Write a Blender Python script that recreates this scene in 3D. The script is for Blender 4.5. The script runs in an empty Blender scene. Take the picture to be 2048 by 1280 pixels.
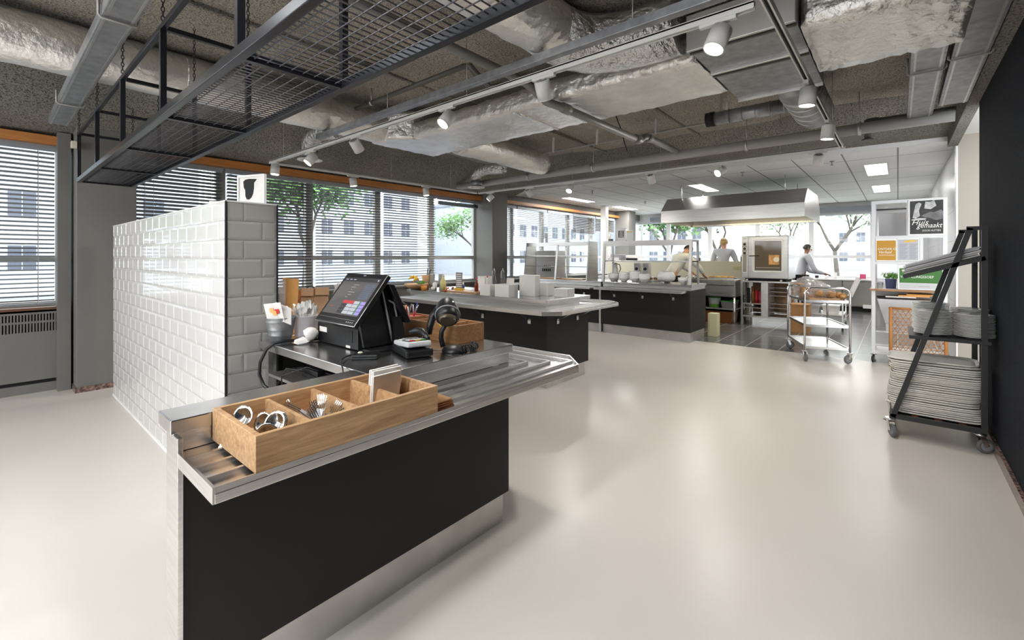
import bpy, bmesh, math, random
from mathutils import Vector, Matrix
R = random.Random(7)
PI = math.pi
sc = bpy.context.scene
col = sc.collection

# ------------------------------------------------------------------ materials
def mat(name, color, rough=.5, metal=0., spec=.5, noise=None, bump=None, emit=None, estr=0., alpha=1., trans=0., coat=0., ior=1.45):
    m = bpy.data.materials.new(name); m.use_nodes = True
    nt = m.node_tree; b = nt.nodes['Principled BSDF']
    c = tuple(color) + (1,)
    b.inputs['Base Color'].default_value = c
    b.inputs['Roughness'].default_value = rough
    b.inputs['Metallic'].default_value = metal
    b.inputs['Specular IOR Level'].default_value = spec
    b.inputs['Alpha'].default_value = alpha
    b.inputs['Transmission Weight'].default_value = trans
    b.inputs['Coat Weight'].default_value = coat
    b.inputs['IOR'].default_value = ior
    if emit:
        b.inputs['Emission Color'].default_value = tuple(emit) + (1,)
        b.inputs['Emission Strength'].default_value = estr
    if noise or bump:
        tc = nt.nodes.new('ShaderNodeTexCoord')
    if noise:  # (scale, amount, (sx,sy,sz))
        mp = nt.nodes.new('ShaderNodeMapping'); mp.inputs['Scale'].default_value = noise[2] if len(noise) > 2 else (1, 1, 1)
        nt.links.new(tc.outputs['Object'], mp.inputs[0])
        n = nt.nodes.new('ShaderNodeTexNoise'); n.inputs['Scale'].default_value = noise[0]; n.inputs['Detail'].default_value = 5
        nt.links.new(mp.outputs[0], n.inputs['Vector'])
        r = nt.nodes.new('ShaderNodeMapRange'); r.inputs['From Min'].default_value = .3; r.inputs['From Max'].default_value = .7
        nt.links.new(n.outputs[0], r.inputs[0])
        mx = nt.nodes.new('ShaderNodeMix'); mx.data_type = 'RGBA'
        a = noise[1]
        mx.inputs[6].default_value = tuple(x * (1 - a) for x in color) + (1,)
        mx.inputs[7].default_value = tuple(min(1, x * (1 + a)) for x in color) + (1,)
        nt.links.new(r.outputs[0], mx.inputs[0]); nt.links.new(mx.outputs[2], b.inputs['Base Color'])
    if bump:   # (scale, strength, distance, (sx,sy,sz))
        mp2 = nt.nodes.new('ShaderNodeMapping'); mp2.inputs['Scale'].default_value = bump[3] if len(bump) > 3 else (1, 1, 1)
        nt.links.new(tc.outputs['Object'], mp2.inputs[0])
        n2 = nt.nodes.new('ShaderNodeTexNoise'); n2.inputs['Scale'].default_value = bump[0]; n2.inputs['Detail'].default_value = 6
        nt.links.new(mp2.outputs[0], n2.inputs['Vector'])
        bp = nt.nodes.new('ShaderNodeBump'); bp.inputs['Strength'].default_value = bump[1]; bp.inputs['Distance'].default_value = bump[2]
        nt.links.new(n2.outputs[0], bp.inputs['Height']); nt.links.new(bp.outputs[0], b.inputs['Normal'])
    return m

def grid_mat(name, color, line, sx, sy, width, rough, offset=0., spec=.5, noise=.06, axes='xy', bump=.3):
    """tiles / panels laid out with a brick texture in object (=world) coordinates"""
    m = bpy.data.materials.new(name); m.use_nodes = True
    nt = m.node_tree; b = nt.nodes['Principled BSDF']
    tc = nt.nodes.new('ShaderNodeTexCoord'); sp = nt.nodes.new('ShaderNodeSeparateXYZ'); cb = nt.nodes.new('ShaderNodeCombineXYZ')
    nt.links.new(tc.outputs['Object'], sp.inputs[0])
    nt.links.new(sp.outputs['XYZ'.index(axes[0].upper())], cb.inputs[0]); nt.links.new(sp.outputs['XYZ'.index(axes[1].upper())], cb.inputs[1])
    br = nt.nodes.new('ShaderNodeTexBrick'); br.offset = offset; br.squash = 1
    br.inputs['Scale'].default_value = 1; br.inputs['Brick Width'].default_value = sx; br.inputs['Row Height'].default_value = sy
    br.inputs['Mortar Size'].default_value = width; br.inputs['Mortar Smooth'].default_value = .1; br.inputs['Bias'].default_value = 0
    br.inputs['Color1'].default_value = tuple(x * (1 - noise) for x in color) + (1,)
    br.inputs['Color2'].default_value = tuple(x * (1 + noise) for x in color) + (1,)
    br.inputs['Mortar'].default_value = tuple(line) + (1,)
    nt.links.new(cb.outputs[0], br.inputs['Vector']); nt.links.new(br.outputs['Color'], b.inputs['Base Color'])
    b.inputs['Roughness'].default_value = rough; b.inputs['Specular IOR Level'].default_value = spec
    bp = nt.nodes.new('ShaderNodeBump'); bp.inputs['Strength'].default_value = bump; bp.inputs['Distance'].default_value = .003; bp.invert = True
    nt.links.new(br.outputs['Fac'], bp.inputs['Height']); nt.links.new(bp.outputs[0], b.inputs['Normal'])
    return m

def wood_mat(name, c1, c2, axis='x', rough=.45, scale=1.):
    m = bpy.data.materials.new(name); m.use_nodes = True
    nt = m.node_tree; b = nt.nodes['Principled BSDF']
    tc = nt.nodes.new('ShaderNodeTexCoord'); mp = nt.nodes.new('ShaderNodeMapping')
    s = {'x': (3, 40, 40), 'y': (40, 3, 40), 'z': (40, 40, 3)}[axis]
    mp.inputs['Scale'].default_value = tuple(v * scale for v in s)
    nt.links.new(tc.outputs['Object'], mp.inputs[0])
    n = nt.nodes.new('ShaderNodeTexNoise'); n.inputs['Scale'].default_value = 1.6; n.inputs['Detail'].default_value = 8; n.inputs['Roughness'].default_value = .65; n.inputs['Distortion'].default_value = .6
    nt.links.new(mp.outputs[0], n.inputs['Vector'])
    cr = nt.nodes.new('ShaderNodeValToRGB'); cr.color_ramp.elements[0].position = .32; cr.color_ramp.elements[1].position = .66
    cr.color_ramp.elements[0].color = tuple(c1) + (1,); cr.color_ramp.elements[1].color = tuple(c2) + (1,)
    nt.links.new(n.outputs[0], cr.inputs[0]); nt.links.new(cr.outputs[0], b.inputs['Base Color'])
    b.inputs['Roughness'].default_value = rough
    bp = nt.nodes.new('ShaderNodeBump'); bp.inputs['Strength'].default_value = .15; bp.inputs['Distance'].default_value = .001
    nt.links.new(n.outputs[0], bp.inputs['Height']); nt.links.new(bp.outputs[0], b.inputs['Normal'])
    return m

def pane_mat(name, tint=(1, 1, 1), refl=.12, rough=0.):
    """thin sheet of glass: see-through with a fresnel reflection"""
    m = bpy.data.materials.new(name); m.use_nodes = True
    nt = m.node_tree; nt.nodes.remove(nt.nodes['Principled BSDF']); out = nt.nodes['Material Output']
    t = nt.nodes.new('ShaderNodeBsdfTransparent'); t.inputs[0].default_value = tuple(tint) + (1,)
    g = nt.nodes.new('ShaderNodeBsdfGlossy'); g.inputs['Roughness'].default_value = rough
    f = nt.nodes.new('ShaderNodeFresnel'); f.inputs[0].default_value = 1.45
    ge = nt.nodes.new('ShaderNodeNewGeometry'); ml = nt.nodes.new('ShaderNodeMapRange')
    ml.inputs[3].default_value = 1.45; ml.inputs[4].default_value = 1 / 1.45
    nt.links.new(ge.outputs['Backfacing'], ml.inputs[0]); nt.links.new(ml.outputs[0], f.inputs[0])
    mx = nt.nodes.new('ShaderNodeMixShader')
    mu = nt.nodes.new('ShaderNodeMath'); mu.operation = 'MULTIPLY'; mu.inputs[1].default_value = refl / .06
    mu.use_clamp = True
    nt.links.new(f.outputs[0], mu.inputs[0]); nt.links.new(mu.outputs[0], mx.inputs[0])
    nt.links.new(t.outputs[0], mx.inputs[1]); nt.links.new(g.outputs[0], mx.inputs[2]); nt.links.new(mx.outputs[0], out.inputs[0])
    return m

def speckle_mat(name, base, dark, scale=90, rough=.95, bump=.8, dist=.01, mid=.47):
    """sprayed, coarse grained insulation"""
    m = mat(name, base, rough)
    nt = m.node_tree; b = nt.nodes['Principled BSDF']
    tc = nt.nodes.new('ShaderNodeTexCoord')
    n = nt.nodes.new('ShaderNodeTexNoise'); n.inputs['Scale'].default_value = scale; n.inputs['Detail'].default_value = 3; n.inputs['Roughness'].default_value = .7
    nt.links.new(tc.outputs['Object'], n.inputs['Vector'])
    cr = nt.nodes.new('ShaderNodeValToRGB'); e = cr.color_ramp.elements
    e[0].position = mid - .10; e[0].color = tuple(dark) + (1,); e[1].position = mid + .07; e[1].color = tuple(base) + (1,)
    nt.links.new(n.outputs[0], cr.inputs[0])
    n3 = nt.nodes.new('ShaderNodeTexNoise'); n3.inputs['Scale'].default_value = 1.3; n3.inputs['Detail'].default_value = 4
    nt.links.new(tc.outputs['Object'], n3.inputs['Vector'])
    mr = nt.nodes.new('ShaderNodeMapRange'); mr.inputs[1].default_value = .3; mr.inputs[2].default_value = .7; mr.inputs[3].default_value = .75; mr.inputs[4].default_value = 1.12
    nt.links.new(n3.outputs[0], mr.inputs[0])
    mx = nt.nodes.new('ShaderNodeMix'); mx.data_type = 'RGBA'; mx.blend_type = 'MULTIPLY'; mx.inputs[0].default_value = 1
    nt.links.new(cr.outputs[0], mx.inputs[6]); nt.links.new(mr.outputs[0], mx.inputs[7]); nt.links.new(mx.outputs[2], b.inputs['Base Color'])
    bp = nt.nodes.new('ShaderNodeBump'); bp.inputs['Strength'].default_value = bump; bp.inputs['Distance'].default_value = dist
    nt.links.new(n.outputs[0], bp.inputs['Height']); nt.links.new(bp.outputs[0], b.inputs['Normal'])
    return m

M = {}
M['floor'] = mat('epoxy_floor', (.66, .615, .565), .30, spec=.42, noise=(.9, .035), bump=(1.6, .05, .02))
M['ktile'] = grid_mat('kitchen_floor_tile', (.12, .12, .125), (.42, .41, .38), .9, .45, .006, .22, noise=.18)
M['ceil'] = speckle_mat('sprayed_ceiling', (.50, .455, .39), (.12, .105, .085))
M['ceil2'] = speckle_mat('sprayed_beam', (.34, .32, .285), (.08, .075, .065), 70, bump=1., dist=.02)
M['ctile'] = grid_mat('ceiling_tile', (.90, .90, .885), (.30, .30, .30), 1.2, .6, .010, .8, noise=.01, bump=.2)
M['wallgrey'] = mat('grey_paint', (.175, .172, .162), .6, noise=(2, .05))
M['white'] = mat('white_paint', (.82, .82, .81), .45)
M['whitegl'] = mat('white_gloss', (.84, .83, .81), .2)
M['beige'] = mat('beige_paint', (.42, .39, .34), .7)
M['darkwall'] = mat('dark_blue_wallcover', (.012, .0145, .020), .85, spec=.2, noise=(60, .5), bump=(220, .35, .004))
M['orange'] = mat('orange_wood_trim', (.50, .20, .055), .45, noise=(6, .12, (1, 8, 8)))
M['frame'] = mat('grey_window_frame', (.52, .52, .51), .4)
M['framew'] = mat('white_window_frame', (.72, .73, .74), .4)
M['sill'] = mat('brown_sill', (.16, .075, .04), .4)
M['slat'] = mat('grey_blind_slat', (.085, .083, .08), .35, metal=.15)
M['slatw'] = mat('bronze_blind_slat', (.13, .10, .06), .4)
M['headr'] = mat('grey_headrail', (.28, .30, .33), .4)
M['cord'] = mat('blind_cord', (.5, .5, .48), .8)
M['glass'] = pane_mat('window_glass', (.97, .985, .98), .06)
M['clear'] = pane_mat('clear_plastic', (.93, .93, .95), .14, .08)
M['milky'] = mat('milky_plastic', (.93, .91, .94), .3, alpha=.42)
M['steel'] = mat('brushed_stainless', (.76, .75, .745), .27, metal=1., noise=(18, .10, (.15, .15, 6)), bump=(30, .03, .002, (.2, .2, 8)))
M['steelh'] = mat('worktop_stainless', (.70, .70, .705), .22, metal=1., noise=(7, .12), bump=(3, .05, .01))
M['steeld'] = mat('dull_stainless', (.62, .61, .60), .38, metal=1., noise=(5, .12))
M['hoods'] = mat('hood_stainless', (.50, .49, .475), .30, metal=1., noise=(8, .08, (.3, .3, 4)), bump=(2, .06, .02))
M['chrome'] = mat('polished_steel', (.78, .78, .78), .10, metal=1.)
M['black'] = mat('black_laminate', (.014, .0138, .013), .5, spec=.35)
M['blackp'] = mat('black_plastic', (.010, .010, .011), .38)
M['blackg'] = mat('glossy_black_plastic', (.012, .012, .013), .12)
M['blackm'] = mat('black_powder_coated_steel', (.016, .016, .018), .42)
M['meshs'] = mat('blue_black_steel', (.035, .037, .045), .28, metal=.6)
M['wire'] = mat('grey_wire', (.09, .09, .10), .4, metal=.5)
M['rubber'] = mat('grey_rubber', (.13, .13, .13), .6)
M['grout'] = mat('tile_grout', (.62, .60, .57), .8)
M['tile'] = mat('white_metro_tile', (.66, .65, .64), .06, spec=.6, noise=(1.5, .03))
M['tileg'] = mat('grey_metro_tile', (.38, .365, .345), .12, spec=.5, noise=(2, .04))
M['foil'] = mat('foil_wrapped_insulation', (.86, .84, .81), .36, metal=.88, noise=(5, .10), bump=(16, .55, .035))
M['foilb'] = mat('bright_crumpled_foil', (.80, .80, .80), .20, metal=.95, bump=(22, 1., .05))
M['galv'] = mat('galvanised_sheet', (.36, .37, .39), .42, metal=.75, noise=(14, .22), bump=(9, .12, .01))
M['pipe'] = mat('grey_plastic_pipe', (.24, .235, .22), .45, noise=(3, .08))
M['pipel'] = mat('light_grey_pipe', (.42, .41, .39), .5)
M['piped'] = mat('dark_steel_pipe', (.13, .125, .115), .5, metal=.4)
M['track'] = mat('white_track', (.78, .77, .75), .35)
M['led'] = mat('lamp_disc', (1, 1, 1), .5, emit=(1, .96, .90), estr=14)
M['panel'] = mat('light_panel', (1, 1, 1), .5, emit=(1, .98, .95), estr=5)
M['hoodl'] = mat('hood_lamp', (1, .9, .6), .5, emit=(1, .82, .45), estr=4)
M['oakx'] = wood_mat('oak_along_x', (.34, .185, .085), (.60, .38, .20), 'x')
M['oaky'] = wood_mat('oak_along_y', (.26, .12, .045), (.44, .235, .10), 'y')
M['oakz'] = wood_mat('oak_light', (.40, .22, .10), (.66, .43, .24), 'x', scale=.6)
M['paper'] = mat('white_paper', (.80, .77, .74), .85, noise=(30, .04))
M['kraft'] = mat('kraft_paper', (.58, .35, .20), .85, noise=(12, .08))
M['orangep'] = mat('orange_paper', (.90, .46, .15), .8, noise=(10, .06))
M['card'] = mat('cardboard', (.43, .23, .10), .85, noise=(10, .1))
M['porc'] = mat('white_porcelain', (.78, .775, .76), .12)
M['tray'] = mat('off_white_tray', (.74, .71, .66), .35)
M['trayd'] = mat('dark_tray_edge', (.10, .085, .07), .5)
M['marble'] = mat('brown_marble', (.20, .13, .11), .2, noise=(45, .8))
M['grass'] = mat('lawn', (.10, .16, .06), .95, noise=(.7, .35))
M['asphalt'] = mat('pale_paving', (.24, .25, .26), .9, noise=(1, .1))
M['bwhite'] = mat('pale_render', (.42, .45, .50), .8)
M['bgrey'] = mat('grey_render', (.24, .27, .31), .8)
M['bwin'] = mat('far_window', (.10, .115, .15), .3)
M['leaf'] = mat('spring_leaves', (.12, .24, .08), .8, noise=(3, .4))
M['leafw'] = mat('blossom', (.55, .60, .50), .8, noise=(3, .3))
M['bark'] = mat('bark', (.10, .085, .07), .9)
M['carw'] = mat('white_car_paint', (.72, .74, .77), .2)
M['carb'] = mat('blue_car_paint', (.08, .12, .28), .2)
M['skin'] = mat('skin', (.56, .30, .20), .5)
M['skind'] = mat('darker_skin', (.28, .14, .09), .5)
M['chefw'] = mat('white_cotton', (.76, .77, .72), .85, noise=(9, .06))
M['chefg'] = mat('grey_cotton', (.42, .43, .47), .85)
M['chefk'] = mat('black_cotton', (.02, .02, .022), .85)
M['hair_b'] = mat('blond_hair', (.42, .27, .12), .6)
M['hair_k'] = mat('dark_hair', (.03, .02, .015), .5)
M['red'] = mat('red_plastic', (.60, .03, .03), .4)
M['pink'] = mat('pink_plastic', (.70, .10, .22), .4)
M['green'] = mat('green_plastic', (.06, .30, .05), .4)
M['greenl'] = mat('bright_green_label', (.16, .48, .04), .4)
M['pgreen'] = mat('poster_green', (.05, .17, .035), .6)
M['pgold'] = mat('poster_ochre', (.52, .27, .035), .6)
M['yellow'] = mat('yellow_peel', (.80, .50, .05), .45)
M['orangef'] = mat('orange_fruit', (.85, .35, .06), .5)
M['leafy'] = mat('salad_green', (.15, .35, .05), .6)
M['blue'] = mat('blue_plastic', (.04, .07, .25), .4)
M['navy'] = mat('navy_planter', (.025, .035, .09), .5)
M['grey'] = mat('mid_grey_plastic', (.25, .25, .26), .5)
M['greyl'] = mat('light_grey_plastic', (.55, .55, .57), .45)
M['cream'] = mat('cream_panel', (.72, .68, .54), .35)
M['creamb'] = mat('cream_box', (.62, .58, .36), .5)
M['bread'] = mat('bread_crust', (.55, .29, .11), .7, noise=(14, .3))
M['rattan'] = mat('rattan', (.46, .20, .055), .5)
M['bronze'] = mat('copper_brown', (.30, .11, .04), .35, metal=.5)
M['ovglass'] = mat('oven_window', (.10, .075, .05), .08, spec=.8)
M['dark'] = mat('dark_recess', (.02, .02, .02), .8)
M['sauce'] = mat('brown_sauce', (.20, .03, .01), .2)
M['juice'] = mat('yellow_juice', (.75, .68, .30), .25)
M['txtw'] = mat('white_print', (.85, .85, .82), .6)
M['txtk'] = mat('dark_print', (.03, .03, .04), .6)
M['txtg'] = mat('grey_print', (.25, .25, .27), .7)
M['photo_d'] = mat('poster_dark_grey', (.035, .035, .035), .5, noise=(9, .5))
M['photo_m'] = mat('poster_mid_grey', (.16, .16, .16), .5, noise=(14, .4))
M['photo_l'] = mat('poster_pale_grey', (.48, .48, .48), .5, noise=(20, .3))
M['plan'] = mat('menu_grey', (.47, .48, .52), .6)
M['scr0'] = mat('screen_grey', (.02, .02, .02), .12, emit=(.16, .15, .15), estr=.55)
M['scr1'] = mat('screen_pale', (.02, .02, .02), .12, emit=(.55, .58, .64), estr=.8)
M['scr2'] = mat('screen_red', (.02, .02, .02), .12, emit=(.65, .05, .06), estr=.8)
M['scr3'] = mat('screen_green', (.02, .02, .02), .12, emit=(.05, .25, .05), estr=.8)
M['scr4'] = mat('screen_violet', (.02, .02, .02), .12, emit=(.36, .30, .70), estr=.9)
M['scr5'] = mat('screen_slate', (.02, .02, .02), .12, emit=(.12, .14, .19), estr=.8)
M['scr6'] = mat('screen_dark', (.02, .02, .02), .12, emit=(.05, .05, .055), estr=.6)

# ------------------------------------------------------------------ mesh builder
class MB:
    def __init__(s): s.v = []; s.f = []; s.m = []; s.sm = []
    def add(s, vs, fs, mi=0, smooth=False):
        o = len(s.v); s.v += [tuple(v) for v in vs]
        for f in fs: s.f.append(tuple(i + o for i in f)); s.m.append(mi); s.sm.append(smooth)
        return s
    def box(s, x0, y0, z0, x1, y1, z1, mi=0):
        x0, x1 = sorted((x0, x1)); y0, y1 = sorted((y0, y1)); z0, z1 = sorted((z0, z1))
        return s.add([(x0, y0, z0), (x1, y0, z0), (x1, y1, z0), (x0, y1, z0), (x0, y0, z1), (x1, y0, z1), (x1, y1, z1), (x0, y1, z1)],
                     [(0, 3, 2, 1), (4, 5, 6, 7), (0, 1, 5, 4), (1, 2, 6, 5), (2, 3, 7, 6), (3, 0, 4, 7)], mi)
    def obox(s, c, ax, ay, az, mi=0):
        """box from centre and three half-axis vectors"""
        c, ax, ay, az = map(Vector, (c, ax, ay, az))
        vs = [c + i * ax + j * ay + k * az for k in (-1, 1) for i, j in ((-1, -1), (1, -1), (1, 1), (-1, 1))]
        if ax.cross(ay).dot(az) < 0: fs = [(0, 1, 2, 3), (4, 7, 6, 5), (0, 4, 5, 1), (1, 5, 6, 2), (2, 6, 7, 3), (3, 7, 4, 0)]
        else: fs = [(0, 3, 2, 1), (4, 5, 6, 7), (0, 1, 5, 4), (1, 2, 6, 5), (2, 3, 7, 6), (3, 0, 4, 7)]
        return s.add(vs, fs, mi)
    def bar(s, p, q, w, h, up=(0, 0, 1), mi=0):
        p, q = Vector(p), Vector(q); d = (q - p); L = d.length; d.normalize(); u = Vector(up)
        sd = d.cross(u)
        if sd.length < 1e-4: sd = d.cross(Vector((1, 0, 0)))
        sd.normalize(); u = sd.cross(d)
        return s.obox((p + q) / 2, d * L / 2, sd * w / 2, u * h / 2, mi)
    def ring(s, c, d, r, n, ref=None):
        d = Vector(d).normalized(); a = ref if ref else (Vector((0, 0, 1)) if abs(d.z) < .9 else Vector((1, 0, 0)))
        x = a - d * a.dot(d); x.normalize(); y = d.cross(x)
        return [Vector(c) + x * r * math.cos(2 * PI * i / n) + y * r * math.sin(2 * PI * i / n) for i in range(n)]
    def cyl(s, p, q, r, r2=None, n=16, mi=0, caps=True):
        r2 = r if r2 is None else r2; p, q = Vector(p), Vector(q); d = q - p
        vs = s.ring(p, d, r, n) + s.ring(q, d, r2, n)
        s.add(vs, [(i, (i + 1) % n, n + (i + 1) % n, n + i) for i in range(n)], mi, True)
        if caps: s.add(vs, [tuple(reversed(range(n))), tuple(range(n, 2 * n))], mi)
        return s
    def tube(s, pts, r, n=8, mi=0, caps=True, closed=False):
        pts = [Vector(p) for p in pts]; N = len(pts); vs = []; ref = None
        for i, p in enumerate(pts):
            if closed: d = pts[(i + 1) % N] - pts[i - 1]
            else: d = pts[min(i + 1, N - 1)] - pts[max(i - 1, 0)]
            d.normalize()
            if ref is None: ref = Vector((0, 0, 1)) if abs(d.z) < .9 else Vector((1, 0, 0))
            x = ref - d * ref.dot(d)
            if x.length < 1e-5: x = Vector((1, 0, 0)) - d * d.x
            x.normalize(); ref = x; y = d.cross(x)
            rr = r[i] if isinstance(r, (list, tuple)) else r
            vs += [p + x * rr * math.cos(2 * PI * k / n) + y * rr * math.sin(2 * PI * k / n) for k in range(n)]
        fs = [(i * n + k, i * n + (k + 1) % n, ((i + 1) % N) * n + (k + 1) % n, ((i + 1) % N) * n + k) for i in range(N if closed else N - 1) for k in range(n)]
        s.add(vs, fs, mi, True)
        if caps and not closed: s.add(vs, [tuple(reversed(range(n))), tuple(range((N - 1) * n, N * n))], mi)
        return s
    def lathe(s, prof, c=(0, 0, 0), n=24, mi=0, smooth=True):
        """profile of (r, z), open ended where r > 0"""
        vs = [(c[0] + r * math.cos(2 * PI * k / n), c[1] + r * math.sin(2 * PI * k / n), c[2] + z) for r, z in prof for k in range(n)]
        fs = [(i * n + k, i * n + (k + 1) % n, (i + 1) * n + (k + 1) % n, (i + 1) * n + k) for i in range(len(prof) - 1) for k in range(n)]
        return s.add(vs, fs, mi, smooth)
    def prism(s, poly, z0, z1, mi=0):
        n = len(poly); vs = [(x, y, z0) for x, y in poly] + [(x, y, z1) for x, y in poly]
        return s.add(vs, [tuple(reversed(range(n))), tuple(range(n, 2 * n))] + [(i, (i + 1) % n, n + (i + 1) % n, n + i) for i in range(n)], mi)
    def sph(s, c, rx, ry=None, rz=None, n=12, mi=0, jit=0.):
        ry = ry or rx; rz = rz or rx; vs = []; m = max(4, n // 2)
        for i in range(m + 1):
            th = PI * i / m
            for k in range(n):
                j = 1 + (R.uniform(-jit, jit) if jit else 0)
                vs.append((c[0] + rx * j * math.sin(th) * math.cos(2 * PI * k / n), c[1] + ry * j * math.sin(th) * math.sin(2 * PI * k / n), c[2] - rz * j * math.cos(th)))
        fs = [(i * n + k, i * n + (k + 1) % n, (i + 1) * n + (k + 1) % n, (i + 1) * n + k) for i in range(m) for k in range(n)]
        return s.add(vs, fs, mi, True)
    def quad(s, a, b, c, d, mi=0): return s.add([a, b, c, d], [(0, 1, 2, 3)], mi)
    def mesh(s, name):
        me = bpy.data.meshes.new(name); me.from_pydata(s.v, [], s.f)
        me.polygons.foreach_set('material_index', s.m); me.polygons.foreach_set('use_smooth', s.sm)
        me.validate(); me.update(); return me

def tag(o, label=None, cat=None, group=None, kind=None):
    if label: o['label'] = label
    if cat: o['category'] = cat
    if group: o['group'] = group
    if kind: o['kind'] = kind
    return o
def _mats(o, mats):
    for m in (mats if isinstance(mats, (list, tuple)) else [mats]): o.data.materials.append(M[m] if isinstance(m, str) else m)
def part(name, mb, mats, parent=None, label=None, bevel=0., seg=2):
    me = mb if isinstance(mb, bpy.types.Mesh) else mb.mesh(name)
    if isinstance(mb, MB):
        bm = bmesh.new(); bm.from_mesh(me); bmesh.ops.remove_doubles(bm, verts=bm.verts, dist=1e-6)
        bmesh.ops.recalc_face_normals(bm, faces=bm.faces); bm.to_mesh(me); bm.free()
    o = bpy.data.objects.new(name, me); col.objects.link(o); _mats(o, mats)
    if bevel:
        b = o.modifiers.new('bevel', 'BEVEL'); b.width = bevel; b.segments = seg; b.limit_method = 'ANGLE'; b.angle_limit = .6
        b.harden_normals = False
    if parent:
        o.parent = parent
        o.matrix_parent_inverse = chain(parent).inverted()
    if label: o['label'] = label
    return o
def chain(o):
    m = o.matrix_basis.copy()
    if o.type == 'EMPTY':
        m = Matrix.Translation(o.location) @ o.rotation_euler.to_matrix().to_4x4()
    if o.parent: m = chain(o.parent) @ o.matrix_parent_inverse @ m
    return m
def thing(name, label, cat, loc=(0, 0, 0), rotz=0., group=None):
    o = bpy.data.objects.new(name, None); col.objects.link(o); o.location = loc; o.rotation_euler = (0, 0, rotz); o.empty_display_size = .1
    return tag(o, label, cat, group)
def solo(name, mb, mats, label, cat, group=None, bevel=0., kind=None, loc=None, rotz=0.):
    o = part(name, mb, mats, None, None, bevel); tag(o, label, cat, group, kind)
    if loc: o.location = loc; o.rotation_euler = (0, 0, rotz)
    return o
def struct(name, mb, mats, parent=None, bevel=0.):
    o = part(name, mb, mats, parent, None, bevel)
    if parent is None: o['kind'] = 'structure'
    return o
def kids(o): return [c for c in bpy.data.objects if c.parent == o]
def dup(root, loc, rotz=0., label=None, group=None, rot=None):
    def cp(o, par):
        c = o.copy(); col.objects.link(c)
        if par: c.parent = par
        for k in kidmap.get(o.name, []): cp(k, c)
        return c
    kidmap = {}
    for c in bpy.data.objects:
        if c.parent: kidmap.setdefault(c.parent.name, []).append(c)
    r = cp(root, None); r.location = loc; r.rotation_euler = rot if rot else (0, 0, rotz)
    if label: r['label'] = label
    if group: r['group'] = group
    return r
ORD = ['first', 'second', 'third', 'fourth', 'fifth', 'sixth', 'seventh', 'eighth', 'ninth', 'tenth', 'eleventh', 'twelfth', 'thirteenth', 'fourteenth', 'fifteenth', 'sixteenth', 'seventeenth', 'eighteenth', 'nineteenth', 'twentieth', 'twenty-first', 'twenty-second', 'twenty-third', 'twenty-fourth', 'twenty-fifth', 'twenty-sixth', 'twenty-seventh', 'twenty-eighth', 'twenty-ninth', 'thirtieth', 'thirty-first', 'thirty-second', 'thirty-third', 'thirty-fourth', 'thirty-fifth', 'thirty-sixth']
def text(name, s, size, loc, right, up, m, parent=None, align='LEFT', shear=0., depth=.0006, sx=1.):
    cu = bpy.data.curves.new(name, 'FONT'); cu.body = s; cu.size = size; cu.align_x = align; cu.align_y = 'BOTTOM'; cu.shear = shear; cu.extrude = depth; cu.resolution_u = 3
    t = bpy.data.objects.new(name, cu); col.objects.link(t)
    bpy.context.view_layer.update()
    me = bpy.data.meshes.new_from_object(t); bpy.data.objects.remove(t)
    r = Vector(right).normalized(); u = Vector(up).normalized(); n = r.cross(u)
    mt = Matrix(((r.x * sx, u.x, n.x, loc[0]), (r.y * sx, u.y, n.y, loc[1]), (r.z * sx, u.z, n.z, loc[2]), (0, 0, 0, 1)))
    me.transform(mt); me.materials.clear()
    return part(name, me, m, parent)
WORLD = 4.3; EXPO = .40; SPOT = 46; FILL = 44
# ================================================================== SETTING
# floor
struct('floor', MB().box(-6.05, -.6, -.12, 7.65, 6.9, 0), 'floor')
struct('floor', MB().box(5.5, -1.95, -.12, 7.65, -.6, 0), 'floor')
struct('floor', MB().box(7.65, -.6, -.12, 14.95, 6.9, 0), 'ktile')
# main ceiling: sprayed slab with a soft swell
def grid_surface(x0, x1, nx, prof, amp, y_is_prof=True):
    mb = MB(); vs = []; n = len(prof)
    for i in range(nx + 1):
        x = x0 + (x1 - x0) * i / nx
        for (p, z) in prof:
            dz = amp * math.sin(p * 2.3 + 1.3 * math.sin(x * 1.1)) * math.cos(x * 1.9 + p)
            vs.append((x, p, z + dz) if y_is_prof else (p, x, z + dz))
    mb.add(vs, [(i * n + j, i * n + j + 1, (i + 1) * n + j + 1, (i + 1) * n + j) for i in range(nx) for j in range(n - 1)], 0, True)
    m = len(mb.v); mb.add([(v[0], v[1], 3.35) for v in (vs[0], vs[n - 1], vs[-1], vs[nx * n])], [(0, 1, 2, 3)])
    return mb
cp = [(-.55 + i * (5.7 + .55) / 40, 3.07) for i in range(41)]
struct('ceiling', grid_surface(-6, 6.3, 80, cp, .022), 'ceil')
sp_ = [(5.6, 3.08), (5.75, 3.05), (5.92, 2.97), (6.05, 2.87), (6.2, 2.79), (6.4, 2.73), (6.62, 2.69), (6.86, 2.66)]
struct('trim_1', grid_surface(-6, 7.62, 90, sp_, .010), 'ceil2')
bp_ = [(6.2, 3.08), (6.38, 3.05), (6.55, 2.98), (6.75, 2.90), (6.95, 2.87), (7.3, 2.865), (7.64, 2.86)]
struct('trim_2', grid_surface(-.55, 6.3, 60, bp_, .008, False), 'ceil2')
# joints / steps of the slab
mb = MB()
for y in (2.05, 3.5): mb.box(-6, y, 3.045, 6.4, y + .03, 3.1)
struct('trim_3', mb, 'ceil2')
# kitchen ceiling of mineral tiles, with its white edge trim
struct('ceiling', MB().box(7.66, -.6, 2.82, 14.95, 6.9, 2.9), 'ctile')
struct('trim_4', MB().box(7.62, -.55, 2.80, 7.67, 6.4, 2.88), 'white')
struct('ceiling', MB().box(5.6, -1.9, 2.86, 7.66, -.56, 2.95), 'white')
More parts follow.
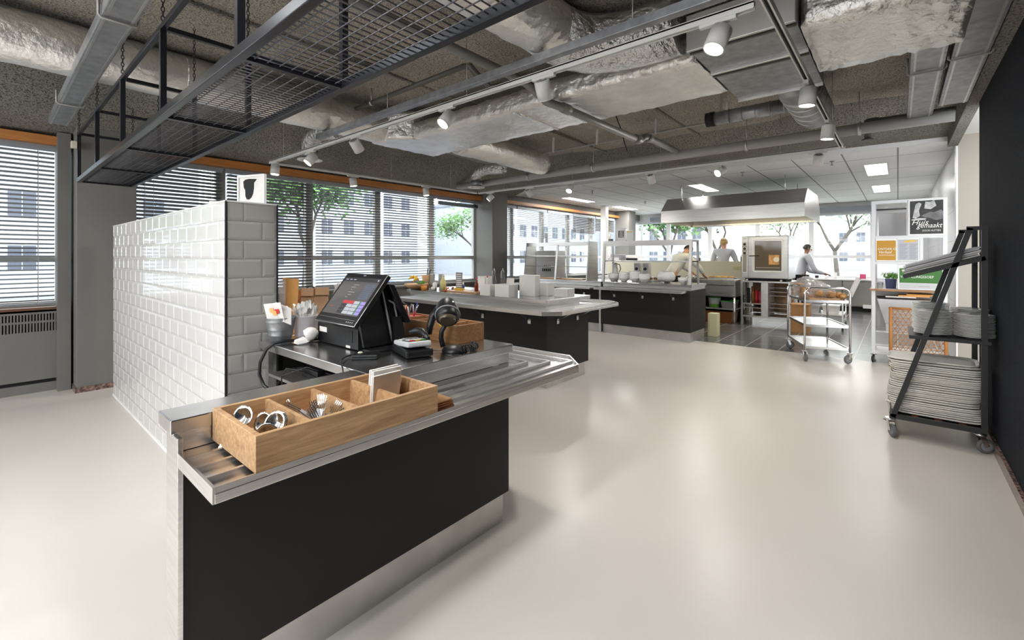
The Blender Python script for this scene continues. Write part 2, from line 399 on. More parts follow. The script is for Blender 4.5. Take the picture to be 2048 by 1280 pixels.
# right-hand wall, recess behind it, kitchen side wall
struct('wall_right', MB().box(-6, -.75, 0, 5.59, -.535, 2.95), 'darkwall')
struct('baseboard_right', MB().box(-6, -.535, 0, 5.60, -.515, .075), 'marble')
struct('wall_recess', MB().box(7.655, -1.9, 0, 7.8, -.555, 2.86), 'beige')
struct('wall_recess', MB().box(5.5, -2.0, 0, 7.8, -1.9, 2.9), 'beige')
mb = MB().box(5.3, -.62, 2.72, 5.62, -.40, 3.08)
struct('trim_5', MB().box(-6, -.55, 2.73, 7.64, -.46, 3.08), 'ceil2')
ks = grid_mat('kitchen_wall_tile', (.70, .71, .72), (.5, .5, .5), .60, .40, .004, .15, noise=.02, axes='xz')
struct('wall_kitchen', MB().box(7.81, -.75, 0, 14.9, -.56, 2.82), ks)
struct('trim_14', MB().box(7.655, -.554, 0, 7.81, -.535, 2.82), 'white')
# window wall (left): piers below and above the glazing
struct('wall_left', MB().box(-6, 6.86, 0, 14.9, 7.1, .86), 'wallgrey')
struct('wall_left', MB().box(-6, 6.86, 2.62, 14.9, 7.1, 3.3), 'wallgrey')
struct('wall_far', MB().box(14.9, -.75, 0, 15.1, 7.1, .82), 'white')
struct('wall_far', MB().box(14.9, -.75, 2.56, 15.1, 7.1, 3.0), 'white')
struct('wall_far', MB().box(14.9, -.75, .8, 15.1, .45, 2.6), 'white')
struct('wall_back', MB().box(-6.2, -.75, 0, -6, 7.1, .35), 'wallgrey')
struct('wall_back', MB().box(-6.2, -.75, 2.75, -6, 7.1, 3.3), 'wallgrey')
# columns
cols = [(-5.61, -5.13), (.62, 1.10), (6.85, 7.32)]
for i, (a, b) in enumerate(cols):
    struct('wall_column', MB().box(a, 6.38, 0, b, 6.85, 3.0), 'wallgrey', bevel=.006)
    if i == 1:
        struct('baseboard_column', MB().box(a - .012, 6.365, 0, b + .01, 6.86, .055), 'marble')
struct('wall_column', MB().box(13.08, 6.38, 0, 13.56, 6.85, 2.82), 'wallgrey', bevel=.006)
struct('trim_6', MB().box(.50, 6.6, 0, .60, 6.86, 2.68), 'wallgrey')
struct('trim_7', MB().box(11.32, 6.22, .9, 11.48, 6.38, 2.82), 'white')
# orange timber pelmet along the window head, brown sill
struct('trim_8', MB().box(-6, 6.66, 2.555, .60, 6.80, 2.645), 'orange')
struct('trim_9', MB().box(1.10, 6.66, 2.565, 6.85, 6.80, 2.655), 'orange')
struct('trim_10', MB().box(7.32, 6.70, 2.60, 13.08, 6.80, 2.665), 'orange')
struct('trim_11', MB().box(-6, 6.70, .845, .55, 6.90, .87), 'sill')
struct('trim_12', MB().box(1.1, 6.74, .845, 14.8, 6.90, .87), 'wallgrey')
# windows of the long left wall
wi = 0
def window(x0, x1, y, z0=.86, z1=2.62, fm='frame', n=1):
    mb = MB(); w = .055
    mb.box(x0, y, z0, x0 + w, y + .07, z1).box(x1 - w, y, z0, x1, y + .07, z1)
    mb.box(x0 + w, y, z0, x1 - w, y + .07, z0 + .06).box(x0 + w, y, z1 - .07, x1 - w, y + .07, z1).box(x0 + w, y - .005, 1.335, x1 - w, y + .07, 1.405)
    o = struct('window_%d' % n, mb, fm)
    part('glass_pane', MB().box(x0 + w, y + .03, z0 + .06, x1 - w, y + .038, 1.335), 'glass', o)
    part('glass_pane', MB().box(x0 + w, y + .03, 1.405, x1 - w, y + .038, z1 - .07), 'glass', o)
    return o
for k in range(-5, 12):
    wi += 1
    x0 = .87 + 1.2 * (k - 0); window(x0 - 0, x0 + 1.2, 6.90, n=wi)
def windowY(y0, y1, x, z0, z1, tr, n, fm='framew', xs=1):
    mb = MB(); w = .06
    mb.box(x, y0, z0, x + .08, y0 + w, z1).box(x, y1 - w, z0, x + .08, y1, z1)
    mb.box(x, y0 + w, z0, x + .08, y1 - w, z0 + .06).box(x, y0 + w, z1 - .06, x + .08, y1 - w, z1)
    if tr: mb.box(x - .005, y0 + w, 1.34, x + .08, y1 - w, 1.42)
    o = struct('window_%d' % n, mb, fm)
    if tr:
        part('glass_pane', MB().box(x + .03, y0 + w, z0 + .06, x + .038, y1 - w, 1.34), 'glass', o)
        part('glass_pane', MB().box(x + .03, y0 + w, 1.42, x + .038, y1 - w, z1 - .06), 'glass', o)
    else: part('glass_pane', MB().box(x + .03, y0 + w, z0 + .06, x + .038, y1 - w, z1 - .06), 'glass', o)
    return o
fy = [.48, 1.83, 3.17, 4.52, 5.86, 7.0]
for a, b in zip(fy, fy[1:]):
    wi += 1; o = windowY(a, b, 14.93, .80, 2.56, True, wi)
by = [-.55, 1.3, 3.15, 5.0, 6.85]  # unseen end wall, glazed so that sky light fills the room
for a, b in zip(by, by[1:]):
    wi += 1; o = windowY(a, b, -6.1, .35, 2.75, False, wi, 'frame')
# roller casing above the kitchen end windows
struct('trim_13', MB().box(14.72, .45, 2.56, 14.92, 6.4, 2.70), 'headr')

# ------------------------------------------------------------------ blinds
bl = ['grey venetian blind over the leftmost window, left of the near column',]
def blind(x0, x1, z_low, tilt, label, z_top=2.50, m='slat', pitch=.045, zt=None):
    t = thing('venetian_blind', label, 'blind', ((x0 + x1) / 2, 6.76, z_low), group='venetian blinds along the window wall')
    mb = MB(); z = z_top - .03; c, s_ = math.cos(tilt), math.sin(tilt)
    if z_low > z_top - .2: pitch = .007
    while z > z_low + .02:
        mb.obox(((x0 + x1) / 2, 6.765, z), ((x1 - x0) / 2, 0, 0), (0, .0245 * c, -.0245 * s_), (0, .0008 * s_, .0008 * c)); z -= pitch
    part('slats', mb, m, t)
    part('headrail', MB().box(x0 - .01, 6.735, z_top, x1 + .01, 6.80, z_top + .055), 'headr', t)
    part('bottom_rail', MB().box(x0, 6.745, z_low, x1, 6.785, z_low + .016), 'headr', t)
    for xc in (x0 + .12, x1 - .12):
        part('ladder_cord', MB().box(xc - .002, 6.742, z_low, xc + .002, 6.744, z_top).box(xc - .002, 6.786, z_low, xc + .002, 6.788, z_top), 'cord', t)
    if z_low < 1.5: part('pull_cord', MB().cyl((x0 + .2, 6.73, z_top), (x0 + .2, 6.73, 1.3), .002, n=5).cyl((x0 + .2, 6.73, 1.3), (x0 + .2, 6.73, 1.26), .006, .004, n=6), 'cord', t)
    return t
D_ = math.radians
blind(-5.05, -3.99, .90, D_(8), 'grey venetian blind on the window farthest behind the camera')
blind(-3.87, -2.79, .90, D_(8), 'grey venetian blind third window left of the near column')
blind(-2.67, -1.59, .90, D_(8), 'grey venetian blind second window left of the near column, out of frame')
blind(-1.47, -.39, .90, D_(17), 'grey venetian blind beside the leftmost window, cut by the picture edge')
blind(-.33, .49, .90, D_(17), 'grey venetian blind over the leftmost window, above the ribbed convector cover')
blind(1.12, 2.04, .92, D_(30), 'half-closed grey venetian blind just right of the near column, above the tiled wall')
blind(2.10, 3.24, .92, D_(28), 'grey venetian blind behind the framed picture on the tiled wall')
blind(3.30, 4.44, .92, D_(17), 'open grey venetian blind behind the till screen')
blind(4.50, 5.64, .92, D_(15), 'open grey venetian blind with the tree behind it, right of the till')
blind(5.72, 6.80, 2.40, D_(4), 'fully raised grey venetian blind beside the middle column')
blind(7.34, 8.04, .92, D_(3), 'flat-slatted venetian blind directly right of the middle column')
blind(8.10, 9.24, .92, D_(3), 'flat-slatted venetian blind behind the left food display')
blind(9.30, 10.43, .92, D_(3), 'flat-slatted venetian blind behind the steel upright of the left display')
blind(10.49, 11.63, 2.02, D_(30), 'half-lowered brownish venetian blind left of the white post', m='slatw')
blind(11.69, 12.83, 2.1, D_(30), 'short brownish venetian blind right of the white post', m='slatw')

# convector covers below the left windows
def convector(x0, x1, label):
    t = thing('convector_cover', label, 'radiator', ((x0 + x1) / 2, 6.78, 0))
    part('cover_panel', MB().box(x0, 6.70, .13, x1, 6.72, .625).box(x0, 6.70, .825, x1, 6.85, .842).box(x0, 6.70, .805, x1, 6.715, .842).box(x0, 6.70, .715, x1, 6.712, .735), 'wallgrey', t)
    mb = MB(); n = int((x1 - x0) / .022)
    for i in range(n):
        x = x0 + (i + .5) * (x1 - x0) / n; mb.box(x - .006, 6.702, .625, x + .006, 6.714, .805)
    part('grille', mb, 'wallgrey', t)
    part('inner_recess', MB().box(x0, 6.74, .0, x1, 6.76, .8), 'dark', t)
    part('plinth', MB().box(x0, 6.72, 0, x1, 6.74, .09), 'wallgrey', t)
convector(-5.05, -2.7, 'long grey ribbed convector cover behind the camera')
convector(-2.7, .50, 'grey convector cover with ribbed top grille under the leftmost window')

# ================================================================== OUTSIDE
struct('terrain_paving', MB().box(-60, 7.2, -1.0, 110, 120, -.85), 'asphalt')
struct('terrain_paving', MB().box(15.2, -60, -1.0, 110, 7.2, -.85), 'asphalt')
tag(solo('lawn', MB().box(-40, 14, -.86, 20, 30, -.85), 'grass', 'strip of green lawn outside the left windows', 'lawn'), kind='stuff')
tag(solo('lawn', MB().box(34, 10, -.86, 60, 28, -.85), 'grass', 'strip of green lawn outside beyond the parked cars', 'lawn'), kind='stuff')
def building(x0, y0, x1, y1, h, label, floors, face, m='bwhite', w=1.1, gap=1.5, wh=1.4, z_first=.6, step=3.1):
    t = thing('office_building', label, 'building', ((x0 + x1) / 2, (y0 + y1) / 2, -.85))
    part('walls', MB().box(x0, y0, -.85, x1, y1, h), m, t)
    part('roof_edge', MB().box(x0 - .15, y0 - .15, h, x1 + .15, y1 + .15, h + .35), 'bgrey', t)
    proto = None
    for f in floors:
        z = z_first + step * f
        a, b = (x0, x1) if face == 'y' else (y0, y1)
        p = a + gap
        while p + w < b:
            if proto is None:
                mb = MB().box(0, -.04, 0, w, .02, wh) if face == 'y' else MB().box(-.04, 0, 0, .02, w, wh)
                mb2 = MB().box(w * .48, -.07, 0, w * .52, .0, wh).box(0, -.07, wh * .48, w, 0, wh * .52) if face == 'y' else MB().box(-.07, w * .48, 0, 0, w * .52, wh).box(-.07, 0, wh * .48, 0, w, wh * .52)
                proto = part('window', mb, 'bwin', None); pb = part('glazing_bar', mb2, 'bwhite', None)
                proto.parent = t; proto.matrix_parent_inverse = chain(t).inverted(); pb.parent = proto
                c = proto
            else:
                c = proto.copy(); col.objects.link(c); q = pb.copy(); col.objects.link(q); q.parent = c
            c.location = (p, y0, z) if face == 'y' else (x0, p, z)
            p += w + gap
    return t
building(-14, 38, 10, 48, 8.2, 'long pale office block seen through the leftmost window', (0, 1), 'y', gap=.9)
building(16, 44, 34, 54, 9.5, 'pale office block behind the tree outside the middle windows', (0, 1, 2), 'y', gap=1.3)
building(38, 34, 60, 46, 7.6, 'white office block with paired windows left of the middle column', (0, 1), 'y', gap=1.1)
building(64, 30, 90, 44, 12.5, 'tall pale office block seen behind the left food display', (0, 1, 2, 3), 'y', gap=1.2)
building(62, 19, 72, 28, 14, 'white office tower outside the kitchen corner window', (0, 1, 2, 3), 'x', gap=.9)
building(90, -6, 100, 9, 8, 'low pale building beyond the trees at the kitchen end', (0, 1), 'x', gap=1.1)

def tree(x, y, h, spread, label, lm='leaf', n=1500, seed=1, crown=.62, leaf=.16):
    rr = random.Random(seed)
    t = thing('tree', label, 'tree', (x, y, -.85), group='trees outside the windows')
    mb = MB(); tips = []
    def branch(p, d, L, r, lev):
        q = p + d * L; mid = (p + q) / 2 + Vector((rr.uniform(-1, 1), rr.uniform(-1, 1), 0)) * L * .06
        mb.tube([p, mid, q], [r, r * .85, r * .65], 6)
        if lev == 0: tips.append(q); return
        for _ in range(3 if lev > 1 else 4):
            nd = (d + Vector((rr.uniform(-1, 1), rr.uniform(-1, 1), rr.uniform(-.2, .6))) * .8).normalized()
            branch(q, nd, L * rr.uniform(.55, .75), r * .55, lev - 1)
    branch(Vector((x, y, -.85)), Vector((0, 0, 1)), h * .38, h * .022, 3)
    part('branches', mb, 'bark', t)
    mb = MB()
    for i in range(n):
        c = rr.choice(tips) + Vector((rr.gauss(0, 1), rr.gauss(0, 1), rr.gauss(0, .8))) * spread
        u = Vector((rr.uniform(-1, 1), rr.uniform(-1, 1), rr.uniform(-1, 1))).normalized(); v = u.orthogonal().normalized()
        s = leaf * rr.uniform(.6, 1.3); mb.quad(c - u * s, c - v * s * .5, c + u * s, c + v * s * .5)
    part('foliage', mb, lm, t)
tree(8.2, 17.5, 6.4, .55, 'leafy tree outside, seen through the blind above the till', seed=3, n=2600)
tree(30, 30, 7, .6, 'small tree before the pale block, behind the middle windows', seed=9, n=1600)
tree(27, 10.5, 6.0, .5, 'dense green tree outside the first kitchen end window', seed=11, n=3000)
tree(33, 9.5, 6.5, .5, 'green tree outside behind the standing cook', seed=5, n=1500)
tree(30, 2.6, 6.6, .55, 'half-bare flowering tree outside the widest kitchen window', 'leafw', seed=7, n=900)
tree(24, -1.6, 5.0, .5, 'pale blossoming tree at the right of the kitchen end window', 'leafw', seed=13, n=1300)
tree(42, 6.8, 7.0, .6, 'bare-branched tree outside behind the oven', 'leaf', seed=17, n=700)
tree(-3.5, 22, 4.5, .5, 'low green tree on the lawn outside the leftmost window', seed=21, n=1200)
def bush(x, y, r, label, seed):
    rr = random.Random(seed); t = thing('shrub', label, 'shrub', (x, y, -.8), group='shrubs outside the kitchen end')
    mb = MB()
    for i in range(900):
        th, ph = rr.uniform(0, 2 * PI), math.acos(rr.uniform(0, 1)); c = Vector((x + r * math.cos(th) * math.sin(ph), y + r * math.sin(th) * math.sin(ph), -.8 + r * .8 * math.cos(ph))) + Vector((rr.gauss(0, .08), rr.gauss(0, .08), rr.gauss(0, .08)))
        u = Vector((rr.uniform(-1, 1), rr.uniform(-1, 1), rr.uniform(-1, 1))).normalized(); v = u.orthogonal().normalized(); s = .09
        mb.quad(c - u * s, c - v * s * .5, c + u * s, c + v * s * .5)
    part('leaves', mb, 'leafy', t); part('stems', MB().cyl((x, y, -.85), (x, y, -.3), .05, n=6), 'bark', t)
for i, (x, y, r) in enumerate([(20, .4, 1.1), (20.6, 3.2, 1.3), (19, -2.2, 1.1), (22, 6.4, 1.4)]):
    bush(x, y, r, ['round green shrub outside the kitchen, below the flowering tree', 'green shrub outside behind the oven', 'green shrub outside at the far right window', 'green shrub outside behind the standing cook'][i], 40 + i)
def car(x, y, rz, m, label):
    t = thing('parked_car', label, 'car', (x, y, -.85), rz, group='cars parked outside')
    T = Matrix.Translation((x, y, -.85)) @ Matrix.Rotation(rz, 4, 'Z')
    def P(prof, w, name, mm, inset=0.):
        n = len(prof); vs = [T @ Vector((a, -w, z)) for a, z in prof] + [T @ Vector((a, w, z)) for a, z in prof]
        part(name, MB().add(vs, [tuple(reversed(range(n))), tuple(range(n, 2 * n))] + [(i, (i + 1) % n, n + (i + 1) % n, n + i) for i in range(n)]), mm, t, bevel=.04)
    P([(-2.1, .3), (-2.15, .75), (-1.9, .95), (-1.0, 1.0), (1.0, 1.0), (1.9, .85), (2.15, .6), (2.1, .3)], .85, 'car_body', m)
    P([(-1.5, .98), (-1.0, 1.4), (.4, 1.42), (1.05, .98)], .72, 'cabin_glass', 'bwin')
    P([(-1.05, 1.37), (-.95, 1.46), (.35, 1.48), (.45, 1.4)], .70, 'car_roof', m)
    for sx in (-1.35, 1.35):
        for sy in (-.8, .8):
            a = T @ Vector((sx, sy - .1, .32)); b = T @ Vector((sx, sy + .1, .32)); part('wheel', MB().cyl(a, b, .32, n=14), 'dark', t)
car(14.5, 12.2, .05, 'carw', 'white car parked outside, left of the middle column')
car(9.5, 12.0, .1, 'carb', 'blue car parked outside behind the fruit bowl')
car(20, 12.4, .05, 'carw', 'white car parked outside behind the left food display')
# ================================================================== CEILING SERVICES
def rag(p, q, r, n=26, seg=20, jit=.02, seed=1):
    """lumpy insulated round duct between two points"""
    rr = random.Random(seed); p, q = Vector(p), Vector(q); L = (q - p).length; mb = MB(); k = max(6, int(L / .06)); d = (q - p) / L
    ref = Vector((0, 0, 1)) if abs(d.z) < .9 else Vector((1, 0, 0)); x = (ref - d * ref.dot(d)).normalized(); y = d.cross(x); vs = []
    ph = [rr.uniform(0, 6) for _ in range(6)]
    for i in range(k + 1):
        t = i / k; c = p + (q - p) * t
        for j in range(n):
            a = 2 * PI * j / n
            rad = r * (1 + jit * (math.sin(3 * a + ph[0] + 9 * t) * .5 + math.sin(5 * a + ph[1] - 13 * t * L) * .4 + math.sin(17 * t * L + ph[2]) * .5 + rr.uniform(-.5, .5)))
            if (i % 14) == 13: rad *= .972
            vs.append(c + (x * math.cos(a) + y * math.sin(a)) * rad)
    mb.add(vs, [(i * n + j, i * n + (j + 1) % n, (i + 1) * n + (j + 1) % n, (i + 1) * n + j) for i in range(k) for j in range(n)], 0, True)
    mb.add(vs, [tuple(range(n)), tuple(reversed(range(k * n, k * n + n)))]); return mb
def lumpbox(x0, y0, z0, x1, y1, z1, nx, ny, amp=.012, seed=3):
    """insulated rectangular duct, bulging sheet"""
    rr = random.Random(seed); mb = MB(); prof = []
    # cross section in X/Z, extruded along Y
    m = 8
    for i in range(m): prof.append((x0 + (x1 - x0) * i / m, z0))
    for i in range(3): prof.append((x1, z0 + (z1 - z0) * i / 3))
    for i in range(m): prof.append((x1 - (x1 - x0) * i / m, z1))
    for i in range(3): prof.append((x0, z1 - (z1 - z0) * i / 3))
    n = len(prof); vs = []
    for k in range(ny + 1):
        y = y0 + (y1 - y0) * k / ny
        for (x, z) in prof: vs.append((x + rr.uniform(-amp, amp) * .6, y, z + rr.uniform(-amp, amp) * .6))
    mb.add(vs, [(k * n + j, k * n + (j + 1) % n, (k + 1) * n + (j + 1) % n, (k + 1) * n + j) for k in range(ny) for j in range(n)], 0, True)
    mb.add(vs, [tuple(range(n)), tuple(reversed(range(ny * n, ny * n + n)))]); return mb
t = thing('foil_wrapped_duct', 'long foil-wrapped round duct running under the ceiling parallel to the windows', 'duct', (0, 4.45, 2.86))
part('round_run', rag((-6, 4.45, 2.855), (3.02, 4.45, 2.855), .18, seed=2), 'foil', t)
part('joint_band', MB().tube([(1.06, 4.45 + .183 * math.cos(a), 2.855 + .183 * math.sin(a)) for a in [2 * PI * i / 20 for i in range(20)]], .005, 6, closed=True), 'foilb', t)
part('joint_band', MB().tube([(-.25, 4.45 + .183 * math.cos(a), 2.855 + .183 * math.sin(a)) for a in [2 * PI * i / 20 for i in range(20)]], .005, 6, closed=True), 'foilb', t)
t = thing('foil_wrapped_duct', 'short foil-wrapped duct that tapers off the wide flat duct towards the kitchen', 'duct', (4.6, 4.2, 2.86))
rr_ = rag((3.84, 4.18, 2.85), (5.6, 4.18, 2.83), .175, seed=5, jit=.03)
part('round_run', rr_, 'foil', t)
part('closed_end', MB().sph((5.6, 4.18, 2.83), .07, .17, .17, 16), 'foil', t)
t = thing('flat_duct', 'wide flat foil-wrapped duct crossing the ceiling from the windows side to the dark wall', 'duct', (3.45, 2.5, 2.70))
part('flat_run', lumpbox(3.08, 1.02, 2.70, 3.82, 4.62, 2.86, 8, 70, .010), 'foil', t)
part('flat_run', lumpbox(3.02, -.30, 2.70, 3.86, .42, 2.92, 8, 20, .014, 8), 'foil', t)
part('bolted_joint', MB().box(3.10, 2.28, 2.69, 3.80, 2.31, 2.70).box(3.10, 2.62, 2.685, 3.80, 2.65, 2.70), 'foilb', t)
part('shoulder', MB().prism([(2.9, 4.27), (3.08, 4.05), (3.2, 4.05), (3.2, 4.62), (2.9, 4.62)], 2.69, 3.0), 'foil', t, bevel=.03)
t = thing('foil_wrapped_duct', 'large crinkled foil duct that bends round above the white track near the ceiling light', 'duct', (2.6, 1.7, 2.88))
part('round_run', rag((-3, 1.72, 2.865), (2.42, 1.72, 2.865), .18, seed=12, jit=.03), 'foil', t)
el = [(2.40, 1.72, 2.865), (2.58, 1.70, 2.865), (2.72, 1.62, 2.865), (2.82, 1.48, 2.865), (2.86, 1.30, 2.865), (2.87, 1.05, 2.865)]
part('elbow', MB().tube(el, [.182, .19, .192, .188, .186, .18], 24), 'foilb', t)
t = thing('sheet_metal_duct_box', 'bare galvanised duct box with raised flanges beside the nearest spotlight', 'duct box', (3.4, .72, 2.70))
part('box_body', MB().box(2.90, .43, 2.705, 4.09, 1.01, 2.90), 'galv', t)
for x in (2.89, 3.37, 4.10): part('flange', MB().box(x - .012, .425, 2.685, x + .012, 1.015, 2.91), 'steeld', t, bevel=.003)
for x in (2.93, 3.41): part('flange_rail', MB().box(x, .43, 2.685, x + .02, 1.01, 2.705), 'piped', t)
t = thing('spiral_duct', 'fat galvanised spiral duct leaving the bare duct box towards the kitchen', 'duct', (4.7, .6, 2.8))
part('taper', MB().tube([(4.11, .66, 2.80), (4.22, .65, 2.80), (4.36, .63, 2.80)], [.09, .12, .155], 28), 'galv', t)
part('round_run', MB().tube([(4.36, .63, 2.80), (4.6, .625, 2.80), (5.12, .61, 2.79), (5.24, .61, 2.79)], .155, 28), 'galv', t)
for i, x in enumerate((4.40, 4.58, 4.76, 4.94, 5.12)): part('seam', MB().tube([(x, .62 + .157 * math.cos(a), 2.797 + .157 * math.sin(a)) for a in [2 * PI * i / 24 for i in range(24)]], .005, 6, closed=True), 'steeld', t)
t = thing('ribbed_duct', 'short ribbed grey duct stub with a dark open end beside the galvanised elbow', 'duct', (4.9, 1.2, 2.80))
mb = MB().cyl((4.85, .77, 2.80), (4.85, 1.42, 2.80), .065, n=20)
for i in range(5): mb.tube([(4.85 + .066 * math.cos(a), .80 + i * .12, 2.80 + .066 * math.sin(a)) for a in [2 * PI * k / 18 for k in range(18)]], .006, 6, closed=True)
part('stub', mb, 'galv', t); part('open_end', MB().cyl((4.85, 1.42, 2.80), (4.85, 1.50, 2.80), .072, n=20), 'dark', t)
part('hanger', MB().box(4.84, 1.35, 2.86, 4.86, 1.37, 3.08), 'steeld', t)
# foil elbows dropping to disc outlets
def outlet(x, y, label, z1=2.66):
    t = thing('ceiling_outlet', label, 'air outlet', (x, y, z1), group='foil hose outlets near the windows')
    pts = [(x + .02, y - .62, 2.84), (x + .01, y - .42, 2.86), (x, y - .24, 2.87), (x, y - .08, 2.85), (x, y, 2.78), (x, y, 2.68)]
    part('crumpled_hose', MB().tube(pts, [.085, .095, .088, .10, .098, .095], 16), 'foilb', t)
    part('collar', MB().cyl((x, y, 2.60), (x, y, 2.70), .098, n=24), 'galv', t)
    part('disc_ring', MB().lathe([(.10, .0), (.145, -.01), (.145, -.02), (.085, -.016), (.085, .0)], (x, y, 2.60), 28), 'white', t)
    part('disc_core', MB().lathe([(0.0, -.03), (.06, -.022), (.06, -.015), (0.0, -.015)], (x, y, 2.60), 20), 'white', t)
outlet(2.62, 5.52, 'crumpled foil hose with round white outlet behind the end of the white track')
outlet(5.55, 5.55, 'crumpled foil hose with round outlet left of the middle column')
# trunking
def trunk(x0, y0, x1, y1, z0, z1, label, straps, axis):
    t = thing('cable_trunking', label, 'cable trunking', ((x0 + x1) / 2, (y0 + y1) / 2, z0), group='galvanised cable trunking')
    part('channel', MB().box(x0, y0, z0, x1, y1, z1), 'galv', t, bevel=.004)
    mb = MB()
    if axis == 'y': mb.box(x0 + .012, y0, z0 - .004, x0 + .022, y1, z0).box(x1 - .022, y0, z0 - .004, x1 - .012, y1, z0)
    else: mb.box(x0, y0 + .018, z0 - .004, x1, y0 + .03, z0).box(x0, y1 - .03, z0 - .004, x1, y1 - .018, z0)
    part('folded_lip', mb, 'steeld', t)
    for s_ in straps:
        if axis == 'y': pts = [(x0 - .012, s_, z1 + .03), (x0 - .012, s_, z0), (x0 + .0, s_, z0 - .012), (x1, s_, z0 - .012), (x1 + .012, s_, z0), (x1 + .012, s_, z1 + .03)]
        else: pts = [(s_, y0 - .012, z1 + .03), (s_, y0 - .012, z0), (s_, y0, z0 - .012), (s_, y1, z0 - .012), (s_, y1 + .012, z0), (s_, y1 + .012, z1 + .03)]
        part('strap', MB().tube(pts, .007, 8), 'pipel', t)
trunk(.40, 1.2, .54, 6.1, 2.655, 2.72, 'galvanised trunking above the mesh rack, ending at the near column', (3.15, 5.2), 'y')
trunk(-3, -.245, 5.85, -.065, 2.715, 2.80, 'wide galvanised trunking nearest the foil duct at the dark wall', (4.35, 1.2), 'x')
trunk(-3, -.452, 5.45, -.270, 2.715, 2.80, 'galvanised trunking directly against the dark wall', (4.20, 1.5), 'x')
solo('junction_box', MB().box(.575, 6.30, 2.49, .635, 6.372, 2.56), 'cream', 'small cream junction box at the head of the near column', 'junction box', bevel=.006)
# pipes
def pipe(pts, r, m, label, clamps=(), n=14, fit=()):
    t = thing('ceiling_pipe', label, 'pipe', pts[0])
    part('pipe_run', MB().tube(pts, r, n), m, t)
    for c, d in clamps: part('clamp', MB().cyl(Vector(c) - Vector(d) * .015, Vector(c) + Vector(d) * .015, r * 1.18, n=14).cyl(c, (c[0], c[1], 3.08), .005, n=6), 'steeld', t)
    for c, d in fit: part('coupling', MB().cyl(Vector(c) - Vector(d) * .05, Vector(c) + Vector(d) * .05, r * 1.25, n=14), m, t)
    return t
pipe([(-2, 2.33, 2.83), (2.80, 2.33, 2.83), (2.90, 2.31, 2.81), (3.02, 2.2, 2.67), (3.12, 2.14, 2.645), (4.5, 2.12, 2.645)], .035, 'pipe', 'grey plastic waste pipe dipping below the wide flat duct', fit=[((3.2, 2.136, 2.645), (1, 0, 0))])
pipe([(4.5, 2.12, 2.645), (4.62, 2.12, 2.65), (4.70, 2.12, 2.70), (4.78, 2.12, 2.72), (5.66, 2.12, 2.72)], .036, 'pipe', 'grey waste pipe section with couplings just before the kitchen beam', fit=[((4.55, 2.12, 2.65), (1, 0, 0)), ((4.84, 2.12, 2.72), (1, 0, 0))])
pipe([(5.82, -.4, 2.70), (5.82, 6.3, 2.70)], .058, 'pipel', 'thick pale pipe running along the kitchen edge under the beam', clamps=[((5.82, y, 2.70), (0, 1, 0)) for y in (.3, 1.35, 3.4, 4.6)])
t = pipe([(2.52, 4.62, 2.93), (2.52, 2.65, 2.93)], .022, 'piped', 'dark steel pipe crossing the ceiling above the mesh rack', clamps=[((2.52, 4.0, 2.93), (0, 1, 0))])
part('threaded_elbow', MB().tube([(2.52, 2.68, 2.93), (2.53, 2.60, 2.92), (2.57, 2.58, 2.87), (2.63, 2.53, 2.80), (2.66, 2.50, 2.76), (2.70, 2.44, 2.765)], .026, 10), 'piped', t)
part('cross_fitting', MB().tube([(2.52, 4.60, 2.95), (2.55, 4.60, 2.85), (2.72, 4.45, 2.84)], .020, 10), 'piped', t)
t = pipe([(5.25, .9, 2.88), (5.25, 3.9, 2.88)], .012, 'pipel', 'thin conduit with white clips across the ceiling near the kitchen', n=8)
for y in (1.4, 2.2, 3.0, 3.7): part('clip', MB().box(5.235, y, 2.87, 5.265, y + .02, 3.08), 'white', t)
pipe([(6.0, -.42, 2.79), (6.0, .18, 2.79), (6.0, .24, 2.79)], .036, 'piped', 'short dark pipe ending in a drop near the dark wall', fit=[((6.0, .2, 2.79), (0, 1, 0))])
solo('drain_stub', MB().cyl((6.0, .24, 2.82), (6.0, .24, 2.62), .03, n=14).cyl((6.0, .24, 2.605), (6.0, .24, 2.62), .05, n=16), 'piped', 'dark drop pipe with bright flange hanging below the short dark pipe', 'pipe')
solo('hanging_cable', MB().tube([(4.66, 2.45, 3.06), (4.72, 2.44, 2.95), (4.78, 2.42, 2.84), (4.80, 2.40, 2.72), (4.80, 2.36, 2.6)], .006, 6), 'blackp', 'black cable hanging from the ceiling beside the waste pipe coupling', 'cable')
solo('metal_channel', MB().box(2.245, -.3, 2.615, 2.30, 4.6, 2.665), 'galv', 'narrow metal channel running directly above the long white track', 'channel', bevel=.003)

# ------------------------------------------------------------------ lighting tracks and spotlights
TZ = 2.55
def trackrun(p, q, label, wires=()):
    t = thing('lighting_track', label, 'lighting track', p)
    p, q = Vector(p), Vector(q); d = (q - p).normalized(); sd = d.cross(Vector((0, 0, 1)))
    mb = MB().obox((p + q) / 2 + Vector((0, 0, .014)), (q - p) / 2, sd * .017, Vector((0, 0, .006)))
    for k in (-1, 1): mb.obox((p + q) / 2 + sd * .013 * k, (q - p) / 2, sd * .004, Vector((0, 0, .016)))
    part('profile', mb, 'track', t)
    part('contact_groove', MB().obox((p + q) / 2 + Vector((0, 0, .004)), (q - p) / 2, sd * .008, Vector((0, 0, .002))), 'dark', t)
    for w_ in wires:
        c = p + d * w_; part('suspension_wire', MB().cyl(c + Vector((0, 0, .014)), (c.x, c.y, 3.08), .0022, n=5).cyl(c + Vector((0, 0, .014)), c + Vector((0, 0, .05)), .006, .003, n=6), 'steeld', t)
trackrun((2.30, .50, TZ), (2.30, 5.88, TZ), 'long white lighting track running from the ceiling corner light towards the windows', (.6, 1.9, 2.9, 4.1, 5.0))
